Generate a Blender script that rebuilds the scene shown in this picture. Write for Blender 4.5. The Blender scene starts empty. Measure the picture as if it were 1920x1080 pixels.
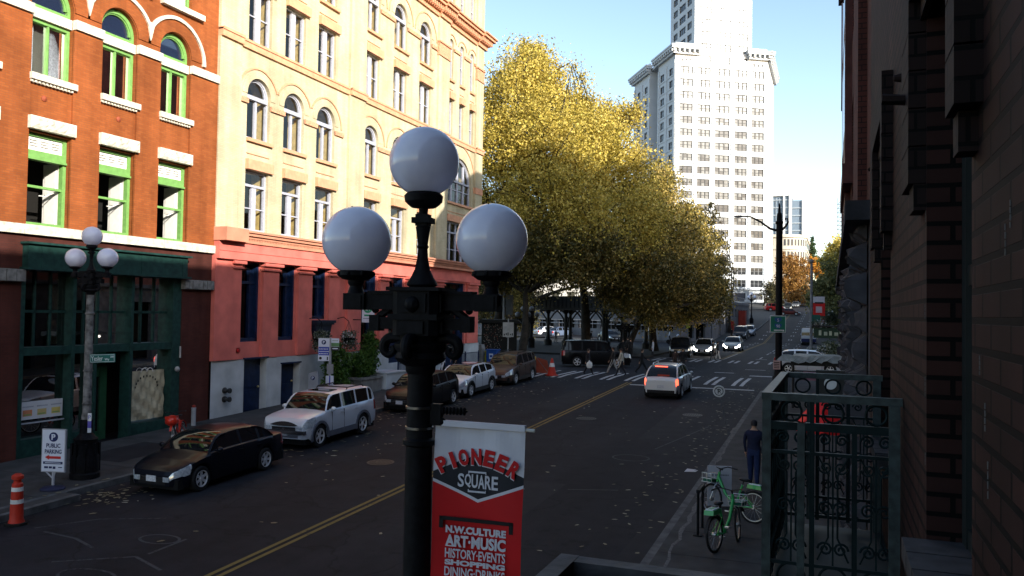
import bpy, math, random
import numpy as np
from mathutils import Matrix, Vector
S = bpy.context.scene
COL = S.collection
rad = math.radians
RN = random.Random(11)
NP = np.random.default_rng(5)

# ---------------------------------------------------------------- camera
cd = bpy.data.cameras.new("camera")
cam = bpy.data.objects.new("camera", cd)
COL.objects.link(cam)
cd.sensor_width = 36.0
cd.lens = 1540.0 / 1920.0 * 36.0
cd.clip_start = 0.05
cd.clip_end = 3000
CF = Vector((-0.36315726, 0.93126189, 0.02946342))
CR = Vector((0.93171838, 0.36282931, 0.01599237))
CU = Vector((-0.00420289, -0.03325935, 0.99943792))
CAMP = Vector((0, 0, 5.1))
m = Matrix.Identity(4)
for i in range(3):
    m[i][0] = CR[i]; m[i][1] = CU[i]; m[i][2] = -CF[i]; m[i][3] = CAMP[i]
cam.matrix_world = m
S.camera = cam

# ---------------------------------------------------------------- sky, sun, exposure
EL, AZ = rad(20.3), rad(121.0)
w = bpy.data.worlds.new("World")
S.world = w
w.use_nodes = True
nt = w.node_tree
bg = nt.nodes["Background"]
sk = nt.nodes.new("ShaderNodeTexSky")
sk.sky_type = 'NISHITA'
sk.sun_disc = False
sk.sun_elevation = EL
sk.sun_rotation = AZ
sk.air_density = 1.0
sk.dust_density = 1.0
sk.ozone_density = 1.0
# pale haze brightens the sky towards the horizon
gm = nt.nodes.new("ShaderNodeNewGeometry"); sp_ = nt.nodes.new("ShaderNodeSeparateXYZ")
tcw = nt.nodes.new("ShaderNodeTexCoord"); nt.links.new(tcw.outputs["Generated"], sp_.inputs[0])
mr = nt.nodes.new("ShaderNodeMapRange"); mr.inputs[1].default_value = 0.0; mr.inputs[2].default_value = 0.40; mr.inputs[3].default_value = 1.0; mr.inputs[4].default_value = 0.0
nt.links.new(sp_.outputs[2], mr.inputs[0])
rp = nt.nodes.new("ShaderNodeValToRGB"); rp.color_ramp.elements[0].color = (1, 1, 1, 1); rp.color_ramp.elements[1].color = (1.25, 1.22, 1.2, 1)
nt.links.new(mr.outputs[0], rp.inputs[0])
mm = nt.nodes.new("ShaderNodeMix"); mm.data_type = 'RGBA'; mm.blend_type = 'MULTIPLY'; mm.inputs[0].default_value = 1.0
nt.links.new(sk.outputs[0], mm.inputs[6]); nt.links.new(rp.outputs[0], mm.inputs[7])
nt.links.new(mm.outputs[2], bg.inputs[0])
bg.inputs[1].default_value = 0.145
sl = bpy.data.lights.new("sun", 'SUN')
sl.energy = 4.3
sl.angle = rad(0.5)
sl.color = (1.0, 0.94, 0.83)
sun = bpy.data.objects.new("sun", sl)
COL.objects.link(sun)
SUND = Vector((math.cos(EL) * math.sin(AZ), math.cos(EL) * math.cos(AZ), math.sin(EL)))
sun.rotation_euler = SUND.to_track_quat('Z', 'Y').to_euler()
sun.location = (60, -60, 80)
S.view_settings.view_transform = 'Standard'
S.view_settings.look = 'None'
S.view_settings.exposure = 1.12
S.view_settings.gamma = 1.0
S.cycles.max_bounces = 6
S.cycles.diffuse_bounces = 4
S.cycles.glossy_bounces = 3
S.cycles.transparent_max_bounces = 8
S.cycles.use_denoising = True

# ---------------------------------------------------------------- materials
MC = {}
def mat(name, col=(.5, .5, .5), rough=.6, metal=0.0, var=.18, scale=3.0, bump=0.0, coat=0.0, spec=.22, emit=0.0, detail=4):
    if name in MC: return MC[name]
    M = bpy.data.materials.new(name); M.use_nodes = True
    t = M.node_tree; b = t.nodes["Principled BSDF"]
    b.inputs["Roughness"].default_value = rough
    b.inputs["Metallic"].default_value = metal
    b.inputs["Specular IOR Level"].default_value = spec
    b.inputs["Coat Weight"].default_value = coat
    b.inputs["Coat Roughness"].default_value = .04
    if emit:
        b.inputs["Emission Color"].default_value = (*col, 1); b.inputs["Emission Strength"].default_value = emit
    if var > 0:
        tc = t.nodes.new("ShaderNodeTexCoord"); n = t.nodes.new("ShaderNodeTexNoise")
        n.inputs["Scale"].default_value = scale; n.inputs["Detail"].default_value = detail
        t.links.new(tc.outputs["Object"], n.inputs["Vector"])
        r = t.nodes.new("ShaderNodeValToRGB")
        r.color_ramp.elements[0].position = .3; r.color_ramp.elements[1].position = .7
        r.color_ramp.elements[0].color = (*[c * (1 - var) for c in col], 1)
        r.color_ramp.elements[1].color = (*[min(1, c * (1 + var)) for c in col], 1)
        t.links.new(n.outputs["Fac"], r.inputs[0]); t.links.new(r.outputs[0], b.inputs["Base Color"])
        if bump:
            bp = t.nodes.new("ShaderNodeBump"); bp.inputs["Strength"].default_value = bump; bp.inputs["Distance"].default_value = .03
            t.links.new(n.outputs["Fac"], bp.inputs["Height"]); t.links.new(bp.outputs[0], b.inputs["Normal"])
    else:
        b.inputs["Base Color"].default_value = (*col, 1)
    MC[name] = M
    return M

def brick(name, c1, c2, mortar, bw=.22, bh=.075, rough=.85, stain=.35, bump=.4, msize=.008, offset=.5):
    if name in MC: return MC[name]
    M = bpy.data.materials.new(name); M.use_nodes = True
    t = M.node_tree; b = t.nodes["Principled BSDF"]; b.inputs["Roughness"].default_value = rough
    b.inputs["Specular IOR Level"].default_value = .12
    g = t.nodes.new("ShaderNodeNewGeometry"); sx = t.nodes.new("ShaderNodeSeparateXYZ")
    t.links.new(g.outputs["Position"], sx.inputs[0])
    ad = t.nodes.new("ShaderNodeMath"); ad.operation = 'ADD'
    t.links.new(sx.outputs[0], ad.inputs[0]); t.links.new(sx.outputs[1], ad.inputs[1])
    cx = t.nodes.new("ShaderNodeCombineXYZ")
    t.links.new(ad.outputs[0], cx.inputs[0]); t.links.new(sx.outputs[2], cx.inputs[1])
    bt = t.nodes.new("ShaderNodeTexBrick")
    bt.inputs["Color1"].default_value = (*c1, 1); bt.inputs["Color2"].default_value = (*c2, 1); bt.inputs["Mortar"].default_value = (*mortar, 1)
    bt.inputs["Scale"].default_value = 1.0; bt.inputs["Mortar Size"].default_value = msize
    bt.inputs["Brick Width"].default_value = bw; bt.inputs["Row Height"].default_value = bh
    bt.offset = offset
    t.links.new(cx.outputs[0], bt.inputs["Vector"])
    n = t.nodes.new("ShaderNodeTexNoise"); n.inputs["Scale"].default_value = .9; n.inputs["Detail"].default_value = 8
    t.links.new(g.outputs["Position"], n.inputs["Vector"])
    mx = t.nodes.new("ShaderNodeMix"); mx.data_type = 'RGBA'; mx.blend_type = 'MULTIPLY'
    r = t.nodes.new("ShaderNodeValToRGB"); r.color_ramp.elements[0].position = .3; r.color_ramp.elements[1].position = .75
    k = 1 - stain; r.color_ramp.elements[0].color = (k, k, k, 1); r.color_ramp.elements[1].color = (1.15, 1.12, 1.1, 1)
    t.links.new(n.outputs["Fac"], r.inputs[0]); mx.inputs[0].default_value = 1
    t.links.new(bt.outputs[0], mx.inputs[6]); t.links.new(r.outputs[0], mx.inputs[7])
    mp = t.nodes.new("ShaderNodeVectorMath"); mp.operation = 'MULTIPLY'; mp.inputs[1].default_value = (2.2, 2.2, .12)
    t.links.new(g.outputs["Position"], mp.inputs[0])
    n2 = t.nodes.new("ShaderNodeTexNoise"); n2.inputs["Scale"].default_value = 1.0; n2.inputs["Detail"].default_value = 6; t.links.new(mp.outputs[0], n2.inputs["Vector"])
    r2 = t.nodes.new("ShaderNodeValToRGB"); r2.color_ramp.elements[0].position = .36; r2.color_ramp.elements[1].position = .6
    k2 = 1 - stain * .6; r2.color_ramp.elements[0].color = (k2, k2 * .98, k2 * .95, 1); r2.color_ramp.elements[1].color = (1.03, 1.03, 1.03, 1)
    t.links.new(n2.outputs["Fac"], r2.inputs[0])
    mx2 = t.nodes.new("ShaderNodeMix"); mx2.data_type = 'RGBA'; mx2.blend_type = 'MULTIPLY'; mx2.inputs[0].default_value = 1
    t.links.new(mx.outputs[2], mx2.inputs[6]); t.links.new(r2.outputs[0], mx2.inputs[7]); t.links.new(mx2.outputs[2], b.inputs["Base Color"])
    bp = t.nodes.new("ShaderNodeBump"); bp.inputs["Strength"].default_value = bump; bp.inputs["Distance"].default_value = .01; bp.invert = True
    t.links.new(bt.outputs["Fac"], bp.inputs["Height"]); t.links.new(bp.outputs[0], b.inputs["Normal"])
    MC[name] = M
    return M

def worn(name, col, under, amount=.5, scale=9):
    # paint worn through to what lies under it
    if name in MC: return MC[name]
    M = bpy.data.materials.new(name); M.use_nodes = True
    t = M.node_tree; b = t.nodes["Principled BSDF"]; b.inputs["Roughness"].default_value = .8; b.inputs["Specular IOR Level"].default_value = .15
    g = t.nodes.new("ShaderNodeNewGeometry"); n = t.nodes.new("ShaderNodeTexNoise"); n.inputs["Scale"].default_value = scale; n.inputs["Detail"].default_value = 9; n.inputs["Roughness"].default_value = .7
    t.links.new(g.outputs["Position"], n.inputs["Vector"])
    n2 = t.nodes.new("ShaderNodeTexNoise"); n2.inputs["Scale"].default_value = .5; n2.inputs["Detail"].default_value = 3; t.links.new(g.outputs["Position"], n2.inputs["Vector"])
    a = t.nodes.new("ShaderNodeMath"); a.operation = 'MULTIPLY_ADD'; a.inputs[1].default_value = .45; t.links.new(n2.outputs["Fac"], a.inputs[0]); t.links.new(n.outputs["Fac"], a.inputs[2])
    r = t.nodes.new("ShaderNodeValToRGB"); r.color_ramp.elements[0].position = .48 + .22 * amount; r.color_ramp.elements[1].position = .58 + .22 * amount
    r.color_ramp.elements[0].color = (*under, 1); r.color_ramp.elements[1].color = (*col, 1)
    t.links.new(a.outputs[0], r.inputs[0]); t.links.new(r.outputs[0], b.inputs["Base Color"])
    MC[name] = M
    return M

def glass(name, tint=(1, 1, 1), refl=1.0, ior=1.5):
    if name in MC: return MC[name]
    M = bpy.data.materials.new(name); M.use_nodes = True
    t = M.node_tree; t.nodes.remove(t.nodes["Principled BSDF"]); o = t.nodes["Material Output"]
    tr = t.nodes.new("ShaderNodeBsdfTransparent"); tr.inputs[0].default_value = (*tint, 1)
    gl = t.nodes.new("ShaderNodeBsdfGlossy"); gl.inputs["Roughness"].default_value = .01; gl.inputs["Color"].default_value = (refl, refl, refl, 1)
    fr = t.nodes.new("ShaderNodeFresnel"); fr.inputs["IOR"].default_value = ior
    mx = t.nodes.new("ShaderNodeMixShader")
    t.links.new(fr.outputs[0], mx.inputs[0]); t.links.new(tr.outputs[0], mx.inputs[1]); t.links.new(gl.outputs[0], mx.inputs[2])
    t.links.new(mx.outputs[0], o.inputs["Surface"])
    MC[name] = M
    return M

def leafmat(name, stops, trans=.35):
    if name in MC: return MC[name]
    M = bpy.data.materials.new(name); M.use_nodes = True
    t = M.node_tree; b = t.nodes["Principled BSDF"]; o = t.nodes["Material Output"]
    b.inputs["Roughness"].default_value = .55; b.inputs["Specular IOR Level"].default_value = .3
    g = t.nodes.new("ShaderNodeNewGeometry"); r = t.nodes.new("ShaderNodeValToRGB")
    e = r.color_ramp.elements
    while len(e) < len(stops): e.new(.5)
    for i, (p, c) in enumerate(stops):
        e[i].position = p; e[i].color = (*c, 1)
    n = t.nodes.new("ShaderNodeTexNoise"); n.inputs["Scale"].default_value = .55; n.inputs["Detail"].default_value = 5
    t.links.new(g.outputs["Position"], n.inputs["Vector"])
    a = t.nodes.new("ShaderNodeMath"); a.operation = 'MULTIPLY_ADD'; a.inputs[1].default_value = .55; a.inputs[2].default_value = -.05
    t.links.new(g.outputs["Random Per Island"], a.inputs[0])
    a2 = t.nodes.new("ShaderNodeMath"); a2.operation = 'MULTIPLY_ADD'; a2.inputs[1].default_value = .9
    t.links.new(n.outputs["Fac"], a2.inputs[0]); t.links.new(a.outputs[0], a2.inputs[2])
    t.links.new(a2.outputs[0], r.inputs[0]); t.links.new(r.outputs[0], b.inputs["Base Color"])
    tl = t.nodes.new("ShaderNodeBsdfTranslucent"); t.links.new(r.outputs[0], tl.inputs[0])
    mx = t.nodes.new("ShaderNodeMixShader"); mx.inputs[0].default_value = trans
    t.links.new(b.outputs[0], mx.inputs[1]); t.links.new(tl.outputs[0], mx.inputs[2]); t.links.new(mx.outputs[0], o.inputs["Surface"])
    MC[name] = M
    return M

# ---------------------------------------------------------------- mesh helpers
class MB:
    def __init__(s, M=None):
        s.v = []; s.f = []; s.m = []; s.M = M; s.mi = 0
    def add(s, pts, faces, m=None):
        b = len(s.v)
        if s.M is not None: pts = [tuple(s.M @ Vector(p)) for p in pts]
        s.v += [tuple(p) for p in pts]
        s.f += [tuple(b + i for i in f) for f in faces]
        s.m += [s.mi if m is None else m] * len(faces)
        return s
    def box(s, x0, x1, y0, y1, z0, z1, m=None):
        return s.add([(x0, y0, z0), (x1, y0, z0), (x1, y1, z0), (x0, y1, z0), (x0, y0, z1), (x1, y0, z1), (x1, y1, z1), (x0, y1, z1)],
              [(0, 3, 2, 1), (4, 5, 6, 7), (0, 1, 5, 4), (1, 2, 6, 5), (2, 3, 7, 6), (3, 0, 4, 7)], m)
    def poly(s, pts, m=None):
        return s.add(pts, [tuple(range(len(pts)))], m)
    def prism(s, p2, ax, a, b, m=None):
        n = len(p2)
        def q(p, t):
            return (t, p[0], p[1]) if ax == 'x' else (p[0], t, p[1]) if ax == 'y' else (p[0], p[1], t)
        pts = [q(p, a) for p in p2] + [q(p, b) for p in p2]
        fs = [tuple(range(n - 1, -1, -1)), tuple(range(n, 2 * n))] + [(i, (i + 1) % n, n + (i + 1) % n, n + i) for i in range(n)]
        return s.add(pts, fs, m)
    def tube(s, path, r, n=8, closed=False, m=None, flat=None):
        P = [Vector(p) for p in path]; N = len(P)
        rs = r if isinstance(r, (list, tuple)) else [r] * N
        pts = []; up = None
        for i in range(N):
            a = P[i - 1] if (i > 0 or closed) else P[i]
            b = P[(i + 1) % N] if (i < N - 1 or closed) else P[i]
            d = (b - a)
            d = d.normalized() if d.length > 1e-9 else Vector((0, 0, 1))
            if up is None:
                up = Vector((0, 0, 1)) if abs(d.z) < .9 else Vector((1, 0, 0))
            x = d.cross(up)
            if x.length < 1e-4: x = d.cross(Vector((0, 1, 0)))
            x.normalize(); y = x.cross(d).normalized(); up = y
            for k in range(n):
                t = 2 * math.pi * k / n + math.pi / n
                pts.append(P[i] + (x * math.cos(t) + y * math.sin(t) * (flat or 1)) * rs[i])
        fs = []
        for i in range(N if closed else N - 1):
            j = (i + 1) % N
            fs += [(i * n + k, i * n + (k + 1) % n, j * n + (k + 1) % n, j * n + k) for k in range(n)]
        if not closed:
            fs += [tuple(range(n - 1, -1, -1)), tuple((N - 1) * n + k for k in range(n))]
        return s.add(pts, fs, m)
    def lathe(s, prof, c=(0, 0, 0), n=20, m=None, ax='z', cap=True):
        pts = []
        for r, z in prof:
            for k in range(n):
                t = 2 * math.pi * k / n
                p = (r * math.cos(t), r * math.sin(t), z)
                if ax == 'y': p = (p[0], p[2], p[1])
                if ax == 'x': p = (p[2], p[0], p[1])
                pts.append((c[0] + p[0], c[1] + p[1], c[2] + p[2]))
        fs = []
        for i in range(len(prof) - 1):
            fs += [(i * n + k, i * n + (k + 1) % n, (i + 1) * n + (k + 1) % n, (i + 1) * n + k) for k in range(n)]
        L = len(prof) - 1
        if cap: fs += [tuple(range(n - 1, -1, -1)), tuple(L * n + k for k in range(n))]
        return s.add(pts, fs, m)
    def sphere(s, c, r, n=24, k=14, sq=(1, 1, 1), m=None):
        prof = [(max(1e-4, r * math.sin(math.pi * i / k)), -r * math.cos(math.pi * i / k)) for i in range(k + 1)]
        b = len(s.v)
        sv = s.M; s.M = None
        s.lathe(prof, (0, 0, 0), n, m)
        s.M = sv
        for i in range(b, len(s.v)):
            p = s.v[i]; p = (c[0] + p[0] * sq[0], c[1] + p[1] * sq[1], c[2] + p[2] * sq[2])
            s.v[i] = tuple(s.M @ Vector(p)) if s.M is not None else p
        return s
    def arc(s, cu, cv, r0, r1, a0, a1, y0, y1, n=14, m=None, ky=1.0):
        # flat ring segment in the x-z plane, from y0 to y1
        pts = []
        for i in range(n + 1):
            t = a0 + (a1 - a0) * i / n; c, sn = math.cos(t), math.sin(t) * ky
            for r in (r0, r1):
                for y in (y0, y1): pts.append((cu + r * c, y, cv + r * sn))
        fs = []
        for i in range(n):
            a = i * 4; b = a + 4
            fs += [(a, b, b + 2, a + 2), (a + 1, a + 3, b + 3, b + 1), (a, a + 1, b + 1, b), (a + 2, b + 2, b + 3, a + 3)]
        fs += [(0, 2, 3, 1), (n * 4, n * 4 + 1, n * 4 + 3, n * 4 + 2)]
        return s.add(pts, fs, m)
    def text(s, txt, M, h, width=None, m=None, depth=.004, bold=0.0, align='CENTER', shear=0.0):
        # lettering laid in the local x-z plane of M, facing local -y
        cu = bpy.data.curves.new("t", 'FONT'); cu.body = txt; cu.size = 1; cu.align_x = 'LEFT'; cu.extrude = .5; cu.offset = bold; cu.resolution_u = 3
        ob = bpy.data.objects.new("t", cu)
        me = bpy.data.meshes.new_from_object(ob)
        if len(me.vertices) == 0: return s
        co = np.array([v.co[:] for v in me.vertices])
        x0, x1 = co[:, 0].min(), co[:, 0].max(); y0, y1 = co[:, 1].min(), co[:, 1].max()
        sy = h / max(y1 - y0, 1e-6); sx = (width / max(x1 - x0, 1e-6)) if width else sy
        ox = {'CENTER': (x0 + x1) / 2, 'LEFT': x0, 'RIGHT': x1}[align]
        pts = [tuple(M @ Vector(((p[0] - ox) * sx + shear * (p[1] - y0) * sy, -(p[2] + .5) * depth, (p[1] - y0) * sy))) for p in co]
        s.add(pts, [tuple(f.vertices) for f in me.polygons], m)
        bpy.data.objects.remove(ob); bpy.data.curves.remove(cu); bpy.data.meshes.remove(me)
        return s
    def build(s, name, mats, parent=None, smooth=None, loc=None):
        me = bpy.data.meshes.new(name)
        me.from_pydata(s.v, [], s.f)
        for q in (mats if isinstance(mats, (list, tuple)) else [mats]): me.materials.append(q)
        if any(s.m): me.polygons.foreach_set("material_index", s.m)
        if smooth:
            me.polygons.foreach_set("use_smooth", [True] * len(me.polygons))
            me.set_sharp_from_angle(angle=smooth)
        me.update()
        o = bpy.data.objects.new(name, me); COL.objects.link(o)
        if parent: o.parent = parent
        if loc is not None: o.location = loc
        return o

def thing(name, label, cat, loc=(0, 0, 0), rz=0, group=None):
    o = bpy.data.objects.new(name, None); COL.objects.link(o)
    o.empty_display_size = .2
    o.location = loc; o.rotation_euler = (0, 0, rz)
    return tag(o, label, cat, group)
def tag(o, label, cat, group=None):
    o["label"] = label; o["category"] = cat
    if group: o["group"] = group
    return o
def kind(o, k, label=None):
    o["kind"] = k
    if label: o["label"] = label
    return o
KIDS = {}
def copy_tree(o, parent=None, loc=None, rz=None):
    c = o.copy(); COL.objects.link(c); c.parent = parent
    if loc is not None: c.location = loc
    if rz is not None: c.rotation_euler = (0, 0, rz)
    for ch in list(o.children):
        copy_tree(ch, c)
    return c

PROF = [(-90, -2.97), (46, 1.5), (115, 1.5), (150, 3.4), (200, 6.3), (250, 9.2), (420, 19.7), (440, 20.2), (900, 12)]
def gz(Y):
    for (a, za), (b, zb) in zip(PROF, PROF[1:]):
        if Y <= b: return za + (zb - za) * (Y - a) / (b - a)
    return PROF[-1][1]
def at(x, y, Y):   # the point on the plane Y that lies along the sight line of picture point (x, y)
    d = CF + CR * ((x - 960) / 1540) + CU * ((540 - y) / 1540)
    return CAMP + d * (Y / d.y)
def curve(pts, k=5):   # smooth path through the points
    P = [Vector(p) for p in pts]; out = []
    for i in range(len(P) - 1):
        a, b, c, d = P[max(0, i - 1)], P[i], P[i + 1], P[min(len(P) - 1, i + 2)]
        for j in range(k):
            t = j / k; out.append(.5 * (2 * b + (c - a) * t + (2 * a - 5 * b + 4 * c - d) * t * t + (3 * b - a - 3 * c + d) * t ** 3))
    return out + [P[-1]]
def FR(o, U, N):   # facade frame: local x along U, y along N (outwards), z up
    M = Matrix.Identity(4)
    for i in range(3):
        M[i][0] = U[i]; M[i][1] = N[i]; M[i][2] = (0, 0, 1)[i]; M[i][3] = o[i]
    return M
ROT = lambda z: Matrix.Rotation(z, 4, 'Z')
TR = lambda x, y, z: Matrix.Translation((x, y, z))

def wall(mb, u0, u1, v0, v1, holes, dep=.25, y=0.0, m=None, back=True):
    us = sorted({u0, u1} | {h[0] for h in holes} | {h[1] for h in holes})
    vs = sorted({v0, v1} | {h[2] for h in holes} | {h[3] for h in holes})
    for a, b in zip(us, us[1:]):
        run = None
        for c, d in zip(vs, vs[1:]):
            cu, cv = (a + b) / 2, (c + d) / 2
            inside = any(h[0] < cu < h[1] and h[2] < cv < h[3] for h in holes)
            if not inside:
                if run is None: run = c
            if (inside or d == vs[-1]) and run is not None:
                e = c if inside else d
                mb.poly([(a, y, run), (b, y, run), (b, y, e), (a, y, e)], m)
                run = None
    for h in holes:
        a, b, c, d = h[:4]; sp = h[4] if len(h) > 4 else None
        top = sp if sp else d
        q = y - dep
        mb.poly([(a, y, c), (a, q, c), (a, q, top), (a, y, top)], m)
        mb.poly([(b, y, c), (b, y, top), (b, q, top), (b, q, c)], m)
        mb.poly([(a, y, c), (b, y, c), (b, q, c), (a, q, c)], m)
        if sp is None:
            mb.poly([(a, y, d), (a, q, d), (b, q, d), (b, y, d)], m)
        else:
            N = 18; uc, rx, rz = (a + b) / 2, (b - a) / 2, d - sp
            A = [(uc - rx * math.cos(math.pi * i / N), sp + rz * math.sin(math.pi * i / N)) for i in range(N + 1)]
            for i in range(N):
                p, r = A[i], A[i + 1]
                mb.poly([(p[0], y, p[1]), (r[0], y, r[1]), (r[0], y, d), (p[0], y, d)], m)
                mb.poly([(p[0], y, p[1]), (p[0], q, p[1]), (r[0], q, r[1]), (r[0], y, r[1])], m)
    return mb
# ---------------------------------------------------------------- ground, roads, pavements, markings
def asphalt():
    M = bpy.data.materials.new("asphalt"); M.use_nodes = True
    t = M.node_tree; b = t.nodes["Principled BSDF"]; b.inputs["Roughness"].default_value = .8; b.inputs["Specular IOR Level"].default_value = .15
    g = t.nodes.new("ShaderNodeNewGeometry")
    def noise(sc, d, lo, hi, ca, cb):
        n = t.nodes.new("ShaderNodeTexNoise"); n.inputs["Scale"].default_value = sc; n.inputs["Detail"].default_value = d
        t.links.new(g.outputs["Position"], n.inputs["Vector"])
        r = t.nodes.new("ShaderNodeValToRGB"); r.color_ramp.elements[0].position = lo; r.color_ramp.elements[1].position = hi
        r.color_ramp.elements[0].color = (*ca, 1); r.color_ramp.elements[1].color = (*cb, 1)
        t.links.new(n.outputs["Fac"], r.inputs[0]); return n, r
    n1, r1 = noise(.22, 6, .3, .72, (.0118, .0118, .0155), (.0195, .0192, .0235))
    n2, r2 = noise(60, 2, .35, .75, (.75, .75, .75), (1.3, 1.3, 1.3))
    n3, r3 = noise(1.6, 8, .42, .62, (.82, .82, .83), (1.08, 1.08, 1.07))
    def mul(a, c):
        x = t.nodes.new("ShaderNodeMix"); x.data_type = 'RGBA'; x.blend_type = 'MULTIPLY'; x.inputs[0].default_value = 1
        t.links.new(a, x.inputs[6]); t.links.new(c, x.inputs[7]); return x.outputs[2]
    c = mul(mul(r1.outputs[0], r2.outputs[0]), r3.outputs[0])
    # tar-sealed cracks
    v = t.nodes.new("ShaderNodeTexVoronoi"); v.feature = 'DISTANCE_TO_EDGE'; v.inputs["Scale"].default_value = .23
    nw = t.nodes.new("ShaderNodeTexNoise"); nw.inputs["Scale"].default_value = .8; nw.inputs["Detail"].default_value = 5
    vm = t.nodes.new("ShaderNodeVectorMath"); vm.operation = 'MULTIPLY_ADD'; vm.inputs[1].default_value = (1.6, 1.6, 1.6)
    t.links.new(g.outputs["Position"], nw.inputs["Vector"]); t.links.new(nw.outputs["Color"], vm.inputs[0]); t.links.new(g.outputs["Position"], vm.inputs[2])
    t.links.new(vm.outputs[0], v.inputs["Vector"])
    r = t.nodes.new("ShaderNodeValToRGB"); r.color_ramp.elements[0].position = .0; r.color_ramp.elements[1].position = .010
    r.color_ramp.elements[0].color = (.45, .45, .45, 1); r.color_ramp.elements[1].color = (1, 1, 1, 1)
    t.links.new(v.outputs["Distance"], r.inputs[0])
    c = mul(c, r.outputs[0])
    # tyre-polished lanes and oil drips run with the street
    mp = t.nodes.new("ShaderNodeVectorMath"); mp.operation = 'MULTIPLY'; mp.inputs[1].default_value = (1.3, .035, 1); t.links.new(g.outputs["Position"], mp.inputs[0])
    n4 = t.nodes.new("ShaderNodeTexNoise"); n4.inputs["Scale"].default_value = .8; n4.inputs["Detail"].default_value = 5; t.links.new(mp.outputs[0], n4.inputs["Vector"])
    r4 = t.nodes.new("ShaderNodeValToRGB"); r4.color_ramp.elements[0].position = .35; r4.color_ramp.elements[1].position = .65; r4.color_ramp.elements[0].color = (.74, .74, .76, 1); r4.color_ramp.elements[1].color = (1.22, 1.2, 1.18, 1)
    t.links.new(n4.outputs["Fac"], r4.inputs[0]); c = mul(c, r4.outputs[0])
    n5, r5 = noise(2.6, 3, .60, .70, (1, 1, 1), (.55, .55, .56)); c = mul(c, r5.outputs[0])
    t.links.new(c, b.inputs["Base Color"])
    bp = t.nodes.new("ShaderNodeBump"); bp.inputs["Strength"].default_value = .35; bp.inputs["Distance"].default_value = .01
    t.links.new(n2.outputs["Fac"], bp.inputs["Height"]); t.links.new(bp.outputs[0], b.inputs["Normal"])
    return M
M_ASPH = asphalt()
M_WALK = mat("pavement concrete", (.045, .044, .043), .85, var=.35, scale=1.7, bump=.2, detail=8)
M_KERB = mat("kerb stone", (.085, .085, .085), .8, var=.4, scale=4, bump=.2)
M_WHITE = worn("road paint white", (.36, .36, .36), (.06, .06, .062), .32, 7)
M_YEL = worn("road paint yellow", (.19, .13, .04), (.03, .028, .026), .36, 6)
M_CHALK = worn("faded chalk paint", (.055, .055, .058), (.018, .018, .021), .55, 8)
M_PATCH = mat("asphalt patch", (.012, .012, .0125), .8, var=.3, scale=2, detail=8)

def strip(mb, x0, x1, y0, y1, dz, m=None, step=5.0):
    # a sheet that follows the grade of the street
    ys = [y0]
    for a, _ in PROF:
        if y0 < a < y1: ys.append(a)
    ys.append(y1); ys = sorted(ys)
    for a, b in zip(ys, ys[1:]):
        mb.poly([(x0, a, gz(a) + dz), (x1, a, gz(a) + dz), (x1, b, gz(b) + dz), (x0, b, gz(b) + dz)], m)
def slab(mb, x0, x1, y0, y1, h=.15, m=None, m2=None, kw=.16, sides='lr'):
    ys = [y0] + [a for a, _ in PROF if y0 < a < y1] + [y1]
    kl, kr = (kw if 'l' in sides else 0), (kw if 'r' in sides else 0)
    cols = [(x0, x0 + kl, 1), (x0 + kl, x1 - kr, 0), (x1 - kr, x1, 1)]
    for a, b in zip(ys, ys[1:]):
        za, zb = gz(a), gz(b)
        for c, d, k in cols:
            if d - c < 1e-6: continue
            mb.poly([(c, a, za + h), (d, a, za + h), (d, b, zb + h), (c, b, zb + h)], k)
        for x in (x0, x1):
            mb.poly([(x, a, za - .3), (x, b, zb - .3), (x, b, zb + h), (x, a, za + h)], 1)
    for y in (y0, y1):
        mb.poly([(x0, y, gz(y) - .3), (x1, y, gz(y) - .3), (x1, y, gz(y) + h), (x0, y, gz(y) + h)], 1)

g = MB(); strip(g, -400, 400, -90, 900, 0.0)
kind(g.build("road", M_ASPH), "structure", "dark asphalt street running uphill through the junction")
g = MB(); slab(g, -3.2, .45, -60, 41.5, sides='l'); kind(g.build("pavement", [M_WALK, M_KERB]), "structure", "pavement under the balconies")
g = MB(); slab(g, -21.55, -17.1, -60, 49.5, sides='r'); slab(g, -17.1, -16.6, 5.5, 14.6, sides='r')
kind(g.build("pavement", [M_WALK, M_KERB]), "structure", "pavement along the brick and cream shopfronts")
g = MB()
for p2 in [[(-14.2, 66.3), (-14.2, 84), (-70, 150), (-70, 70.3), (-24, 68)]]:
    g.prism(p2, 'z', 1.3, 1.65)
kind(g.build("plaza", mat("plaza paving", (.022, .021, .020), .9, var=.35, scale=1.5)), "structure", "dark plaza under the plane trees")  # paving colour lowered to stand for the shade of the trees
g = MB(); slab(g, -60, -14.2, 106, 112, sides='r'); slab(g, -19.5, -11.3, 112, 196, sides='r'); kind(g.build("pavement", [M_WALK, M_KERB]), "structure", "pavement along the parking garage")
g = MB(); slab(g, -2.6, 14, 71.5, 190, sides='l'); kind(g.build("pavement", [M_WALK, M_KERB]), "structure", "pavement beyond the junction")
g = MB(); slab(g, -1.8, 14, 206, 430, sides='l'); slab(g, -34, -11.8, 206, 430, sides='r'); kind(g.build("pavement", [M_WALK, M_KERB]), "structure", "pavements of the hill street")

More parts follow.
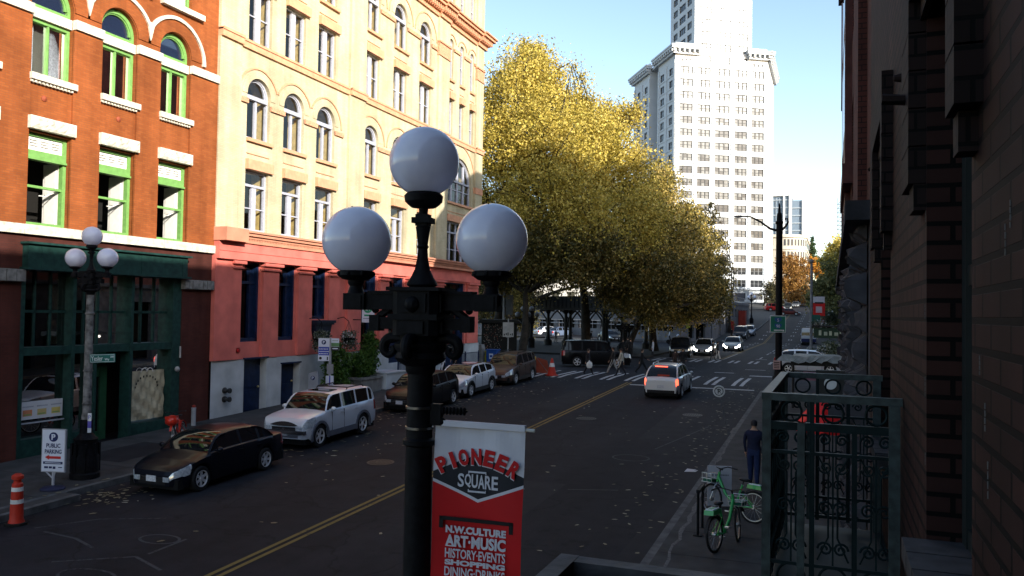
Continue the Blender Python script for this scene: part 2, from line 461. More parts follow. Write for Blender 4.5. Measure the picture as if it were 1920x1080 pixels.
g = MB()
for xa in (-10.28, -10.08):
    strip(g, xa, xa + .10, -40, 43.6, .006)
for xa in (-8.0, -7.8):
    strip(g, xa - .6, xa - .5, 69.5, 195, .006)
kind(g.build("road_marking", M_YEL), "structure", "double yellow centre line")
g = MB()
for k in range(9):       # near crosswalk: pairs of bars
    x = -16.35 + k * 1.43
    for d in (0, .42):
        if -16.5 < x + d < -3.5: strip(g, x + d, x + d + .2, 44.4 - .02 * k, 49.2, .006)
for k in range(8):       # far crosswalk
    x = -13.3 + k * 1.47
    for d in (0, .45): strip(g, x + d, x + d + .22, 64.3, 67.8, .006)
strip(g, -9.9, -3.6, 42.5, 42.85, .006)
strip(g, -14.0, -8.2, 68.9, 69.2, .006)
for y in range(72, 100, 8): strip(g, -5.7, -5.58, y, y + 3, .006)
strip(g, -8.35, -8.22, 69.4, 80, .006)
for i in range(16):      # dashes of the lanes beyond the junction
    y = 84 + i * 7.3
    for x in (-9.6, -5.7, -4.1): 
        for d in (0, .35): strip(g, x + d, x + d + .16, y, y + 1.4, .006)
for (x, y, a, b) in [(-6.9, 53, 1.2, .35), (-4.6, 51.0, 1.3, .6), (-5.4, 57, 1.3, .3), (-4.6, 72.6, 1.5, .5), (-4.4, 76, 1.6, .5), (-5.9, 71, .9, .3), (-3.9, 61.5, 1.6, .5)]:
    strip(g, x, x + a, y, y + b, .006)
kind(g.build("road_marking", M_WHITE), "structure", "white crosswalk bars and lane dashes")
# chalk-like survey scribbles and sealed patches on the asphalt
g = MB()
def scrib(pts, w=.035):
    for (a, b), (c, d) in zip(pts, pts[1:]):
        L = math.hypot(c - a, d - b) or 1; nx, ny = -(d - b) / L * w, (c - a) / L * w
        g.poly([(a - nx, b - ny, gz(b) + .005), (c - nx, d - ny, gz(d) + .005), (c + nx, d + ny, gz(d) + .005), (a + nx, b + ny, gz(b) + .005)])
def circ(cx, cy, r, a=.6, n=16, e=6.283):
    scrib([(cx + r * math.cos(i * e / n), cy + r * a * math.sin(i * e / n)) for i in range(n + 1)], .03)
scrib([(-15.6, 12.6), (-14.9, 13.6), (-13.6, 14.2)]); scrib([(-15.2, 12.5), (-14.2, 12.4), (-13.4, 12.1)])
circ(-12.6, 13.0, .45); circ(-12.2, 10.9, .6, .5); scrib([(-12.1, 12.2), (-12.1, 13.2)]); scrib([(-13.4, 11.2), (-12.2, 12.0), (-11.2, 11.6)])
circ(-5.6, 24.4, .55, .8); scrib([(-5.2, 26), (-4.2, 31)], .03); scrib([(-6.2, 20), (-5.0, 20.4)]); circ(-14.5, 38.5, .9, .4)
scrib([(-6.3, 45.5), (-6.3, 47.2)], .02); scrib([(-3.0, 34), (-2.6, 36.4)], .06); scrib([(-3.1, 33), (-3.1, 35.4)], .04)
kind(g.build("road_marking", M_CHALK), "structure", "faint survey paint scribbles")
g = MB()
for (x, y, a, b) in [(-20.3, 17.6, 1.7, 2.6)]:
    g.poly([(x, y, gz(y) + .156), (x + a, y, gz(y) + .156), (x + a, y + b, gz(y + b) + .156), (x, y + b, gz(y + b) + .156)])
P2 = [(-3.9, 10), (-3.25, 10), (-3.25, 24), (-2.2, 27.6), (-2.35, 31), (-3.25, 28.5), (-3.6, 24)]
g.poly([(x, y, gz(y) + .005 + (.152 if x > -3.2 else 0)) for x, y in P2[:4][:3] + [(-3.25, 28)] + [(-3.6, 24)]])
for x, y, a, b in [(-8.6, 15, 2.2, 5.5), (-6.1, 27.5, 1.2, 9.0), (-13.8, 24, 1.5, 4.0), (-11.9, 33, 1.4, 6.5), (-6.6, 8, 1.2, 5.5)]:
    strip(g, x, x + a, y, y + b, .004)
kind(g.build("road_patch", mat("asphalt patch road", (.0155, .0155, .018), .85, var=.3, scale=2, detail=8)), "structure", "dark repair patches")
for i, (x, y) in enumerate([(-7.6, 19.5), (-12.2, 21.0), (-5.2, 33.5), (-8.9, 31.0), (-9.0, 56.5)]):
    g = MB(); n_ = 22; ring = lambda r, dz: [(x + r * math.cos(k * 2 * math.pi / n_), y + r * math.sin(k * 2 * math.pi / n_), gz(y + r * math.sin(k * 2 * math.pi / n_)) + dz) for k in range(n_)]
    g.poly(ring(.40, .007), 0); g.poly(ring(.34, .010), 1)
    for k in range(-3, 4): g.poly([(x + k * .09 - .02, y - .24, gz(y - .24) + .013), (x + k * .09 + .02, y - .24, gz(y - .24) + .013), (x + k * .09 + .02, y + .24, gz(y + .24) + .013), (x + k * .09 - .02, y + .24, gz(y + .24) + .013)], 0)
    kind(g.build("manhole_cover", [mat("cast iron", (.028, .027, .027), .5, var=.4, scale=15), mat("cast iron dark", (.012, .012, .012), .6)]), "structure", "round iron manhole cover in the roadway")
# cracked light strip on the near pavement
g = MB()
rr = random.Random(3); pts = []
for i in range(41):
    y = 13.5 + i * .42; pts.append((-2.72 - .012 * i + rr.uniform(-.05, .05), y))
for (a, b), (c, d) in zip(pts, pts[1:]):
    wv = rr.uniform(.012, .05)
    g.poly([(a - wv, b, gz(b) + .156), (a + wv, b, gz(b) + .156), (c + wv, d, gz(d) + .156), (c - wv, d, gz(d) + .156)])
kind(g.build("pavement_crack", mat("crack grout", (.12, .115, .11), .9, var=.4, scale=20)), "structure", "pale broken seam in the pavement")
# pavement joints
g = MB()
for y in np.arange(-4, 41, 1.5):
    g.poly([(-3.0, y, gz(y) + .154), (.4, y, gz(y) + .154), (.4, y + .02, gz(y) + .155), (-3.0, y + .02, gz(y) + .155)])
for y in np.arange(6, 49, 1.6):
    g.poly([(-21.4, y, gz(y) + .154), (-17.3, y, gz(y) + .154), (-17.3, y + .025, gz(y) + .155), (-21.4, y + .025, gz(y) + .155)])
g.poly([(-19.4, 6, gz(6) + .154), (-19.37, 6, gz(6) + .154), (-19.37, 49, gz(49) + .154), (-19.4, 49, gz(49) + .154)])
kind(g.build("pavement_joint", M_PATCH), "structure", "dark joints between pavement slabs")
# hillside beyond the crest and banks of the hill street
g = MB()
g.poly([(-300, 432, 18.5), (300, 432, 18.5), (300, 700, 30), (-300, 700, 30)])
kind(g.build("hill", mat("hill earth", (.06, .055, .04), .95)), "structure", "far hillside")
# ---------------------------------------------------------------- red brick building
XF = -21.6
UL, NL = (0, 1, 0), (1, 0, 0)
M_RBR = brick("red brick", (.305, .088, .024), (.25, .068, .0185), (.20, .074, .034), .22, .068, stain=.28, bump=.25, msize=.006)
M_RDK = brick("red brick dark", (.085, .026, .02), (.07, .022, .018), (.06, .026, .022), .22, .068, stain=.4, bump=.25, msize=.006)  # darker copy of the red brick for the ground floor
M_STONE = mat("painted sandstone", (.54, .51, .42), .85, var=.3, scale=6, bump=.9, detail=8)
M_GREY = mat("rough grey stone", (.16, .16, .155), .9, var=.4, scale=5, bump=1.0, detail=8)
M_GRN = mat("green painted wood", (.15, .31, .085), .45, var=.12, scale=9)
M_DGRN = mat("dark green painted wood", (.010, .036, .031), .5, var=.35, scale=6)
M_WPNT = mat("white painted wood", (.72, .70, .66), .5, var=.08, scale=8)
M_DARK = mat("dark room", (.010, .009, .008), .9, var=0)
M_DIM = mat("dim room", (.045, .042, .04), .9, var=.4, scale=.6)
G_CLR = glass("clear window glass", (.93, .95, .95))
G_SHOP = glass("shop window glass", (.55, .56, .56))
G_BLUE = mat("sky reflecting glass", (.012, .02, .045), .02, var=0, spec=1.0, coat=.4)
G_DK = mat("dark window glass", (.012, .013, .016), .03, var=0, spec=.9)
M_CURT = mat("pale curtain", (.55, .56, .62), .8, var=.3, scale=14)

RB = thing("brick_building", "red brick building with bright green window frames above a dark green shopfront", "building", (XF, 16, .5))
def part(root, M, name, fn, mats, smooth=None, parent=None):
    mb = MB(TR(*[-c for c in root.location]) @ M)
    fn(mb); return mb.build(name, mats, parent or root, smooth)
ML = FR((XF, 0, 0), UL, NL)
BAYS = [9.45, 11.9, 14.35, 16.8, 19.25, 21.68]
BW = 1.43
lows = [(u, u + BW, 7.40, 10.12) for u in BAYS]
mids = [(u, u + BW, 11.80, 14.74, 14.02) for u in BAYS]
tops = [(u, u + BW, 15.75, 18.3) for u in BAYS]
def f(mb):
    wall(mb, 9, 24.5, 7.14, 20.6, lows + mids + tops, dep=.34)
    # piers stand 6 cm proud of the window bays
    ed = [9] + [x for u in BAYS for x in (u, u + BW)] + [24.5]
    for a, b in zip(ed[0::2], ed[1::2]):
        mb.box(a, b, -.02, .07, 7.4, 13.47)
    for u in BAYS:
        c = u + BW / 2
        mb.arc(c, 14.02, .74, 1.27, 0, math.pi, .005, .035, 20)
    mb.box(9, 24.5, -14, -.34, 20.3, 20.6); mb.box(9, 9.3, -14, -.01, 0, 20.3); mb.box(24.2, 24.48, -14, -.01, 0, 20.3)
part(RB, ML, "wall", f, M_RBR)
def f(mb):
    wall(mb, 9, 24.48, 0, 7.14, [(16.78, 23.02, .3, 6.87)], dep=.5)
part(RB, ML, "wall", f, M_RDK)
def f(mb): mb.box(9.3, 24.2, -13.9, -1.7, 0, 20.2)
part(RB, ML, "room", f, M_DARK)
def f(mb):
    rr = random.Random(1)
    x = 9.0
    while x < 24.5:
        L = min(rr.uniform(1.2, 2.0), 24.5 - x); mb.box(x, x + L - .012, -.05, .16 + rr.uniform(-.02, .02), 7.12, 7.40); x += L
part(RB, ML, "string_course", f, M_STONE)
part(RB, ML, "string_course", lambda mb: mb.box(9, 9.45, -.02, .12, 13.5, 13.79), M_STONE)
for i, u in enumerate(BAYS):
    b = BAYS[i + 1] if i < len(BAYS) - 1 else 24.5
    part(RB, ML, "string_course", lambda mb: mb.box(u + BW - .01, b, -.02, .15, 13.5, 13.79), M_STONE)
for i, u in enumerate(BAYS):
    def f(mb):
        c = u + BW / 2
        mb.arc(c, 13.9, 1.29, 1.41, rad(30) if i < len(BAYS) - 1 else 0.02, rad(150), .0, .10, 24)
        if i < len(BAYS) - 1:
            v = c + 1.225
            mb.prism([(v - .16, 14.72), (v + .16, 14.72), (v, 14.1)], 'y', .0, .09)
    part(RB, ML, "arch_hood", f, M_STONE)
# windows of the arched floor
def proto(fn, name, mats, parent, loc, smooth=None, M=None):
    mb = MB(M or FR((0, 0, 0), UL, NL)); fn(mb); return mb.build(name, mats, parent, smooth, loc)
def lpos(u, v, root, w=0): return (XF + w - root.location[0], u - root.location[1], v - root.location[2])
def arched_window(u, kindn):
    loc = lpos(u, 11.8, RB)
    def f(mb):
        W = BW
        for a, b in ((0.0, .10), (W - .10, W)): mb.box(a, b, -.30, -.16, 0, 1.68)
        mb.box(.1, W - .1, -.30, -.16, 0, .10); mb.box(.1, W - .1, -.30, -.16, 1.58, 1.68)
        mb.box(W / 2 - .032, W / 2 + .032, -.29, -.18, .1, 1.58)
        mb.box(.1, W - .1, -.30, -.14, 1.99, 2.10)
        for a, b in ((.0, .1), (W - .1, W)): mb.box(a, b, -.30, -.16, 1.99, 2.22)
        mb.arc(W / 2, 2.22, W / 2 - .13, W / 2, 0, math.pi, -.30, -.16, 18, ky=1.0)
        mb.arc(W / 2, 2.22, W / 2 - .17, W / 2 - .11, 0, math.pi, -.31, -.20, 18, ky=1.0)
    w_ = proto(f, "window", M_GRN if kindn else M_GRN, RB, loc)
    def f(mb): mb.box(.09, BW - .09, -.272, -.262, .09, 1.6)
    proto(f, "pane", G_CLR, w_, None)
    def f(mb):
        mb.poly([(.08, -.26, 2.09), (BW - .08, -.26, 2.09), (BW - .08, -.26, 2.22)] + [(BW / 2 + (BW / 2 - .08) * math.cos(math.pi * i / 16), -.26, 2.22 + (BW / 2 - .08) * math.sin(math.pi * i / 16)) for i in range(17)] + [(.08, -.26, 2.22)])
    proto(f, "pane", G_BLUE, w_, None)
    def f(mb): mb.box(-.02, BW + .02, -.28, -.06, 1.69, 1.985)
    proto(f, "transom", M_STONE, w_, None)
    def f(mb):
        mb.box(-.04, BW + .07, -.3, .18, -.19, -.0)
        for i in range(12): mb.box(-.02 + i * .122, .05 + i * .122, -.1, .12, -.27, -.19)
    proto(f, "sill", M_STONE, w_, None)
    def f(mb):     # curtains or blinds behind the glass
        n = 28
        for (a, b) in ((.12, .55), (.85, 1.3)) if kindn == 1 else ((.95, 1.32), (.08, .4)) if kindn == 0 else ((.2, .34), (1.25, 1.3)):
            p = []
            for i in range(n + 1):
                x = a + (b - a) * i / n; p.append((x, -.42 + .03 * math.sin(i * 1.7)))
            for (x0, y0), (x1, y1) in zip(p, p[1:]):
                mb.poly([(x0, y0, .05), (x1, y1, .05), (x1, y1, 1.55), (x0, y0, 1.55)])
    proto(f, "curtain", M_CURT, w_, None)
    def f(mb): mb.box(.02, BW - .02, -.55 if kindn == 0 else -.9, -.53 if kindn == 0 else -.88, -.1, 2.9)
    proto(f, "blind", mat("grey pane reflection", (.15, .145, .125), .8, var=.15, scale=2) if kindn != 1 else M_DIM, w_, None)  # grey sheet added to imitate the reflection in the panes
for u, k in zip(BAYS, (0, 1, 1, 0, 1, 2)): arched_window(u, k)
# open sash windows of the floor above the shop
def open_window(u):
    loc = lpos(u, 7.40, RB); W = BW
    def f(mb):
        for a, b in ((0, .09), (W - .11, W)): mb.box(a, b, -.30, -.14, 0, 2.72)
        mb.box(.09, W - .11, -.30, -.12, 0, .10); mb.box(.09, W - .11, -.30, -.14, 2.62, 2.72)
        mb.box(.04, W - .06, -.30, -.08, 1.98, 2.20); mb.box(.02, W - .04, -.30, -.05, 1.93, 1.99)
        mb.box(.09, W - .11, -.28, -.17, 1.12, 1.19)
    w_ = proto(f, "window", M_GRN, RB, loc)
    def f(mb):
        wall(mb, .09, W - .11, 2.2, 2.62, [(.24 + .36 * i, .52 + .36 * i, z, z + .035) for i in range(3) for z in (2.33, 2.41, 2.49)], dep=.05, y=-.2)
        mb.box(.09, W - .11, -.27, -.255, 2.2, 2.62)
    proto(f, "louvre", M_WPNT, w_, None)
    def f(mb):
        mb.box(W - .11, W - .06, -.95, -.3, .05, 1.98)
        for z in (.08, .98): mb.box(W - .135, W - .11, -.86, -.40, z + .06, z + .8)
    proto(f, "shutter", M_WPNT, w_, None)
    proto(lambda mb: mb.box(.02, .08, -.75, -.3, .05, 1.98), "shutter", M_WPNT, w_, None)
    def f(mb): mb.tube([(W - .16, -.30, 1.12), (W - .52, -.34, .93)], .018, 6); mb.tube([(W - .52, -.34, .93), (W - .72, -.34, .93)], .018, 6)
    proto(f, "stay", M_WPNT, w_, None)
    def f(mb):
        rr = random.Random(int(u * 10)); mb.box(-.05, W + .05, -.1, .199, 2.78, 3.15)
        na, nb_ = 16, 5; G_ = []
        for jj in range(nb_ + 1):
            for ii in range(na + 1): G_.append((-.05 + (W + .1) * ii / na, .20 if ii in (0, na) or jj in (0, nb_) else .20 + rr.uniform(.005, .045), 2.78 + .37 * jj / nb_))
        mb.add(G_, [(jj * (na + 1) + ii, jj * (na + 1) + ii + 1, (jj + 1) * (na + 1) + ii + 1, (jj + 1) * (na + 1) + ii) for jj in range(nb_) for ii in range(na)])
    proto(f, "lintel", M_STONE, w_, None)
for u in BAYS: open_window(u)
def top_window(u):
    loc = lpos(u, 15.75, RB); W = BW
    def f(mb):
        for a, b in ((0, .09), (W - .09, W)): mb.box(a, b, -.30, -.14, 0, 2.5)
        for a, b in ((0, .1), (1.2, 1.28), (2.4, 2.5)): mb.box(.09, W - .09, -.30, -.14, a, b)
    w_ = proto(f, "window", M_GRN, RB, loc)
    def f(mb): mb.box(.09, W - .09, -.27, -.26, .1, 2.4)
    proto(f, "pane", G_DK, w_, None)
    def f(mb):
        mb.box(-.06, W + .5, -.1, .18, -.2, 0)
    proto(f, "sill", M_STONE, w_, None)
    def f(mb): mb.box(.62, 1.3, -.23, -.2, .12, 1.15)
    proto(f, "blind", M_WPNT, w_, None)
for u in BAYS: top_window(u)
def f(mb):
    mb.box(16.78, 23.0, -.3, .24, 6.16, 6.84); mb.box(16.7, 23.1, -.3, .36, 6.84, 6.90); mb.box(16.7, 23.1, -.3, .34, 6.10, 6.17)
    for i in range(4): mb.box(17.2 + i * 1.85, 17.22 + i * 1.85, .24, .252, 6.17, 6.84)
part(RB, ML, "shop_cornice", f, M_DGRN)
def f(mb):
    for a, b in ((16.78, 16.93), (18.53, 18.65), (20.78, 20.90), (22.62, 23.02)): mb.box(a, b, -.45, -.02, .3, 6.1)
    mb.box(16.93, 22.62, -.44, -.04, 3.62, 3.86)
    mb.box(16.93, 18.53, -.42, -.06, .3, 1.2); mb.box(20.9, 22.62, -.42, -.06, .3, 1.18)
    for a, b, n in ((16.93, 18.53, 3), (18.65, 20.78, 4), (20.9, 22.62, 3)):
        mb.box(a, b, -.40, -.30, 4.86, 4.94)
        for i in range(1, n): x = a + (b - a) * i / n; mb.box(x - .03, x + .03, -.40, -.30, 3.86, 6.1)
    mb.box(18.65, 19.45, -.42, -.06, .3, 1.2); mb.box(19.4, 19.5, -1.2, -.05, .3, 3.62)
part(RB, ML, "shopfront", f, M_DGRN)
def f(mb):
    mb.box(16.93, 22.62, -.36, -.35, 3.86, 6.1); mb.box(16.93, 19.4, -.36, -.35, 1.2, 3.62); mb.box(20.9, 22.62, -.36, -.35, 1.18, 3.62)
part(RB, ML, "shop_window", f, G_SHOP)
def f(mb):
    mb.box(18.15, 18.5, -.62, -.6, 3.9, 5.9, 1); mb.box(18.7, 19.75, -.7, -.68, 4.0, 4.84, 0); mb.box(18.7, 19.75, -.7, -.68, 4.95, 5.6, 2)
    mb.box(19.8, 20.75, -.7, -.68, 3.98, 4.84, 0); mb.box(19.8, 20.75, -.7, -.68, 4.95, 5.8, 2)
    mb.box(21.1, 21.6, -.6, -.58, 3.98, 4.85, 0); mb.box(21.65, 22.15, -.6, -.58, 4.0, 4.85, 0); mb.box(21.68, 22.2, -.6, -.58, 4.96, 5.85, 0); mb.box(22.35, 22.6, -.6, -.58, 3.9, 5.9, 2)
part(RB, ML, "window_paper", f, [mat("grey paper", (.30, .31, .32), .8, var=.2, scale=3), mat("cream paper", (.5, .46, .30), .8, var=.3, scale=5), mat("dim paper", (.10, .10, .10), .8, var=.4, scale=3)])
def f(mb):
    n = 14
    for i in range(n):
        for j in range(n):
            def q(a, b):
                x = 20.93 + 1.66 * a / n; z = 1.24 + 1.66 * b / n; return (x, -.30 + .035 * math.sin(a * .9 + b * 1.4) * (1 - b / n) + .02 * math.sin(a * 2.2 - b), z)
            mb.poly([q(i, j), q(i + 1, j), q(i + 1, j + 1), q(i, j + 1)])
    for k in range(11):   # printed ring of lettering
        t = math.pi * (k + .5) / 11
        mb.box(21.75 - .5 * math.cos(t) - .02, 21.75 - .5 * math.cos(t) + .03, -.25, -.248, 2.3 + .42 * math.sin(t) - .03, 2.3 + .42 * math.sin(t) + .04, 1)
    for cx in (21.62, 21.88): mb.arc(cx, 2.86, .12, .145, 0, math.pi, -.25, -.245, 10, 2)
part(RB, ML, "paper_banner", f, [mat("kraft paper", (.40, .36, .25), .8, var=.25, scale=3), M_DARK, M_WPNT], .8)
def f(mb):
    mb.box(17.0, 18.47, -.28, -.25, 1.74, 2.26, 0)
    for i, c in enumerate((1, 2, 3)):
        x = 17.15 + i * .47
        mb.box(x, x + .3, -.25, -.247, 1.84, 2.02, c); mb.box(x + .03, x + .27, -.25, -.246, 1.86, 1.9, 4); mb.box(x - .02, x + .34, -.25, -.247, 2.09, 2.13, 5)
    mb.box(16.98, 18.5, -.24, -.2, 1.62, 1.66, 5)
part(RB, ML, "menu_board", f, [mat("menu white", (.50, .52, .55), .6, var=.05), mat("menu orange", (.5, .2, .1), .6), mat("menu tan", (.45, .35, .15), .6), mat("menu yellow", (.5, .4, .12), .6), mat("menu green", (.2, .3, .1), .6), mat("menu grey", (.3, .32, .36), .6)])
def f(mb):
    mb.box(19.5, 19.72, -1.1, -1.0, .3, 3.1); mb.box(20.5, 20.78, -1.1, -1.0, .3, 3.1); mb.box(19.72, 20.5, -1.1, -1.02, 2.75, 3.1); mb.box(19.72, 20.5, -1.1, -1.02, .3, .95)
    mb.box(19.4, 20.8, -1.12, -1.1, 3.1, 3.62); mb.box(19.45, 20.8, -1.1, -.04, .45, .5)
part_door = part(RB, ML, "door", f, mat("door green", (.03, .11, .06), .4, var=.25))
def f(mb):
    mb.box(19.72, 20.5, -1.07, -1.06, .95, 2.75, 0)
    for i, (tx, wd) in enumerate((("80", .2), ("YESLER", .44), ("WAY", .28))): mb.text(tx, TR(20.1, -1.05, 2.06 - .15 * i), .12, wd, 1)
part(RB, ML, "pane", f, [G_DK, M_WPNT], None, part_door)
for a, b, z0, z1 in ((22.98, 24.42, 5.74, 6.08), (14.4, 16.76, 5.74, 6.1)):
    def f(mb):
        rr = random.Random(4)
        mb.box(a, b, -.02, .16, z0, z1)
        for i in range(8):
            x = a + (b - a) * i / 8; mb.box(x + .01, x + (b - a) / 8 - .01, .15, .17 + rr.uniform(0, .05), z0 + .02, z1 - .02)
    part(RB, ML, "impost_block", f, M_GREY)
for u in (16.9, 18.5, 19.6, 21.0, 23.5):
    part(RB, ML, "wall_anchor", lambda mb: mb.lathe([(.001, 0), (.09, 0), (.09, .02), (.03, .05), (0.001, .06)], (u + .4, .0, 11.15), 10, ax='y'), mat("anchor paint", (.24, .055, .025), .7))
def f(mb):
    mb.lathe([(.001, 0), (.09, 0), (.1, .05), (.06, .10), (.001, .12)], (22.85, .0, 2.9), 14, ax='y'); mb.tube([(22.95, .05, 3.3), (22.95, .05, 3.7)], .03, 6)
part(RB, ML, "wall_bell", f, mat("bell grey", (.35, .34, .33), .4), .6)

# ---------------------------------------------------------------- cream brick building on its pink base
M_CBR = brick("cream brick", (.53, .47, .325), (.48, .425, .285), (.42, .37, .25), .22, .068, stain=.24, bump=.3, msize=.006)
M_PINK = mat("pink stucco", (.58, .145, .115), .8, var=.18, scale=1.3, bump=.1, detail=8)
M_TERR = mat("pink terracotta", (.56, .29, .17), .75, var=.14, scale=4, bump=.2)
M_TERC = mat("carved terracotta", (.55, .27, .16), .8, var=.35, scale=16, bump=1.0, detail=6)
M_BASE = mat("grey painted plinth", (.42, .44, .45), .8, var=.2, scale=1.2, detail=8)
M_BLUE = mat("dark blue paint", (.006, .016, .05), .4, var=.3, scale=5)
M_LILA = mat("pale lilac painted wood", (.36, .37, .43), .5, var=.1, scale=8)
M_TAN = mat("tan window reveal", (.52, .38, .15), .8, var=.2, scale=6)
CB = thing("cream_building", "cream brick office building with pink terracotta bands and arched windows over a pink ground floor", "building", (XF, 30, .8))
G1 = [26.22, 28.55, 30.92]; G2 = [34.85, 37.70, 40.58]; G3 = [44.35, 45.88, 47.42]
holes = []; WINS = []   # (u, w, v0, h, type)
for u in G1 + G2:
    for v0, h, ty in ((8.18, 2.42, 'A'), (11.85, 2.5, 'R'), (15.66, 2.28, 'C'), (19.1, 2.4, 'R2'), (23.35, 2.2, 'E')):
        WINS.append((u, 1.42, v0, h, ty))
WINS += [(44.3, 3.4, 8.05, 2.5, 'A3'), (44.35, 3.55, 11.75, 2.85, 'R3')]
for u in G3:
    WINS += [(u, .62, 15.7, 2.25, 'N'), (u, .62, 19.15, 2.5, 'RN'), (u, .62, 23.35, 2.1, 'N')]
for u, wd, v0, h, ty in WINS:
    if ty in ('R', 'R2', 'R3', 'RN'): holes.append((u, u + wd, v0, v0 + h, v0 + h - (wd / 2 if ty != 'R3' else 1.55)))
    else: holes.append((u, u + wd, v0, v0 + h))
PIL = [(24.5, 25.72), (33.42, 34.82), (42.75, 44.2), (48.25, 49.35)]
def f(mb):
    wall(mb, 24.5, 49.35, 7.6, 28, holes, dep=.28)
    for a, b in PIL:
        mb.box(a, b, -.02, .13, 8.1, 15.35); mb.box(a, b, -.02, .13, 15.7, 22.35); mb.box(a, b, -.02, .13, 23.2, 28)
    mb.box(24.5, 49.35, -14, -.28, 27.6, 28); mb.box(49.05, 49.345, -14, -.02, 0, 27.6)
    for us, vs in ((G1 + G2, (13.61, 20.79)), ):
        for u in us:
            for z in vs: mb.arc(u + .71, z, .73, 1.02, 0, math.pi, .003, .03, 20)
part(CB, ML, "wall", f, M_CBR)
def f(mb):      # deep tan reveals inside the glass
    for a, b, c, d, *sp in holes:
        mb.box(b - .005, b + .05, -.85, -.285, c, (sp[0] if sp else d)); mb.box(a - .05, a + .005, -.85, -.285, c, (sp[0] if sp else d)); mb.box(a, b, -.85, -.285, c - .05, c + .002)
        if sp: mb.arc((a + b) / 2, sp[0], (b - a) / 2, (b - a) / 2 + .05, 0, math.pi, -.85, -.285, 16, ky=(d - sp[0]) / ((b - a) / 2))
        else: mb.box(a, b, -.85, -.285, d - .002, d + .05)
part(CB, ML, "window_reveal", f, M_TAN)
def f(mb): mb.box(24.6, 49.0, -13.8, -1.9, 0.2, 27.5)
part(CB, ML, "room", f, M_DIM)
def f(mb):      # ceilings and floors seen through the windows
    for z in (7.7, 11.2, 15.0, 18.7, 22.4): mb.box(24.6, 49.0, -1.9, -.9, z, z + .35)
part(CB, ML, "floor_slab", f, mat("office ceiling", (.42, .41, .38), .8, var=.1))
def f(mb):
    ed = [24.5] + [x for p in PIL for x in p]; ed = sorted(set(ed))
    for i, (a, b) in enumerate(zip(ed, ed[1:])):
        p = .24 if i % 2 == 0 else .10
        mb.box(a, b, -.02, p, 15.36, 15.66); mb.box(a, b, -.02, p + .04, 15.60, 15.70)
part(CB, ML, "string_course", f, M_TERR)
def f(mb):
    ed = sorted({24.5} | {x for p in PIL for x in p})
    for i, (a, b) in enumerate(zip(ed, ed[1:])):
        p = .13 if i % 2 == 0 else 0
        mb.box(a, b + (.0 if b < 49 else .3), -.02, .12 + p, 22.36, 22.62); mb.box(a, b + (.0 if b < 49 else .7), -.02, .55 + p, 22.95, 23.12); mb.box(a, b + (.0 if b < 49 else .8), -.02, .66 + p, 23.12, 23.22)
        mb.box(a, b + (.0 if b < 49 else .4), -.02, .25 + p, 22.62, 22.95)
        x = a
        while x < b + (.0 if b < 49 else .4): mb.box(x, x + .11, .25 + p, .42 + p, 22.66, 22.93); x += .24
part(CB, ML, "cornice", f, M_TERC)
for us, z in ((G1, 13.5), (G2, 13.5), (G1, 20.72), (G2, 20.72)):
    for i, u in enumerate(us):
        def f(mb):
            c = u + .71; last = i == len(us) - 1
            hs = (us[1] - us[0]) / 2; r = 1.36 if us is G2 else 1.28
            a0 = math.acos(min(1, hs / r)) if hs < r else .02
            mb.arc(c, z, r - .08, r, a0 if not last else .02, math.pi - (a0 if i else .02), 0, .05, 24)
        part(CB, ML, "arch_hood", f, M_TERR)
for u in G3: part(CB, ML, "arch_hood", lambda mb: mb.arc(u + .31, 21.25, .62, .68, .3, math.pi - .3, 0, .05, 16), M_TERR)
part(CB, ML, "arch_hood", lambda mb: mb.arc(46.1, 13.1, 2.3, 2.38, 0, math.pi, 0, .05, 30), M_TERR)
IMP = []
for us, z in ((G1, 13.2), (G2, 13.2), (G1, 20.3), (G2, 20.3)):
    IMP += [(a, b, z, z + .2, .09) for a, b in [(us[0] - .55, us[0])] + [(us[i] + 1.42, us[i + 1]) for i in range(2)] + [(us[2] + 1.42, us[2] + 2.1)]]
IMP += [(a, b, 20.95, 21.12, .09) for a, b in ((43.9, 44.35), (44.97, 45.88), (46.5, 47.42), (48.04, 48.3))]
for a, b, z0, z1, d_ in IMP: part(CB, ML, "impost", lambda mb: mb.box(a, b, -.02, d_, z0, z1), M_TERC)
for a, b in PIL[2:]:
    part(CB, ML, "pilaster_capital", lambda mb: (mb.box(a - .04, b + .04, -.02, .20, 20.1, 20.16), mb.box(a - .02, b + .02, -.02, .17, 20.16, 20.85), mb.box(a - .06, b + .06, -.02, .24, 20.85, 20.95)), M_TERC)
    part(CB, ML, "impost", lambda mb: mb.box(a - .02, b + .02, -.02, .17, 12.7, 13.1), M_TERC)
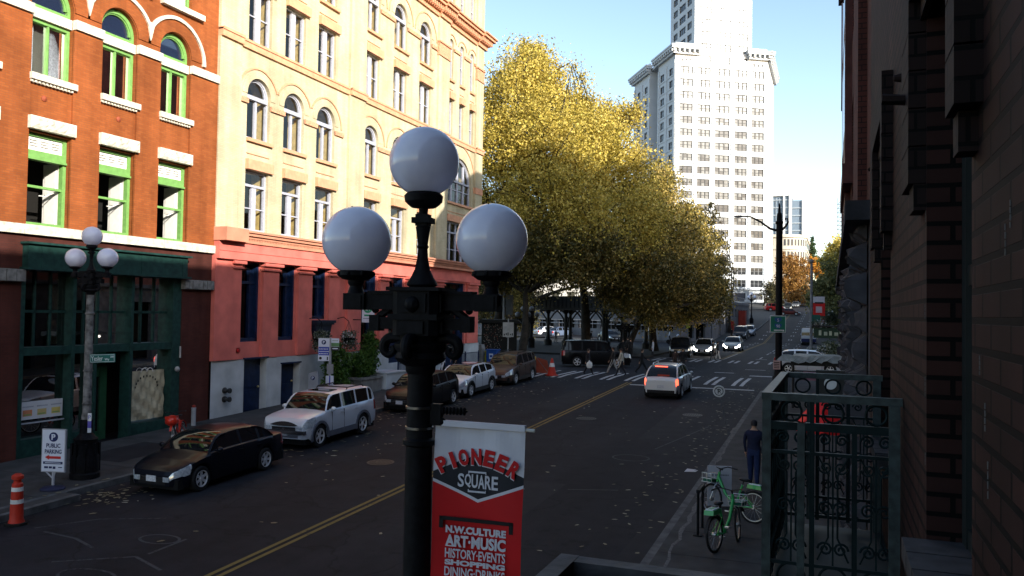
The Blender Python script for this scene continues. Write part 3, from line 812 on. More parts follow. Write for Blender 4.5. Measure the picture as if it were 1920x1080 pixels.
def cwin(u, wd, v0, h, ty, store={}):
    loc = lpos(u, v0, CB)
    key = (ty, wd)
    if key in store:
        copy_tree(store[key], CB, loc); return
    sp = h - wd / 2 if ty in ('R', 'R2', 'RN') else h - 1.55 if ty == 'R3' else h
    F = .09 if wd > 1 else .06
    def f(mb):
        for a, b in ((0, F), (wd - F, wd)): mb.box(a, b, -.26, -.13, 0, sp)
        mb.box(F, wd - F, -.26, -.12, 0, .08)
        if sp < h:
            mb.arc(wd / 2, sp, wd / 2 - F, wd / 2, 0, math.pi, -.26, -.13, 18, ky=(h - sp) / (wd / 2))
            mb.arc(wd / 2, sp, wd / 2 - F - .05, wd / 2 - F + .01, 0, math.pi, -.26, -.17, 18, ky=(h - sp) / (wd / 2))
        else: mb.box(F, wd - F, -.26, -.13, h - .08, h)
        if ty in ('R', 'R2'):
            mb.box(F, wd - F, -.26, -.06, sp - .2, sp - .04); mb.box(wd / 2 - .06, wd / 2 + .06, -.25, -.14, .08, sp - .2)
        elif ty == 'A':
            mb.box(F, wd - F, -.26, -.10, 1.76, 1.86); mb.box(wd / 2 - .14, wd / 2 + .14, -.25, -.14, .08, 1.76)
            mb.box(F, wd - F, -.24, -.16, .88, .93)
        elif ty in ('C', 'E'):
            mb.box(wd / 2 - .15, wd / 2 + .15, -.25, -.14, .08, h - .08); mb.box(F, wd - F, -.24, -.16, h * .5, h * .5 + .05)
        elif ty in ('A3', 'R3'):
            for i in (1, 2, 3): x = wd * i / 4; mb.box(x - .07, x + .07, -.25, -.14, .08, h - .4 if ty == 'R3' else h - .08)
            mb.box(F, wd - F, -.26, -.10, sp if ty == 'R3' else 1.8, (sp if ty == 'R3' else 1.8) + .1)
            mb.box(F, wd - F, -.24, -.16, .8, .85)
        else:
            mb.box(F, wd - F, -.24, -.16, h * .45, h * .45 + .05)
            if ty == 'RN': mb.box(F, wd - F, -.24, -.14, sp - .04, sp + .02)
    o = proto(f, "window", M_LILA, CB, loc)
    def f(mb):
        if sp < h:
            mb.poly([(F, -.215, .06), (wd - F, -.215, .06)] + [(wd / 2 + (wd / 2 - F) * math.cos(math.pi * i / 16), -.215, sp + (h - sp - F) * math.sin(math.pi * i / 16)) for i in range(17)])
        else: mb.poly([(F, -.215, .06), (wd - F, -.215, .06), (wd - F, -.215, h - .06), (F, -.215, h - .06)])
    proto(f, "pane", G_CLR, o, None)
    if sp == h:
        def f(mb): mb.box(-.02, wd + (.17 if wd > 1 else .08), -.12, .16, h + .002, h + .40)
        proto(f, "lintel", M_TERR, o, None)
    if ty not in ('A', 'A3', 'C', 'E', 'N'):
        def f(mb):
            mb.box(-.02, wd + (.14 if wd > 1 else .08), -.2, .13, -.14, -.002); mb.box(.02, wd, -.05, .04, -.62, -.59)
        proto(f, "sill", M_TERR, o, None)
    store[key] = o
for w_ in WINS: cwin(*w_)
# pink ground floor
GR = [(26.05, 27.30, 3.76, 6.92), (28.42, 29.66, 3.76, 6.92), (30.8, 31.98, 4.65, 6.92), (35.0, 36.45, 1.93, 6.85), (37.66, 39.3, 2.33, 6.85), (40.6, 42.1, 2.33, 6.85), (44.26, 47.19, 1.6, 6.85)]
DR = [(26.35, 27.74, .86, 3.08), (28.71, 29.98, .93, 2.77)]
def f(mb):
    wall(mb, 24.5, 49.35, 3.08, 7.6, [h for h in GR[:3]] + [(a, b, 3.08, d) for a, b, c, d in GR[3:]], dep=.45)
    for a, b in ((25.5, 26.02), (27.35, 28.36), (29.72, 30.72), (32.05, 32.9), (33.6, 34.6), (36.6, 37.5), (39.45, 40.4), (42.3, 44.0), (47.4, 48.9)):
        mb.box(a, b, -.02, .12, 3.1, 6.62); mb.box(a - .05, b + .05, -.02, .20, 6.62, 6.70); mb.box(a - .02, b + .02, -.02, .14, 6.70, 6.80); mb.box(a - .09, b + .09, -.02, .30, 6.80, 6.92)
    mb.box(24.5, 25.5, -.02, .16, 3.1, 6.95)
    mb.box(24.5, 34, -.02, .33, 6.95, 7.25); mb.box(24.5, 34, -.02, .36, 7.25, 7.30); mb.box(24.5, 34.0, -.02, .32, 7.30, 7.62)
    mb.box(34, 49.35, -.02, .12, 6.95, 7.62)
part(CB, ML, "ground_floor_wall", f, M_PINK)
def f(mb):
    mb.box(24.5, 49.4, -.02, .40, 7.62, 7.72); mb.box(24.5, 49.4, -.02, .42, 7.80, 7.90); mb.box(24.5, 49.5, -.02, .52, 7.90, 8.02); mb.box(24.5, 49.6, -.02, .60, 8.02, 8.10)
    x = 24.5
    while x < 49.2: mb.box(x, x + .045, .30, .40, 7.72, 7.80); x += .1
    mb.box(24.5, 49.4, -.02, .31, 7.72, 7.80); mb.box(24.46, 25.7, -.02, .68, 7.62, 8.12)
part(CB, ML, "base_cornice", f, mat("salmon stucco", (.50, .215, .135), .8, var=.12, scale=2))
def f(mb):
    wall(mb, 24.5, 49.35, .3, 3.08, DR + [(a, b, min(c, 3.0), 3.08) for a, b, c, d in GR[3:]], dep=.4, y=.07)
    mb.box(24.5, 49.35, -.02, .09, 3.0, 3.1) if False else None
    mb.box(24.5, 34.5, .07, .09, .3, .62)
part(CB, ML, "plinth", f, M_BASE)
for gh_ in GR:
    def f(mb):
        a, b, c, d = gh_
        for x0, x1 in ((a, a + .1), (b - .1, b)): mb.box(x0, x1, -.42, -.1, c, d)
        mb.box(a, b, -.42, -.1, c, c + .14); mb.box(a, b, -.42, -.2, d - .08, d)
        mb.box(a, b, -.42, -.2, d - .85, d - .75)
        if c < 2.5: mb.box(a, b, -.42, -.15, c + .9, c + 1.0); mb.box(a, b, -.42, -.25, c, c + .9)
        mb.box(b - .38, b - .1, -.41, -.25, c, d - .3)
    wq = part(CB, ML, "shop_window", f, M_BLUE)
    a, b, c, d = gh_
    part(CB, ML, "pane", lambda mb: mb.poly([(a, -.36, c), (b, -.36, c), (b, -.36, d), (a, -.36, d)]), G_SHOP, None, wq)
for i, (a, b, c, d) in enumerate(DR):
    def f(mb):
        mb.box(a, b, -.33, -.26, c - .3, d)
        for z0, z1 in ((c + .15, c + .95), (c + 1.05, d - .12)): mb.box(a + .12, b - .12, -.26, -.245, z0, z1)
        mb.box(a - .06, b + .06, .07, .13, d, d + .06)
    dd = part(CB, ML, "door", f, M_BLUE)
    def f(mb): mb.sphere((b - .18, -.2, c + 1.05), .05, 10, 6)
    part(CB, ML, "handle", f, mat("brass", (.5, .4, .2), .3, 1.0), .7, dd)
def f(mb):
    for a, b, z in ((30.72, 32.2, 4.6),):
        mb.box(a, b, -.2, .42, z - .12, z); mb.box(a + .05, b - .05, -.1, .36, z - .2, z - .12)
        mb.prism([(a + .1, z - .2), (b - .1, z - .2), (b - .28, z - .85), (a + .28, z - .85)], 'y', -.05, .26)
part(CB, ML, "window_corbel", f, mat("black blue paint", (.008, .014, .03), .5))
def f(mb):   # things seen in the shop windows
    mb.box(28.5, 28.75, -.32, -.3, 5.6, 6.2, 0); mb.text("LA", TR(28.62, -.30, 5.72), .32, .2, 1)
    mb.box(28.48, 29.25, -.9, -.88, 3.8, 5.4, 2); mb.box(31.0, 31.7, -.8, -.78, 4.8, 6.4, 2)
    for i in range(3): mb.box(37.9 + i * .35, 38.15 + i * .35, -.55, -.5, 3.3 + .1 * (i % 2), 4.0, 1 if i != 1 else 3)
    mb.box(38.2, 38.5, -.5, -.45, 5.3, 6.1, 4); mb.box(40.9, 41.2, -.5, -.45, 4.6, 5.4, 2); mb.box(45, 46.6, -.6, -.55, 3.0, 4.4, 2)
part(CB, ML, "window_display", f, [mat("sign green", (.03, .25, .13), .5), M_WPNT, mat("display grey", (.13, .13, .125), .8, var=.5, scale=8), mat("display pink", (.5, .15, .2), .6), mat("display lime", (.45, .5, .08), .6)])
# ---------------------------------------------------------------- white skyscraper
M_TCOT = mat("white terracotta", (.51, .535, .56), .6, var=.05, scale=.5)
M_TFRM = mat("tower window frame", (.035, .037, .04), .5, var=0)
M_TGL = [mat("tower pane pale", (.14, .145, .15), .2, var=.35, scale=2), mat("tower pane grey", (.055, .055, .06), .2, var=.2, scale=2), mat("tower pane dark", (.03, .032, .035), .1, var=0)]
A1 = Vector((.845, .534, 0)).normalized(); A2 = Vector((-.534, .845, 0)).normalized()
TP = Vector((-41.4, 230.0, 0))
TW = thing("skyscraper", "tall white skyscraper with rows of triple windows, bracketed cornice and narrower shaft", "skyscraper", (TP.x, TP.y, 6))
TM = FR(TP, A1, -A2)                       # front: u along A1, outward towards the street
TL = FR(TP, A2, -A1)                       # left flank: u runs back from the left corner
L1 = 28.2
COLS = [(1.4, 5.3), (6.8, 10.6), (12.1, 16.5), (18.1, 21.9), (23.3, 27.1)]
SHC = [(7.05, 10.75), (12.3, 16.8), (18.2, 22.0)]
rows = [75.32 - 3.53 * k for k in range(20)]
SR = [82.3 + 3.5 * k for k in range(0, 9)]
fh = [(a, b, t - 2.05, t) for t in rows for a, b in COLS]
at_ = [(a + .25 + i * 1.22, a + .95 + i * 1.22, 76.55, 77.4) for a, b in (COLS[0], COLS[4]) for i in range(3)]
fh2 = [(a, b, 76.6, 78.75) for a, b in COLS[1:4]]
LW = [(2.0, 4.6), (8.4, 11.4)]; LW2 = [(22.2, 24.8), (28.6, 31.2)]
EG = 58.0
def f(mb):
    wall(mb, 0, L1, 12.9, 80, fh + at_ + fh2, dep=.35)
    wall(mb, 5.7, 23.2, 80, 116, [(a, b, t - 2.05, t) for t in SR for a, b in SHC], dep=.35)
    for a, b in ((0, 1.0), (5.75, 6.35), (11.0, 11.7), (16.9, 17.6), (22.3, 22.9), (27.4, 28.2)): mb.box(a, b, -.05, .22, 12.9, 76)
    for t in rows: mb.box(.0, 28.2, -.05, .10, t - 2.55, t - 2.3)
    # roofs and hidden sides
    mb.box(.4, L1, -33, -.4, 79.4, 80.2); mb.box(5.7, 23.2, -18, -.4, 115.5, 116)
part(TW, TM, "facade", f, M_TCOT)
def f(mb):
    wall(mb, 0, 13, 5, 80, [(a, b, t - 2.05, t) for t in rows for a, b in LW], dep=.35)
    wall(mb, 20, 34, 5, 80, [(a, b, t - 2.05, t) for t in rows for a, b in LW2], dep=.35)
    wall(mb, 13, 20, 5, 79, [(15.2, 17.6, t - 2.3, t) for t in rows], dep=.35, y=-5.5)
    for a, b in ((0, 1.0), (6.2, 6.8), (12.2, 13), (20, 20.8), (26.4, 27), (33.2, 34)): mb.box(a, b, -.05, .2, 5, 77)
    for a, b in ((0, 13), (20, 34)):
        for t in rows: mb.box(a, b, -.05, .14, t - 2.55, t - 2.3)
    for q in (13, 20): mb.poly([(q, 0, 5), (q, -5.5, 5), (q, -5.5, 79.5), (q, 0, 79.5)])
part(TW, TL, "flank", f, M_TCOT)
SL_ = TP + A1 * 5.7
def f(mb): wall(mb, 0, 18, 79, 116, [(a, b, t - 2.05, t) for t in SR for a, b in ((2.2, 5.4), (6.6, 11.2), (12.6, 15.8))], dep=.35)
part(TW, FR(SL_, A2, -A1), "shaft_flank", f, M_TCOT)
RS = TP + A1 * L1
TR_ = FR(RS, Vector((0, 1, 0)), Vector((1, 0, 0)))
rw = [(1.6 + 3.9 * i, 3.6 + 3.9 * i, t - 2.05, t) for t in rows for i in range(6)]
def f(mb): wall(mb, 0, 26, 5, 80, rw + [(1.6 + 3.9 * i, 3.6 + 3.9 * i, z, z + 3) for i in range(6) for z in (6.5,)], dep=.3)
part(TW, TR_, "street_flank", f, M_TCOT)
def f(mb):      # lower storeys with big openings
    hs = [(a - .3, b + .3, 8.6, 11.6) for a, b in COLS] + [(a - .2, b + .2, 6.0, 8.2) for a, b in COLS]
    wall(mb, 0, L1, 5, 12.9, hs, dep=.6)
    mb.box(-.2, L1 + .2, -.05, .5, 12.6, 13.1); mb.box(-.1, L1 + .1, -.05, .35, 8.25, 8.5)
    mb.box(16, 22.2, .1, 2.4, 7.6, 8.1)
part(TW, TM, "base", f, M_TCOT)
def cornice(mb, a, b, z, h=2.4, d=1.5, parap=True):
    mb.box(a - d * .55, b + d * .55, -.3, d * .55, z, z + .5); mb.box(a - d, b + d, -.3, d, z + h * .55, z + h * .8); mb.box(a - d * 1.1, b + d * 1.1, -.3, d * 1.1, z + h * .8, z + h)
    x = a - d * .7
    while x < b + d * .7:
        mb.box(x, x + .5, 0, d * .95, z + .5, z + h * .55); x += 1.5
    if parap: mb.box(a + .2, b - .2, -.5, -.1, z + h, z + h + 1.0)
def f(mb):
    cornice(mb, 0, 6.0, 78.6); cornice(mb, 22.9, L1, 78.6)
part(TW, TM, "cornice", f, M_TCOT)
def f(mb): cornice(mb, 0, 13, 78.6, d=1.6); cornice(mb, 20.5, 34, 78.6, d=1.6)
part(TW, TL, "cornice", f, M_TCOT)
def f(mb): cornice(mb, 0, 26, 78.6)
part(TW, TR_, "cornice", f, M_TCOT)
def f(mb):
    for z in (6.2, 8.7): mb.box(.6, L1 - .6, -.62, -.55, z, z + 3)
part(TW, TM, "shop_glass", f, G_DK)
def f(mb): mb.box(12.5, 15.6, .06, .12, 9.9, 11.2, 0); mb.box(17.5, 21.5, .06, .10, 9.2, 11.6, 1); mb.box(10, 16.5, .5, 3.0, 12.0, 12.5, 0)
part(TW, TM, "awning", f, [mat("white canopy", (.7, .7, .68), .5), mat("slate panel", (.05, .055, .07), .5)])
# windows: the hundred that show largest are parts, the rest one part
trw = random.Random(8)
def tri_window(mb, a, b, c, d, y, n=3, r=None, dark=None):
    W = b - a
    for i in range(n):
        x0, x1 = a + W * i / n, a + W * (i + 1) / n
        for z0, z1 in ((c, (c + d) / 2), ((c + d) / 2, d)):
            k = dark if dark is not None else (1 if trw.random() < r else 0)
            mb.poly([(x0, y, z0), (x1, y, z0), (x1, y, z1), (x0, y, z1)], k)
def tri_frame(mb, a, b, c, d, y, n=3, t=.13):
    W = b - a
    for i in range(n + 1):
        x = a + W * i / n; q = t if 0 < i < n else t * .6
        mb.box(max(a, x - q), min(b, x + q), y, y + .08, c, d)
    mb.box(a, b, y, y + .06, c, c + .09); mb.box(a, b, y, y + .06, d - .10, d); mb.box(a, b, y, y + .05, (c + d) / 2 - .05, (c + d) / 2 + .05)
fstore = {}
def tower_window(h, r, M):
    a, b, c, d = h
    loc = M @ Vector((a, -.3, c)) - Vector(TW.location)
    key = round(b - a, 2)
    Mr = FR((0, 0, 0), A1, -A2)
    mb = MB(Mr); tri_frame(mb, 0, b - a, 0, d - c, 0)
    if key in fstore:
        o = fstore[key].copy(); COL.objects.link(o); o.parent = TW; o.location = loc
    else:
        o = mb.build("window", M_TFRM, TW, loc=loc); fstore[key] = o
    mb = MB(Mr); tri_window(mb, 0, b - a, 0, d - c, -.02, r=r); mb.build("pane", M_TGL, o)
vis = [h for h in fh if h[3] > 76 - 3.53 * 17][:80]
for h in vis: tower_window(h, trw.choice([.05, .1, .2, .35, .8, .5, .1]), TM)
sh = [(a, b, t - 2.05, t) for t in SR[:6] for a, b in SHC]
for h in sh: tower_window(h, trw.choice([.5, .8, .9, .3]), TM)
rest = [h for h in fh if h not in vis]
mb = MB(TR(*[-c for c in TW.location]) @ TM)
for h in rest: tri_window(mb, *h, -.3, r=.35); tri_frame(mb, *h, -.28)
for h in rest:
    if h[3] < 30: tri_window(mb, h[0], h[1], h[2], h[3], -.295, dark=2 if trw.random() < .6 else 1)
for h in at_ + fh2: tri_window(mb, *h, -.3, n=3 if h[1] - h[0] > 2 else 1, r=.3); tri_frame(mb, *h, -.28, n=3 if h[1] - h[0] > 2 else 1)
mb.M = TR(*[-c for c in TW.location]) @ TL
for t in rows:
    for a, b in LW + LW2: tri_window(mb, a, b, t - 2.05, t, -.3, n=2, dark=2); tri_frame(mb, a, b, t - 2.05, t, -.28, n=2)
    mb.box(15.2, 17.6, -5.9, -5.8, t - 2.3, t, 2)
mb.M = TR(*[-c for c in TW.location]) @ TR_
for h in rw: tri_window(mb, *h, -.28, n=2, r=.4); tri_frame(mb, *h, -.27, n=2)
mb.M = TR(*[-c for c in TW.location]) @ FR(SL_, A2, -A1)
for t in SR:
    for a, b in ((2.2, 5.4), (6.6, 11.2), (12.6, 15.8)): tri_window(mb, a, b, t - 2.05, t, -.3, dark=2); tri_frame(mb, a, b, t - 2.05, t, -.28)
# material order: panes 0-2, frames 3
kind(mb.build("window", [M_TGL[0], M_TGL[1], M_TGL[2]], TW), "stuff")

# ---------------------------------------------------------------- glass office tower and rounded stone block behind it
def block(name, label, cat, x0, x1, y0, y1, z0, z1, m):
    t = thing(name, label, cat, ((x0 + x1) / 2, y0, z0))
    mb = MB(TR(*[-c for c in t.location])); mb.box(x0, x1, y0, y1, z0, z1); mb.build("wall", m, t)
    return t
p0, p1, p2 = at(1447, 590, 520), at(1482, 590, 520), at(1506, 590, 530)
zt, zt2 = at(1470, 346, 520).z, at(1495, 378, 530).z
GT = thing("glass_tower", "pale blue glass office tower with white edges beyond the white skyscraper", "office tower", (p0.x, 520, 20))
mb = MB(TR(*[-c for c in GT.location])); mb.box(p0.x - 25, p1.x, 520, 545, 10, zt - 2); mb.box(p1.x, p2.x, 524, 545, 10, zt2); mb.build("curtain_wall", mat("blue tower glass", (.16, .21, .27), .15, var=.12, scale=.05), GT)
mb = MB(TR(*[-c for c in GT.location]))
mb.box(p0.x - 26, p1.x + .4, 519, 546, zt - 7, zt - 1); mb.box(p1.x - 1.2, p1.x + .5, 518.8, 520, 10, zt - 6); mb.box(p2.x - .8, p2.x + .2, 523, 524, 10, zt2); mb.box(p0.x + 6.2, p0.x + 7.2, 518.8, 520, 10, zt - 6)
mb.box(p0.x - 2, p0.x + 8, 525, 540, zt - 1, zt + 2); mb.box(p0.x + 1, p0.x + 2.2, 519, 520, zt - 1, zt + 3.5)
mb.build("frame", mat("tower white panel", (.62, .64, .65), .5, var=.05), GT)
mb = MB(TR(*[-c for c in GT.location]))
z = 20
while z < zt - 8:
    mb.box(p0.x - 25, p1.x, 519.6, 519.99, z, z + .7)
    if z < zt2 - 2: mb.box(p1.x + .5, p2.x - .8, 523.6, 523.99, z, z + .7)
    z += 4.6
for i in range(14): x = p0.x + i * 1.9; mb.box(x, x + .2, 519.5, 519.99, 20, min(zt - 8, 400)) if x < p1.x - 1 else None
mb.build("mullion", mat("tower mullion", (.30, .35, .40), .4, var=0), GT)

p0, p1 = at(1446, 590, 360), at(1511, 590, 352)
zt = at(1480, 440, 355).z
RBk = thing("stone_building", "cream stone office block with rounded corner and heavy cornice behind the amber tree", "building", (p0.x, 352, 10))
c = Vector((p1.x - 9, 362)); prof = [(p0.x - 14, 353)] + [(c.x + 9 * math.cos(t), c.y + 9 * math.sin(t)) for t in np.linspace(-math.pi / 2, 0.2, 12)] + [(p1.x, 392), (p0.x - 14, 392)]
def off(pr, d):
    cx = sum(p[0] for p in pr) / len(pr); cy = sum(p[1] for p in pr) / len(pr)
    return [(cx + (x - cx) * (1 + d / 18), cy + (y - cy) * (1 + d / 18)) for x, y in pr]
mb = MB(TR(*[-c_ for c_ in RBk.location])); mb.prism(prof, 'z', 8, zt); mb.build("wall", mat("cream stone far", (.46, .43, .37), .8, var=.1, scale=.3), RBk)
mb = MB(TR(*[-c_ for c_ in RBk.location]))
for z, d, h in ((zt - 1.2, 1.3, .8), (zt - 6.2, .9, .7), (zt - 11.5, .9, .6), (zt - 17, .5, .5)): mb.prism(off(prof, d), 'z', z, z + h)
mb.build("cornice", mat("cream stone far", (.5, .47, .4), .8), RBk)
mb = MB(TR(*[-c_ for c_ in RBk.location]))
q = off(prof, .15)
for zi in range(5):
    z = zt - 4.6 - zi * 5.0
    for i in range(13):
        a, b = Vector(q[i]), Vector(q[i + 1]); L = (b - a).length; n = max(1, int(L / 2.9))
        for j in range(n):
            s0, s1 = a + (b - a) * ((j + .22) / n), a + (b - a) * ((j + .78) / n)
            mb.poly([(s0.x, s0.y, z), (s1.x, s1.y, z), (s1.x, s1.y, z + 2.6), (s0.x, s0.y, z + 2.6)])
mb.build("window", mat("far window", (.06, .06, .065), .2, var=0), RBk)
# small pale flats and a lattice mast near the crest
p = at(1500, 470, 640)
FB = thing("apartment_building", "small pale flats far off above the orange tree", "building", (p.x, 640, 20))
mb = MB(TR(*[-c_ for c_ in FB.location])); zt = at(1500, 455, 640).z; mb.box(p.x - 8, at(1524, 470, 640).x, 640, 655, 18, zt); mb.build("wall", mat("pale flats", (.5, .48, .46), .8), FB)
mb = MB(TR(*[-c_ for c_ in FB.location]))
for i in range(3): mb.box(p.x - 8, p.x + 9, 639.2, 640, zt - 2.5 - i * 3.4, zt - 1 - i * 3.4)
mb.build("balcony_band", mat("flats band", (.2, .2, .2), .8), FB)
p, p2 = at(1574, 372, 420), at(1574, 470, 420)
MT = thing("lattice_mast", "thin steel lattice mast rising above a pale gold street tree", "mast", (p.x, 420, p2.z))
mb = MB(TR(*[-c_ for c_ in MT.location])); w_ = .9
for x in (-w_, w_):
    for y in (-w_, w_): mb.tube([(p.x + x, 420 + y, p2.z - 20), (p.x + x, 420 + y, p.z)], .12, 4)
z = p2.z - 20
while z < p.z - 1:
    for y in (-w_, w_): mb.tube([(p.x - w_, 420 + y, z), (p.x + w_, 420 + y, z)], .10, 4); mb.tube([(p.x - w_, 420 + y, z), (p.x + w_, 420 + y, z + 2)], .08, 4)
    z += 2
mb.build("lattice", mat("mast steel", (.10, .11, .13), .5), MT)

# ---------------------------------------------------------------- buildings glimpsed between the plane trees
p0, p1 = at(985, 600, 150), at(1160, 600, 150)
PB = thing("corner_building", "pale sunlit building glimpsed through the plane tree leaves", "building", (p0.x, 150, 4))
zt = at(1080, 470, 150).z
def f(mb):
    hs = [(x, x + 1.6, z, z + 2.2) for x in np.arange(2, p1.x - p0.x + 8, 3.2) for z in np.arange(7, zt - 3, 3.8)]
    wall(mb, 0, p1.x - p0.x + 10, 1.5, zt, hs, dep=.3); mb.box(-.5, p1.x - p0.x + 10.5, -.5, .6, zt - .8, zt)
PM = FR((p0.x, 150, 0), (1, 0, 0), (0, -1, 0))
part(PB, PM, "wall", f, mat("pale stone", (.58, .54, .48), .8, var=.15, scale=.6))
def f(mb): mb.box(.5, p1.x - p0.x + 9.5, -.5, -.4, 1.5, zt - 1)
part(PB, PM, "window", f, G_DK)
# ---------------------------------------------------------------- sloping concrete parking garage
M_CONC = mat("garage concrete", (.15, .15, .16), .85, var=.25, scale=.7, detail=8)
GA = thing("parking_garage", "grey concrete parking garage with an angled corner, open decks and railings", "garage", (-18, 109.5, 1.5))
gM = FR((0, 0, 0), (1, 0, 0), (0, 1, 0)) if False else Matrix.Identity(4)
ZR = 7.2
def f(mb):
    # street side wall along x = -15.2
    M0 = mb.M; mb.M = M0 @ FR((-15.2, 112, 0), (0, 1, 0), (1, 0, 0))
    hs = [(2.5 + i * 4.6, 5.3 + i * 4.6, 4.9, 6.2) for i in range(11)] + [(1.0, 2.2, 1.6, 4.0)] + [(9 + i * 9, 12 + i * 9, 2.2, 4.3) for i in range(2)]
    wall(mb, 0, 55, 1.3, ZR, hs, dep=.4)
    mb.box(0, 55, -.3, .12, ZR - .25, ZR + .2)
    # blunt corner
    mb.M = M0 @ FR((-18.6, 109.2, 0), Vector((3.4, 2.8, 0)).normalized(), Vector((2.8, -3.4, 0)).normalized())
    wall(mb, 0, 4.41, 1.3, ZR, [(1.0, 2.0, 2.0, 3.8), (2.3, 3.7, 1.6, 3.9)], dep=.5); mb.box(.8, 2.2, .0, .06, 3.8, 3.9); mb.box(2.2, 3.9, .0, .5, 4.0, 4.1)
    # rear flank along the diagonal street with open decks
    mb.M = M0 @ FR((-18.6, 109.2, 0), Vector((-.845, .534, 0)).normalized(), Vector((-.534, -.845, 0)).normalized())
    wall(mb, 0, 40, 1.3, ZR, [(1.2 + i * 5, 5.6 + i * 5, 2.9, 4.2) for i in range(7)] + [(1.2 + i * 5, 5.6 + i * 5, 5.3, 6.6) for i in range(7)], dep=.5)
    mb.M = M0
    mb.prism([(-15.6, 113), (-18.6, 110.2), (-50, 130), (-50, 165), (-15.6, 165)], 'z', ZR - .6, ZR - .3)
part(GA, gM, "wall", f, M_CONC)
def f(mb): mb.prism([(-16.2, 113), (-18.6, 111.2), (-49, 130.5), (-49, 164), (-16.2, 164)], 'z', 1.4, ZR - .7)
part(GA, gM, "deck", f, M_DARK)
def f(mb):
    d = Vector((-.845, .534, 0)).normalized(); o = Vector((-18.75, 109.0, 0))
    for z in (3.6, 4.1): mb.tube([(o.x, o.y, z), (o.x + d.x * 36, o.y + d.y * 36, z)], .06, 5)
    for i in range(36): p = o + d * i; mb.tube([(p.x, p.y, 2.9), (p.x, p.y, 4.1)], .035, 4)
    for i in range(24): y = 113 + i * 2.2; mb.tube([(-15.1, y, ZR + .2), (-15.1, y, ZR + 1.1)], .03, 4)
    mb.tube([(-15.1, 113, ZR + 1.1), (-15.1, 165, ZR + 1.1)], .04, 4)
part(GA, gM, "railing", f, mat("galvanised rail", (.30, .30, .31), .5))
part(GA, gM, "entry_panel", lambda mb: mb.box(-14.9, -14.2, 131, 132.2, 1.9, 4.3), mat("garage red", (.30, .035, .022), .6))
part(GA, gM, "entry_panel", lambda mb: mb.box(-15.1, -14.0, 147, 149.5, 3.2, 6.0), mat("garage red", (.30, .035, .022), .6))

# ---------------------------------------------------------------- iron pergola in the square
M_IRON = mat("black ironwork", (.012, .012, .013), .5, var=.3, scale=20)
pg = [at(1012, 600, 84), at(1190, 600, 78)]
PE = thing("pergola", "long dark iron pergola with arched brackets under the plane trees", "pergola", ((pg[0].x + pg[1].x) / 2, 82, 1.65))
d = (pg[1] - pg[0]); d.z = 0; LP = d.length; d.normalize()
PM = FR((pg[0].x, pg[0].y, 0), d, Vector((d.y, -d.x, 0)))
zr = at(1100, 582, 81).z; zr2 = at(1100, 556, 81).z
def f(mb):
    mb.box(-.8, LP + .8, -4.6, .9, zr, zr + .25); mb.prism([(-.9, zr + .25), (LP + .9, zr + .25), (LP + .4, zr2), (-.4, zr2)], 'y', -4.0, .3)
    for i in range(int(LP / .6)): mb.box(i * .6, i * .6 + .08, -4.1, .36, zr + .25, zr2 + .05)
    for i in range(int(LP / 1.2) + 1): mb.tube([(i * 1.2, .3, zr2), (i * 1.2, .3, zr2 + .35), (i * 1.2 + .12, .3, zr2 + .45)], .035, 5)
part(PE, PM, "roof", f, M_IRON)
n = 5
for i in range(n):
    for yy in (-3.4, 0):
        x = LP * (i + .5) / n
        def f(mb):
            mb.lathe([(.42, 1.6), (.42, 2.2), (.26, 2.35), (.2, 2.6), (.15, 5), (.24, zr - .3), (.28, zr)], (x, yy, 0), 10)
            for s in (-1, 1): mb.tube([(x + s * .15, yy, zr - 1.6), (x + s * .35, yy, zr - .9), (x + s * .9, yy, zr - .35), (x + s * LP / n / 2, yy, zr - .08)], .09, 6)
        part(PE, PM, "column", f, M_IRON, .6)
# ---------------------------------------------------------------- brick building on the near right, with balconies
XW = .45
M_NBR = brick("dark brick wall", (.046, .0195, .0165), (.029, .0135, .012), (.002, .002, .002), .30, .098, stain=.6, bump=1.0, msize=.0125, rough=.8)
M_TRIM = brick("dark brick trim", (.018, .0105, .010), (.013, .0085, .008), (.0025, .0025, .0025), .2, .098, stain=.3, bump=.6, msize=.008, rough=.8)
M_WFRM = mat("dark green window frame", (.012, .016, .016), .5, var=.2)
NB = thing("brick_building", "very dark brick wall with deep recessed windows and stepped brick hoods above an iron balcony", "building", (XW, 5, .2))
# local: u along +Y, outward = -X
MN = FR((XW, 0, 0), (0, 1, 0), (-1, 0, 0))
WN = [(-1.0, .38), (3.22, 4.68), (7.45, 8.85)]
def f(mb):
    hs = [(a, b, 3.98, 6.65) for a, b in WN] + [(a, b, 8.6, 11.2) for a, b in WN] + [(a, b, 12.4, 15) for a, b in WN] + [(a, b, .5, 2.9) for a, b in WN] + [(-14 + i * 4, -12.6 + i * 4, z, z + 2.6) for i in range(3) for z in (4, 8.6, 12.4)]
    wall(mb, -24, 11.3, -1, 16.1, hs, dep=.30)
    mb.box(-24, 11.3, -14, -.34, 15.6, 16.05); mb.box(-24, -23.7, -14, -.01, -1, 15.6); mb.box(11.0, 11.28, -14, -.01, 0, 15.6)
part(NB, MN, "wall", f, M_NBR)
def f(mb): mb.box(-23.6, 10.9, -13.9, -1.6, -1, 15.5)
part(NB, MN, "room", f, M_DARK)
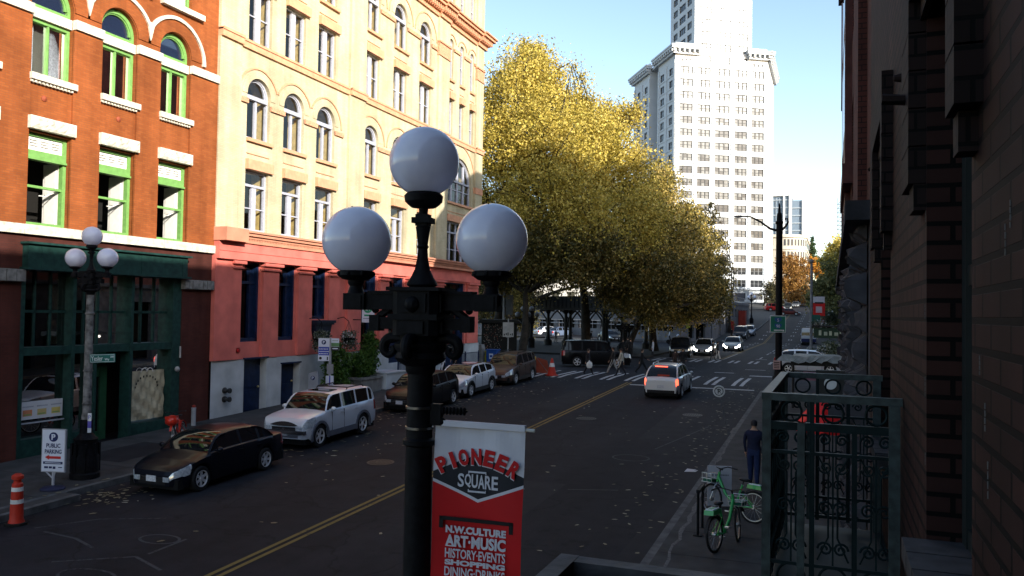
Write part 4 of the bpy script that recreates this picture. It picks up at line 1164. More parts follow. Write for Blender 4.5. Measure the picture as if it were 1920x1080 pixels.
for a, b in WN:
    for z0, z1 in ((3.98, 6.65), (8.6, 11.2)):
        def f(mb):
            for x0, x1 in ((a, a + .13), (b - .13, b)): mb.box(x0, x1, -.29, -.16, z0, z1)
            for y0, y1 in ((z0, z0 + .1), (z1 - .1, z1), ((z0 + z1) / 2 - .05, (z0 + z1) / 2 + .05)): mb.box(a + .13, b - .13, -.29, -.17, y0, y1)
        wq = part(NB, MN, "window", f, M_WFRM)
        def f(mb): mb.poly([(a + .1, -.24, z0 + .05), (b - .1, -.24, z0 + .05), (b - .1, -.24, z1 - .05), (a + .1, -.24, z1 - .05)])
        part(NB, MN, "pane", f, G_DK, None, wq)
        def f(mb):
            mb.box(a - .02, b + .02, -.30, .10, z0 - .10, z0 - .003)
            for k in range(5): mb.box(a + k * (b - a) / 5 + .01, a + (k + 1) * (b - a) / 5 - .01, -.28, .115, z0 - .095, z0 + .006)
        part(NB, MN, "sill", f, mat("brick sill", (.035, .034, .036), .8, var=.4, scale=8), None, wq)
        def f(mb):     # stepped brick hood: ears hang beside the opening
            for s, x in ((-1, a), (1, b)):
                e0, e1 = (x - .24, x - .02) if s < 0 else (x + .02, x + .46)
                zb = z0 + 1.82
                while zb < z1 + .1:
                    mb.box(e0, e1, -.05, .085, zb, min(zb + .19, z1 + .1)); zb += .198
                g0, g1 = (x - .14, x - .02) if s < 0 else (x + .02, x + .26)
                mb.box(g0, g1, -.05, .06, z0 + 1.68, z0 + 1.815)
            mb.box(a - .24, b + .46, -.05, .085, z1 + .10, z1 + .45)
            mb.box(a - .02, b + .02, -.05, .03, z1, z1 + .1)
        part(NB, MN, "window_hood", f, M_TRIM, None, wq)
for u, z in ((5.68, 6.62), (5.7, 9.4), (9.6, 6.7), (9.6, 8.8), (1.8, 9.2)): part(NB, MN, "wall_anchor", lambda mb: mb.lathe([(.001, 0), (.1, 0), (.1, .03), (.03, .05), (.02, .09), (.001, .1)], (u, .0, z), 8, ax='y'), M_TRIM, .5)
part(NB, MN, "wall_bracket", lambda mb: mb.tube([(4.9, .02, 6.28), (4.9, .2, 6.30)], .03, 6), M_TRIM, .5)
def f(mb):   # mortar drips
    rr = random.Random(2)
    for u, z, h in ((2.55, 5.35, .12), (2.62, 5.28, .14), (3.05, 4.92, .10), (2.95, 4.75, .14), (4.72, 5.6, .1), (4.74, 5.1, .12), (4.73, 4.7, .16), (4.72, 4.35, .1), (2.9, 4.55, .18)):
        for q in range(4): mb.box(u + rr.uniform(-.003, .003), u + .003 + rr.uniform(0, .003), .0, .003, z + h * q / 6, z + h * (q + .8) / 6)
part(NB, MN, "mortar_streak", f, mat("mortar pale", (.10, .10, .10), .9))

# ---------------------------------------------------------------- stone and red brick neighbour
NS = thing("stone_building", "red brick building on rough grey stone base beside the very dark brick wall", "building", (XW, 20, .5))
M_RUST = mat("rusticated stone", (.032, .032, .038), .9, var=.45, scale=2.2, bump=1.0, detail=8)
M_NRB = brick("old red brick", (.11, .035, .028), (.09, .03, .025), (.03, .018, .016), .22, .075, stain=.4)
def f(mb):
    wall(mb, 11.32, 46.9, 6.6, 16.1, [(17 + i * 3.8, 18.6 + i * 3.8, z, z + 2.4) for i in range(8) for z in (8, 12)], dep=.3)
    mb.box(11.32, 29, -38, -.34, 15.6, 16.05)
    mb.box(46.6, 46.88, -38, -.01, 1, 23.0); mb.box(11.34, 11.6, -38, -.01, 14, 15.6)
    mb.prism([(29, 16.1), (29, 19.4), (30.6, 20.7), (33.6, 22.9), (35.2, 23.6), (46.88, 23.6), (46.88, 16.1)], 'y', -1.0, .05)
    mb.box(30, 46.7, -38, -1.0, 15.8, 23.3); mb.box(35, 46.7, -22, -3.6, 23.3, 29.6); mb.box(35, 46.7, -60, -22, 16, 34.5)
    mb.box(12.6, 15.0, -.02, .12, 6.6, 15.7)
part(NS, MN, "upper_wall", f, M_NRB)
def f(mb):
    wall(mb, 11.32, 46.9, 0, 6.6, [(19 + i * 4.5, 22 + i * 4.5, 1.2, 5.4) for i in range(6)], dep=.4)
    rr = random.Random(9)
    for a, b in ((11.9, 13.5), (14.3, 16.6), (16.9, 18.6), (22.3, 23.3), (26.8, 27.8), (31.3, 32.3)):
        z = .2
        while z < 6.5:
            h = rr.uniform(.36, .52); x = a
            while x < b:
                L = min(rr.uniform(.45, .85), b - x)
                mb.prism([(x + .02, z + .02), (x + L - .02, z + .02), (x + L - .1, z + .02), (x + L - .02, z + h - .02), (x + .02, z + h - .02)], 'y', -.02, .08) if False else None
                M0 = mb.M; pr = rr.uniform(.12, .30)
                na, nb_ = 5, 4; G_ = []
                for jj in range(nb_ + 1):
                    for ii in range(na + 1):
                        e_ = ii in (0, na) or jj in (0, nb_)
                        G_.append((x + .012 + (L - .024) * ii / na, .02 if e_ else pr * rr.uniform(.55, 1.1), z + .012 + (h - .024) * jj / nb_))
                mb.add(G_, [(jj * (na + 1) + ii, jj * (na + 1) + ii + 1, (jj + 1) * (na + 1) + ii + 1, (jj + 1) * (na + 1) + ii) for jj in range(nb_) for ii in range(na)])
                if False: mb.add([(x + .01, 0, z + .01), (x + L - .01, 0, z + .01), (x + L - .01, 0, z + h - .01), (x + .01, 0, z + h - .01), (x + .08, pr, z + .08), (x + L - .08, pr * rr.uniform(.6, 1), z + .08), (x + L - .1, pr, z + h - .08), (x + .1, pr * rr.uniform(.6, 1), z + h - .08)], [(4, 5, 6, 7), (0, 1, 5, 4), (1, 2, 6, 5), (2, 3, 7, 6), (3, 0, 4, 7)])
                x += L
            z += h
    mb.box(11.32, 46.9, -.02, .3, 6.35, 6.6); mb.box(13.4, 14.4, -.02, .5, 3.6, 3.75)
part(NS, MN, "stone_base", f, M_RUST)
def f(mb):
    mb.box(22.5, 28.5, -.05, .16, 9.0, 15.4); mb.box(22.3, 28.7, -.05, .22, 15.4, 15.8); mb.box(22.3, 28.7, -.05, .26, 15.8, 16.05); mb.box(22.3, 28.7, -.05, .22, 8.5, 9.0)
    mb.box(24, 28, -.05, .14, 6.9, 8.5)
part(NS, MN, "bay", f, mat("dark red metal bay", (.075, .022, .018), .6, var=.3))
def f(mb):
    for i in range(2): mb.box(23 + i * 2.6, 24.8 + i * 2.6, .15, .17, 10, 12.4); mb.box(23 + i * 2.6, 24.8 + i * 2.6, .15, .17, 13.0, 15.0)
part(NS, MN, "bay_window", f, G_DK)
def f(mb): mb.box(36.5, 46.9, -.05, .2, 21.8, 22.6); mb.box(36.3, 47.2, -.05, .35, 22.6, 23.2); mb.box(11.4, 29, -.05, .18, 15.75, 16.12)
part(NS, MN, "cornice", f, mat("dark grey cornice", (.05, .05, .055), .6, var=.2))
def f(mb): mb.box(11.8, 46.5, -37, -1.4, .6, 15.8)
part(NS, MN, "room", f, M_DARK)
# buildings on the far side of the junction on the right
def rblock(name, label, y0, y1, z1, x, m):
    t = thing(name, label, "building", (x, y0, gz(y0)))
    M = FR((x, 0, 0), (0, 1, 0), (-1, 0, 0))
    def f(mb):
        hs = [(u, u + 1.5, z, z + 2.3) for u in np.arange(y0 + 2, y1 - 2, 3.6) for z in np.arange(gz(y1) + 4.5, z1 - 3, 3.8)]
        wall(mb, y0, y1, gz(y0) - .5, z1, hs, dep=.3); mb.box(y0, y1, -16, -.34, z1 - .5, z1); mb.box(y0, y0 + .3, -16, -.01, gz(y0) - .5, z1 - .5); mb.box(y0 - .2, y1 + .2, -.1, .35, z1 - 1.2, z1 - .5)
    part(t, M, "wall", f, m)
    def f(mb): mb.box(y0 + .4, y1, -15.5, -.42, gz(y0) - .5, z1 - .6)
    part(t, M, "pane", f, G_DK)
    return t
rblock("brick_building", "dim brick block behind the green shop fascia past the junction", 73, 112, 15.5, 1.6, brick("dim brick", (.09, .05, .04), (.08, .045, .035), (.05, .04, .035), .3, .1))
rblock("old_hotel", "grey stone block behind the dull green overhanging street tree", 118, 186, 19, 2.4, mat("grey stone block", (.11, .105, .10), .85, var=.3, scale=.5))
rblock("terrace_building", "low grey building on the hill opposite the brown trees", 212, 300, 20, 9, mat("hill stone", (.16, .15, .14), .85, var=.3, scale=.5))
lt = thing("terrace_building", "shaded brown brick building behind the amber and brown street trees", "building", (-30, 262, 9))
def f(mb):
    hs = [(u, u + 2, z, z + 2.6) for u in np.arange(3, 60, 4.4) for z in np.arange(14, 33, 4)]
    wall(mb, 0, 64, 6, 36, hs, dep=.3)
part(lt, FR((-30, 262, 0), (0, 1, 0), (1, 0, 0)), "wall", f, mat("brown brick far", (.12, .08, .06), .85, var=.25, scale=.5))
def f(mb): mb.box(.5, 63, -8, -.4, 6, 35.5); 
part(lt, FR((-30, 262, 0), (0, 1, 0), (1, 0, 0)), "pane", f, G_DK)

# ---------------------------------------------------------------- wrought iron balconies
M_BALC = mat("dark green painted iron", (.005, .0125, .014), .5, var=.3, scale=9, coat=0, spec=.1)
M_BTOP = mat("worn rail top", (.030, .042, .043), .5, var=.5, scale=14, detail=8)
def spiral(mb, x, y, z, r, s=1, turns=1.6, ax='x', flip=1):
    pts = []
    for i in range(19):
        t = i / 18; a = turns * 2 * math.pi * t; q = r * (1 - .82 * t)
        dx, dz = q * math.cos(a) * s, q * math.sin(a) * flip
        pts.append((x + dx, y, z + dz) if ax == 'x' else (x, y + dx, z + dz))
    mb.tube(pts, .008, 5)
def ringt(mb, x, y, z, r, ax='x', t=.009):
    mb.tube([(x + r * math.cos(a), y, z + r * math.sin(a)) if ax == 'x' else (x, y + r * math.cos(a), z + r * math.sin(a)) for a in np.linspace(0, 2 * math.pi, 23)[:-1]], t, 5, closed=True)
def balcony(x0, y0, y1, zt, label, name="balcony", ends=(True, True), rt=.11):
    # railed platform that stands out from the wall at XW to x0
    t = thing(name, label, "balcony", ((x0 + XW) / 2, (y0 + y1) / 2, zt - 1.15))
    o = t.location
    I = TR(-o[0], -o[1], -o[2])
    zb = zt - 1.40
    def panel(mb, a, b, fix, ax):
        # scrollwork between a and b along ax at the fixed coordinate
        def P(u, z): return (u, fix, z) if ax == 'x' else (fix, u, z)
        def bar(u, z0, z1, w=.012): p, q = P(u, z0), P(u, z1); mb.box(p[0] - w, p[0] + w, p[1] - w, p[1] + w, z0, z1)
        def hbar(z, h, w=.018):
            p, q = P(a, z), P(b, z)
            if ax == 'x': mb.box(a, b, fix - w, fix + w, z - h, z)
            else: mb.box(fix - w, fix + w, a, b, z - h, z)
        hbar(zt - .20, .055, .024); hbar(zt - .40, .022); hbar(zt - 1.17, .022); hbar(zb + .05, .03)
        n = max(2, round((b - a) / .235)); st = (b - a) / n
        for i in range(n + 1):
            if 0 < i < n: bar(a + i * st, zb, zt - .255, .017); 
            if 0 < i < n and i % 2: bar(a + i * st, zt - .2, zt - .05, .014)
        for i in range(n):
            c = a + (i + .5) * st
            p = P(c, zt - .125); ringt(mb, *p, .066, ax)
            p = P(c, zt - .125)
            p = P(c, zb + .125); ringt(mb, *p, .092, ax)
            bar(c, zt - 1.17, zt - .40, .006)
            for s in (-1, 1):
                p = P(c + s * .055, zt - .31); spiral(mb, *p, .045, s, ax=ax)
                p = P(c + s * .05, zt - .50); spiral(mb, *p, .045, s, ax=ax, flip=-1)
                p = P(c + s * .05, zt - 1.06); spiral(mb, *p, .05, s, ax=ax)
                p = P(c + s * .052, zt - .78); spiral(mb, *p, .05, -s, ax=ax)
                mb.tube([P(c + s * .1, zt - .42), P(c + s * .03, zt - .55), P(c + s * .03, zt - .98), P(c + s * .1, zt - 1.14)], .007, 5)
    def f(mb):
        panel(mb, y0 + .06, y1 - .06, x0 + .03, 'y')
        if ends[0]: panel(mb, x0 + .06, XW - .03, y0 + .03, 'x')
        if ends[1]: panel(mb, x0 + .06, XW - .03, y1 - .03, 'x')
    part(t, I if False else Matrix.Identity(4), "railing", f, M_BALC)
    def f(mb):
        mb.box(x0 - .005, x0 + .062, y0, y1, zt - .05, zt)
        for e, y in zip(ends, (y0, y1 - .06)):
            if e: mb.box(x0 + .062, XW - .005, y, y + .06, zt - .052, zt - .001)
        for y in (y0 + .03, y1 - .03):
            mb.box(x0, x0 + .06, y - .03, y + .03, zb - .1, zt - .05); mb.box(XW - .09, XW - .02, y - .03, y + .03, zb - .1, zt - .05)
        for y in (y0 + .03, y1 - .03): mb.box(x0 + .235, x0 + .285, y - .025, y + .025, zb, zt - .2)
    part(t, Matrix.Identity(4), "handrail", f, M_BTOP)
    def f(mb):
        mb.box(x0, XW - .002, y0, y1, zb - .16, zb - .06)
        for y in (y0 + .2, y1 - .2):
            mb.prism([(x0 + .1, zb - .16), (XW - .01, zb - .16), (XW - .01, zb - .8)], 'y', y - .04, y + .04)
    part(t, Matrix.Identity(4), "platform", f, M_BALC)
    return t
ZB = 4.56
balcony(-.458, 6.1, 8.5, ZB, "dark green wrought iron balcony with scrollwork and rings jutting from the dark brick wall")
# the balcony at the bottom edge of the view: only its rail shows
t = thing("balcony", "weathered grey balcony rail with a mitred corner below the viewer", "balcony", (0, 1.2, 3.4))
def f(mb):
    mb.box(-.565, -.523, -1.2, 1.78, ZB - .03, ZB); mb.box(-.523, .44, 1.735, 1.78, ZB - .031, ZB - .001)
    mb.box(-.56, -.53, -1.2, 1.77, ZB - .10, ZB - .03)
    mb.box(-.53, .44, 1.74, 1.77, ZB - .10, ZB - .031)
part(t, Matrix.Identity(4), "handrail", f, mat("weathered rail", (.045, .045, .05), .6, var=.55, scale=11, bump=.3, detail=8))
def f(mb):
    for x in np.arange(-.54, .42, .12): mb.box(x - .01, x + .01, 1.745, 1.765, ZB - 1.1, ZB - .1)
    for y in np.arange(-1.1, 1.7, .12): mb.box(-.555, -.535, y - .01, y + .01, ZB - 1.1, ZB - .1)
    mb.box(-.523, .44, -1.2, 1.735, ZB - 1.3, ZB - 1.15)
part(t, Matrix.Identity(4), "railing", f, M_BALC)
def f(mb): mb.box(-.50, .40, .9, 1.72, ZB - .6, ZB - .16)
part(t, Matrix.Identity(4), "planter_box", f, mat("black planter liner", (.008, .008, .010), .7))
# ---------------------------------------------------------------- trees
M_BARK = mat("plane tree bark", (.03, .025, .02), .9, var=.45, scale=3, bump=.8, detail=8)
L_GOLD = leafmat("golden plane leaves", [(.15, (.045, .045, .012)), (.32, (.11, .10, .02)), (.5, (.30, .24, .04)), (.68, (.50, .38, .06)), (.9, (.62, .48, .12))], .22)
L_OLIV = leafmat("olive plane leaves", [(.15, (.028, .03, .010)), (.34, (.065, .062, .016)), (.52, (.16, .135, .03)), (.7, (.32, .24, .05)), (.9, (.50, .36, .10))], .2)
L_BRWN = leafmat("brown leaves", [(.1, (.06, .03, .015)), (.4, (.16, .07, .02)), (.7, (.28, .14, .03)), (1, (.40, .22, .06))])
L_ORNG = leafmat("orange leaves", [(.1, (.2, .08, .01)), (.5, (.5, .2, .02)), (1, (.6, .32, .04))])
L_GREEN = leafmat("dull green leaves", [(.1, (.03, .04, .012)), (.45, (.07, .08, .025)), (.7, (.16, .15, .05)), (1, (.32, .27, .09))])
L_DARK = leafmat("dark leaves", [(.1, (.02, .022, .012)), (.6, (.05, .045, .02)), (1, (.12, .10, .04))])
L_PINE = leafmat("fir needles", [(.1, (.015, .03, .012)), (.6, (.03, .06, .02)), (1, (.06, .09, .03))], .15)
L_BUSH = leafmat("topiary leaves", [(.1, (.012, .03, .006)), (.5, (.03, .075, .010)), (1, (.08, .16, .02))], .2)

def leaves(name, blobs, n, size, m, parent, shell=.55, clump=.42, per=44, seed=1, flat=0.0):
    # many leaf-sized faces in clumps through the volume of the blobs (cx,cy,cz,rx,ry,rz)
    g = np.random.default_rng(seed)
    B = np.array(blobs, float)
    wts = (B[:, 3] * B[:, 4] * B[:, 5]) ** (2 / 3); wts /= wts.sum()
    nc = max(1, n // per)
    bi = g.choice(len(B), nc, p=wts)
    d = g.normal(size=(nc, 3)); d /= np.linalg.norm(d, axis=1)[:, None]
    lump = 1 + .20 * np.sin(d[:, :1] * 5 + bi[:, None]) * np.cos(d[:, 1:2] * 6 + 2 * bi[:, None]) + .13 * np.sin(d[:, 2:] * 9 + d[:, :1] * 7)
    r = (1 - (1 - g.random((nc, 1)) ** 1.6) * shell) * lump
    cc = B[bi, :3] + d * r * B[bi, 3:6]
    k = g.integers(0, nc, n)
    c = cc[k] + g.normal(size=(n, 3)) * clump * (.5 + g.random((n, 1)))
    a = g.normal(size=(n, 3)); a /= np.linalg.norm(a, axis=1)[:, None]
    b = g.normal(size=(n, 3)); b -= a * (a * b).sum(1)[:, None]; b /= np.linalg.norm(b, axis=1)[:, None]
    s = size * (.55 + 1.0 * g.random((n, 1)) ** 1.5)
    V = np.empty((n, 4, 3)); h = a * s * .5; wv = b * s * .36
    V[:, 0] = c - h; V[:, 1] = c + wv - h * .1; V[:, 2] = c + h; V[:, 3] = c - wv - h * .1
    o = Vector(parent.location) if parent else Vector((0, 0, 0))
    V -= np.array(o)
    me = bpy.data.meshes.new(name)
    me.vertices.add(4 * n); me.loops.add(4 * n); me.polygons.add(n)
    me.vertices.foreach_set("co", V.astype(np.float32).ravel())
    me.loops.foreach_set("vertex_index", np.arange(4 * n, dtype=np.int32))
    me.polygons.foreach_set("loop_start", np.arange(0, 4 * n, 4, dtype=np.int32))
    me.materials.append(m); me.update(calc_edges=True)
    ob = bpy.data.objects.new(name, me); COL.objects.link(ob); ob.parent = parent
    return ob, cc
def limb_path(a, b, r, bend=.15, n=6):
    a, b = Vector(a), Vector(b); L = (b - a).length
    off = Vector((r.uniform(-1, 1), r.uniform(-1, 1), r.uniform(-.3, .6))) * L * bend
    return [a.lerp(b, i / n) + off * math.sin(math.pi * i / n) for i in range(n + 1)]
def tree(name, label, base, blobs, n, size, m, th, tr, seed=1, group=None, fork=None, **kw):
    t = thing(name, label, "tree", base, 0, group)
    rr = random.Random(seed)
    mb = MB(TR(-base[0], -base[1], -base[2]))
    b = Vector(base); f_ = Vector(fork) if fork else b + Vector((0, 0, th))
    p = limb_path(b, f_, rr, .05)
    mb.tube(p, [tr * (1.35 if i == 0 else 1.05 - .06 * i) for i in range(len(p))], 10)
    for bl in blobs:
        c = Vector(bl[:3])
        e = c + Vector((0, 0, bl[5] * .3))
        q = limb_path(f_ - Vector((0, 0, .2)), e, rr, .16, 8)
        mb.tube(q, [tr * .6 * (1 - .85 * i / 8) for i in range(9)], 7)
        for _ in range(5):
            i = rr.randint(3, 7); s = q[i]
            d = Vector((rr.uniform(-1, 1) * bl[3], rr.uniform(-1, 1) * bl[4], rr.uniform(-.3, 1) * bl[5])) * .8
            k = limb_path(s, c + d, rr, .15, 5)
            mb.tube(k, [tr * .22 * (1 - .85 * j / 5) for j in range(6)], 5)
    if n > 50000:      # bare twigs that poke out of the outline
        for bl in blobs:
            for _ in range(7):
                d = Vector((rr.gauss(0, 1), rr.gauss(0, 1), abs(rr.gauss(.4, 1)))).normalized(); c = Vector(bl[:3]); e = Vector((d.x * bl[3], d.y * bl[4], d.z * bl[5]))
                mb.tube(limb_path(c + e * .5, c + e * rr.uniform(1.0, 1.22), rr, .12, 4), [.05, .04, .03, .02, .01], 4)
    mb.build("trunk", M_BARK, t, .8)
    leaves("crown", blobs, n, size, m, t, seed=seed, **kw)
    return t
def blob(x, y, Y, rpx, ry=None, sq=1.0):
    p = at(x, y, Y); s = (p - CAMP).dot(CF) / 1540
    return (p.x, p.y, p.z, rpx * s, (ry or rpx * s), rpx * s * sq)
PG = "plane trees in the square"
tree("plane_tree", "tallest golden plane tree, touching the edge of the cream building", (-27.5, 66, 1.6),
     [blob(965, 190, 66, 92), blob(1010, 150, 68, 66), blob(935, 280, 64, 95), blob(1020, 270, 64, 95), blob(1010, 375, 62, 95), blob(925, 400, 64, 80), blob(955, 470, 63, 62)],
     115000, .19, L_GOLD, 6, .5, 3, PG, fork=tuple(at(965, 500, 66)))
tree("plane_tree", "broad golden plane tree in the middle of the square with a bare low branch", (-20.5, 71, 1.6),
     [blob(1105, 275, 70, 75), blob(1085, 350, 66, 90), blob(1165, 330, 70, 80), blob(1110, 440, 62, 85), blob(1190, 420, 66, 75), blob(1060, 455, 64, 60), blob(1160, 230, 76, 34), blob(1035, 215, 72, 55), blob(1185, 215, 76, 20), blob(1195, 205, 76, 10), blob(1000, 112, 74, 34), blob(985, 92, 74, 16), blob(1090, 150, 74, 12), blob(1075, 128, 74, 9), blob(1140, 200, 74, 14), blob(1120, 240, 73, 52), blob(1080, 205, 73, 42)],
     115000, .19, L_GOLD, 6, .45, 5, PG, fork=tuple(at(1090, 510, 70)))
tree("plane_tree", "lowest golden plane tree, leaning over the garage corner and the white skyscraper's base", (-15.8, 78, 1.6),
     [blob(1225, 390, 76, 62), blob(1250, 450, 74, 70), blob(1190, 490, 70, 78), blob(1262, 520, 72, 70), blob(1310, 465, 80, 46), blob(1320, 530, 78, 48), blob(1245, 340, 78, 34), blob(1215, 555, 72, 52), blob(1290, 410, 80, 34), blob(1295, 560, 76, 46), blob(1335, 565, 82, 34), blob(1245, 580, 76, 38), blob(1280, 585, 80, 28)],
     100000, .19, L_OLIV, 5, .38, 7, PG, fork=tuple(at(1225, 560, 76)))
tree("plane_tree", "shaded plane tree behind the pergola with leaning trunk", (-30, 82, 1.6),
     [blob(900, 470, 84, 60), blob(960, 520, 84, 50), blob(930, 545, 80, 36), blob(975, 555, 78, 30), blob(1005, 480, 84, 50), blob(1170, 545, 84, 45)],
     38000, .2, L_OLIV, 5, .4, 9, PG, fork=tuple(at(1000, 560, 82)))
L_SHADE = leafmat("shade toned plane leaves", [(.15, (.016, .018, .006)), (.35, (.035, .036, .010)), (.55, (.075, .068, .016)), (.75, (.14, .11, .025)), (.95, (.26, .18, .05))], .15)  # leaves coloured dark so the lower crowns look shaded
tree("plane_tree", "added dark leaved plane tree imitating shade below the tallest golden one", (-22.5, 60, 1.6),
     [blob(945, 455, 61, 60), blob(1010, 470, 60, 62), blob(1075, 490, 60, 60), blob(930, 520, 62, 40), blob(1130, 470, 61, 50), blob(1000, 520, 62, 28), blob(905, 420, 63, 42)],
     60000, .19, L_SHADE, 4, .3, 15, PG, fork=tuple(at(985, 545, 61)))
tree("plane_tree", "added dark leaved plane tree imitating shade under the lowest golden one", (-16.5, 69, 1.6),
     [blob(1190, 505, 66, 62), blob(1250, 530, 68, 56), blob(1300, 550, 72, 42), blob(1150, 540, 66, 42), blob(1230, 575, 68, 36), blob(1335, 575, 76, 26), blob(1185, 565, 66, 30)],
     52000, .19, L_SHADE, 3.5, .28, 17, PG, fork=tuple(at(1205, 590, 68)))
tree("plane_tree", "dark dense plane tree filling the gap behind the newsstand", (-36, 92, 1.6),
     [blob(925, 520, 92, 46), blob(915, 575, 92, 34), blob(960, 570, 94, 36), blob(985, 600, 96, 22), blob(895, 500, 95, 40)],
     24000, .26, L_SHADE, 3, .3, 19, PG)
tree("street_tree", "thin dark leaved tree in front of the white skyscraper", (-14.6, 130, 2.5),
     [blob(1330, 405, 130, 22), blob(1338, 450, 130, 26), blob(1345, 500, 130, 28), blob(1352, 550, 130, 26), blob(1318, 520, 130, 34), blob(1340, 570, 128, 22)],
     6500, .36, L_DARK, 5, .2, 13)
HG = "street trees up the hill"
tree("street_tree", "amber street tree lit along its top beside the tall street light", (-13.5, 232, 8), [blob(1478, 520, 232, 28), blob(1482, 548, 232, 28), blob(1462, 545, 235, 24), blob(1495, 560, 230, 20)], 9000, .5, L_BRWN, 4, .25, 21, HG)
tree("street_tree", "dark brown street tree higher up behind the amber one", (-14, 285, 11), [blob(1490, 498, 285, 26), blob(1502, 520, 285, 26), blob(1508, 548, 280, 18), blob(1475, 490, 290, 18)], 8000, .55, L_BRWN, 4, .25, 23, HG)
tree("street_tree", "small bare brown tree by the skyscraper's foot", (-15, 205, 6.8), [blob(1448, 548, 208, 20), blob(1452, 575, 205, 20)], 3000, .45, L_DARK, 3, .2, 25, HG)
tree("maple_tree", "bright orange maple at the top of the hill street", (-9, 400, 18.6), [blob(1530, 492, 400, 14), blob(1520, 500, 400, 11), blob(1534, 508, 400, 12)], 3500, .8, L_ORNG, 4, .3, 27)
tree("street_tree", "large dull green street tree overhanging the hill street behind the small banner", (1.2, 132, 2.6), [blob(1560, 525, 132, 38), blob(1545, 555, 130, 34), blob(1580, 560, 128, 36), blob(1568, 590, 125, 30)], 16000, .33, L_GREEN, 4, .25, 29, HG)
tree("street_tree", "pale gold street tree with sunlit top above the dull green one", (1.8, 170, 4.8), [blob(1570, 470, 170, 22), blob(1555, 490, 170, 22), blob(1582, 500, 168, 26)], 7000, .4, L_GOLD, 5, .25, 31, HG)
# conifer
cb = at(1523, 505, 470); ct = at(1524, 441, 470)
t = thing("fir_tree", "dark pointed fir standing above the orange maple", "tree", tuple(cb))
mb = MB(TR(*[-c for c in cb])); mb.tube([cb - Vector((0, 0, 6)), ct], [.5, .05], 6); mb.build("trunk", M_BARK, t)
H = ct.z - cb.z
leaves("crown", [(cb.x, cb.y, cb.z + H * (i / 12), H * .30 * (1 - i / 12.5), H * .30 * (1 - i / 12.5), H * .06) for i in range(12)], 5000, .9, L_PINE, t, shell=.8, clump=.5)
# trees and shrubs on the far crest
for i, (x, y, r, mm, lb) in enumerate([(1540, 510, 12, L_GREEN, "hazy green tree on the crest beside the orange maple"), (1556, 508, 14, L_GOLD, "pale gold tree on the crest beside the hazy green tree"), (1512, 515, 9, L_BRWN, "small brown tree on the crest beside the dark brown street tree")]):
    p = at(x, 545, 415)
    tree("street_tree", lb, (p.x, 415, 19.4), [blob(x, y, 415, r), blob(x + 3, y + r, 412, r * .8)], 2200, .8, mm, 3, .25, 40 + i, HG)
# topiary by the pink building
def bush(label, base, blobs, n, seed):
    t = thing("topiary_bush", label, "bush", base)
    mb = MB(TR(*[-c for c in base])); mb.tube([base, (base[0], base[1], blobs[0][2])], .06, 6); mb.build("stem", M_BARK, t)
    leaves("foliage", blobs, n, .10, L_BUSH, t, shell=.35, clump=.06, per=12, seed=seed)
bush("rounded dark green topiary bush behind the parking pay sign", (-20.5, 31.3, 1.15), [(-20.5, 31.3, 2.75, .62, .62, .85), (-20.5, 31.3, 2.05, .6, .6, .6)], 7000, 51)
bush("egg shaped bright green topiary bush in the grey stone planter", (-20.6, 33.6, 1.2), [(-20.6, 34.25, 3.0, .42, .42, 1.15), (-20.6, 33.35, 2.5, .66, .66, .66)], 9000, 52)
# ---------------------------------------------------------------- globe lamps
M_GLOBE = mat("opal globe glass", (.80, .81, .98), .07, var=.08, scale=7, coat=.5, spec=.5)  # blue of the sky's light is tinted into the glass colour
def _opal():
    t = M_GLOBE.node_tree; b = t.nodes["Principled BSDF"]; o = t.nodes["Material Output"]
    tl = t.nodes.new("ShaderNodeBsdfTranslucent"); tl.inputs[0].default_value = (.97, .97, 1.0, 1)
    mx = t.nodes.new("ShaderNodeMixShader"); mx.inputs[0].default_value = .25
    t.links.new(b.outputs[0], mx.inputs[1]); t.links.new(tl.outputs[0], mx.inputs[2]); t.links.new(mx.outputs[0], o.inputs["Surface"])
_opal()
M_LBLK = mat("black lamp iron", (.006, .006, .0075), .6, var=.5, scale=18, coat=0, spec=.10)
M_LGRY = mat("chipped grey lamp iron", (.13, .125, .12), .7, var=.7, scale=7, bump=.3, detail=8)
M_STEEL = mat("banding steel", (.16, .16, .16), .35, 1.0)
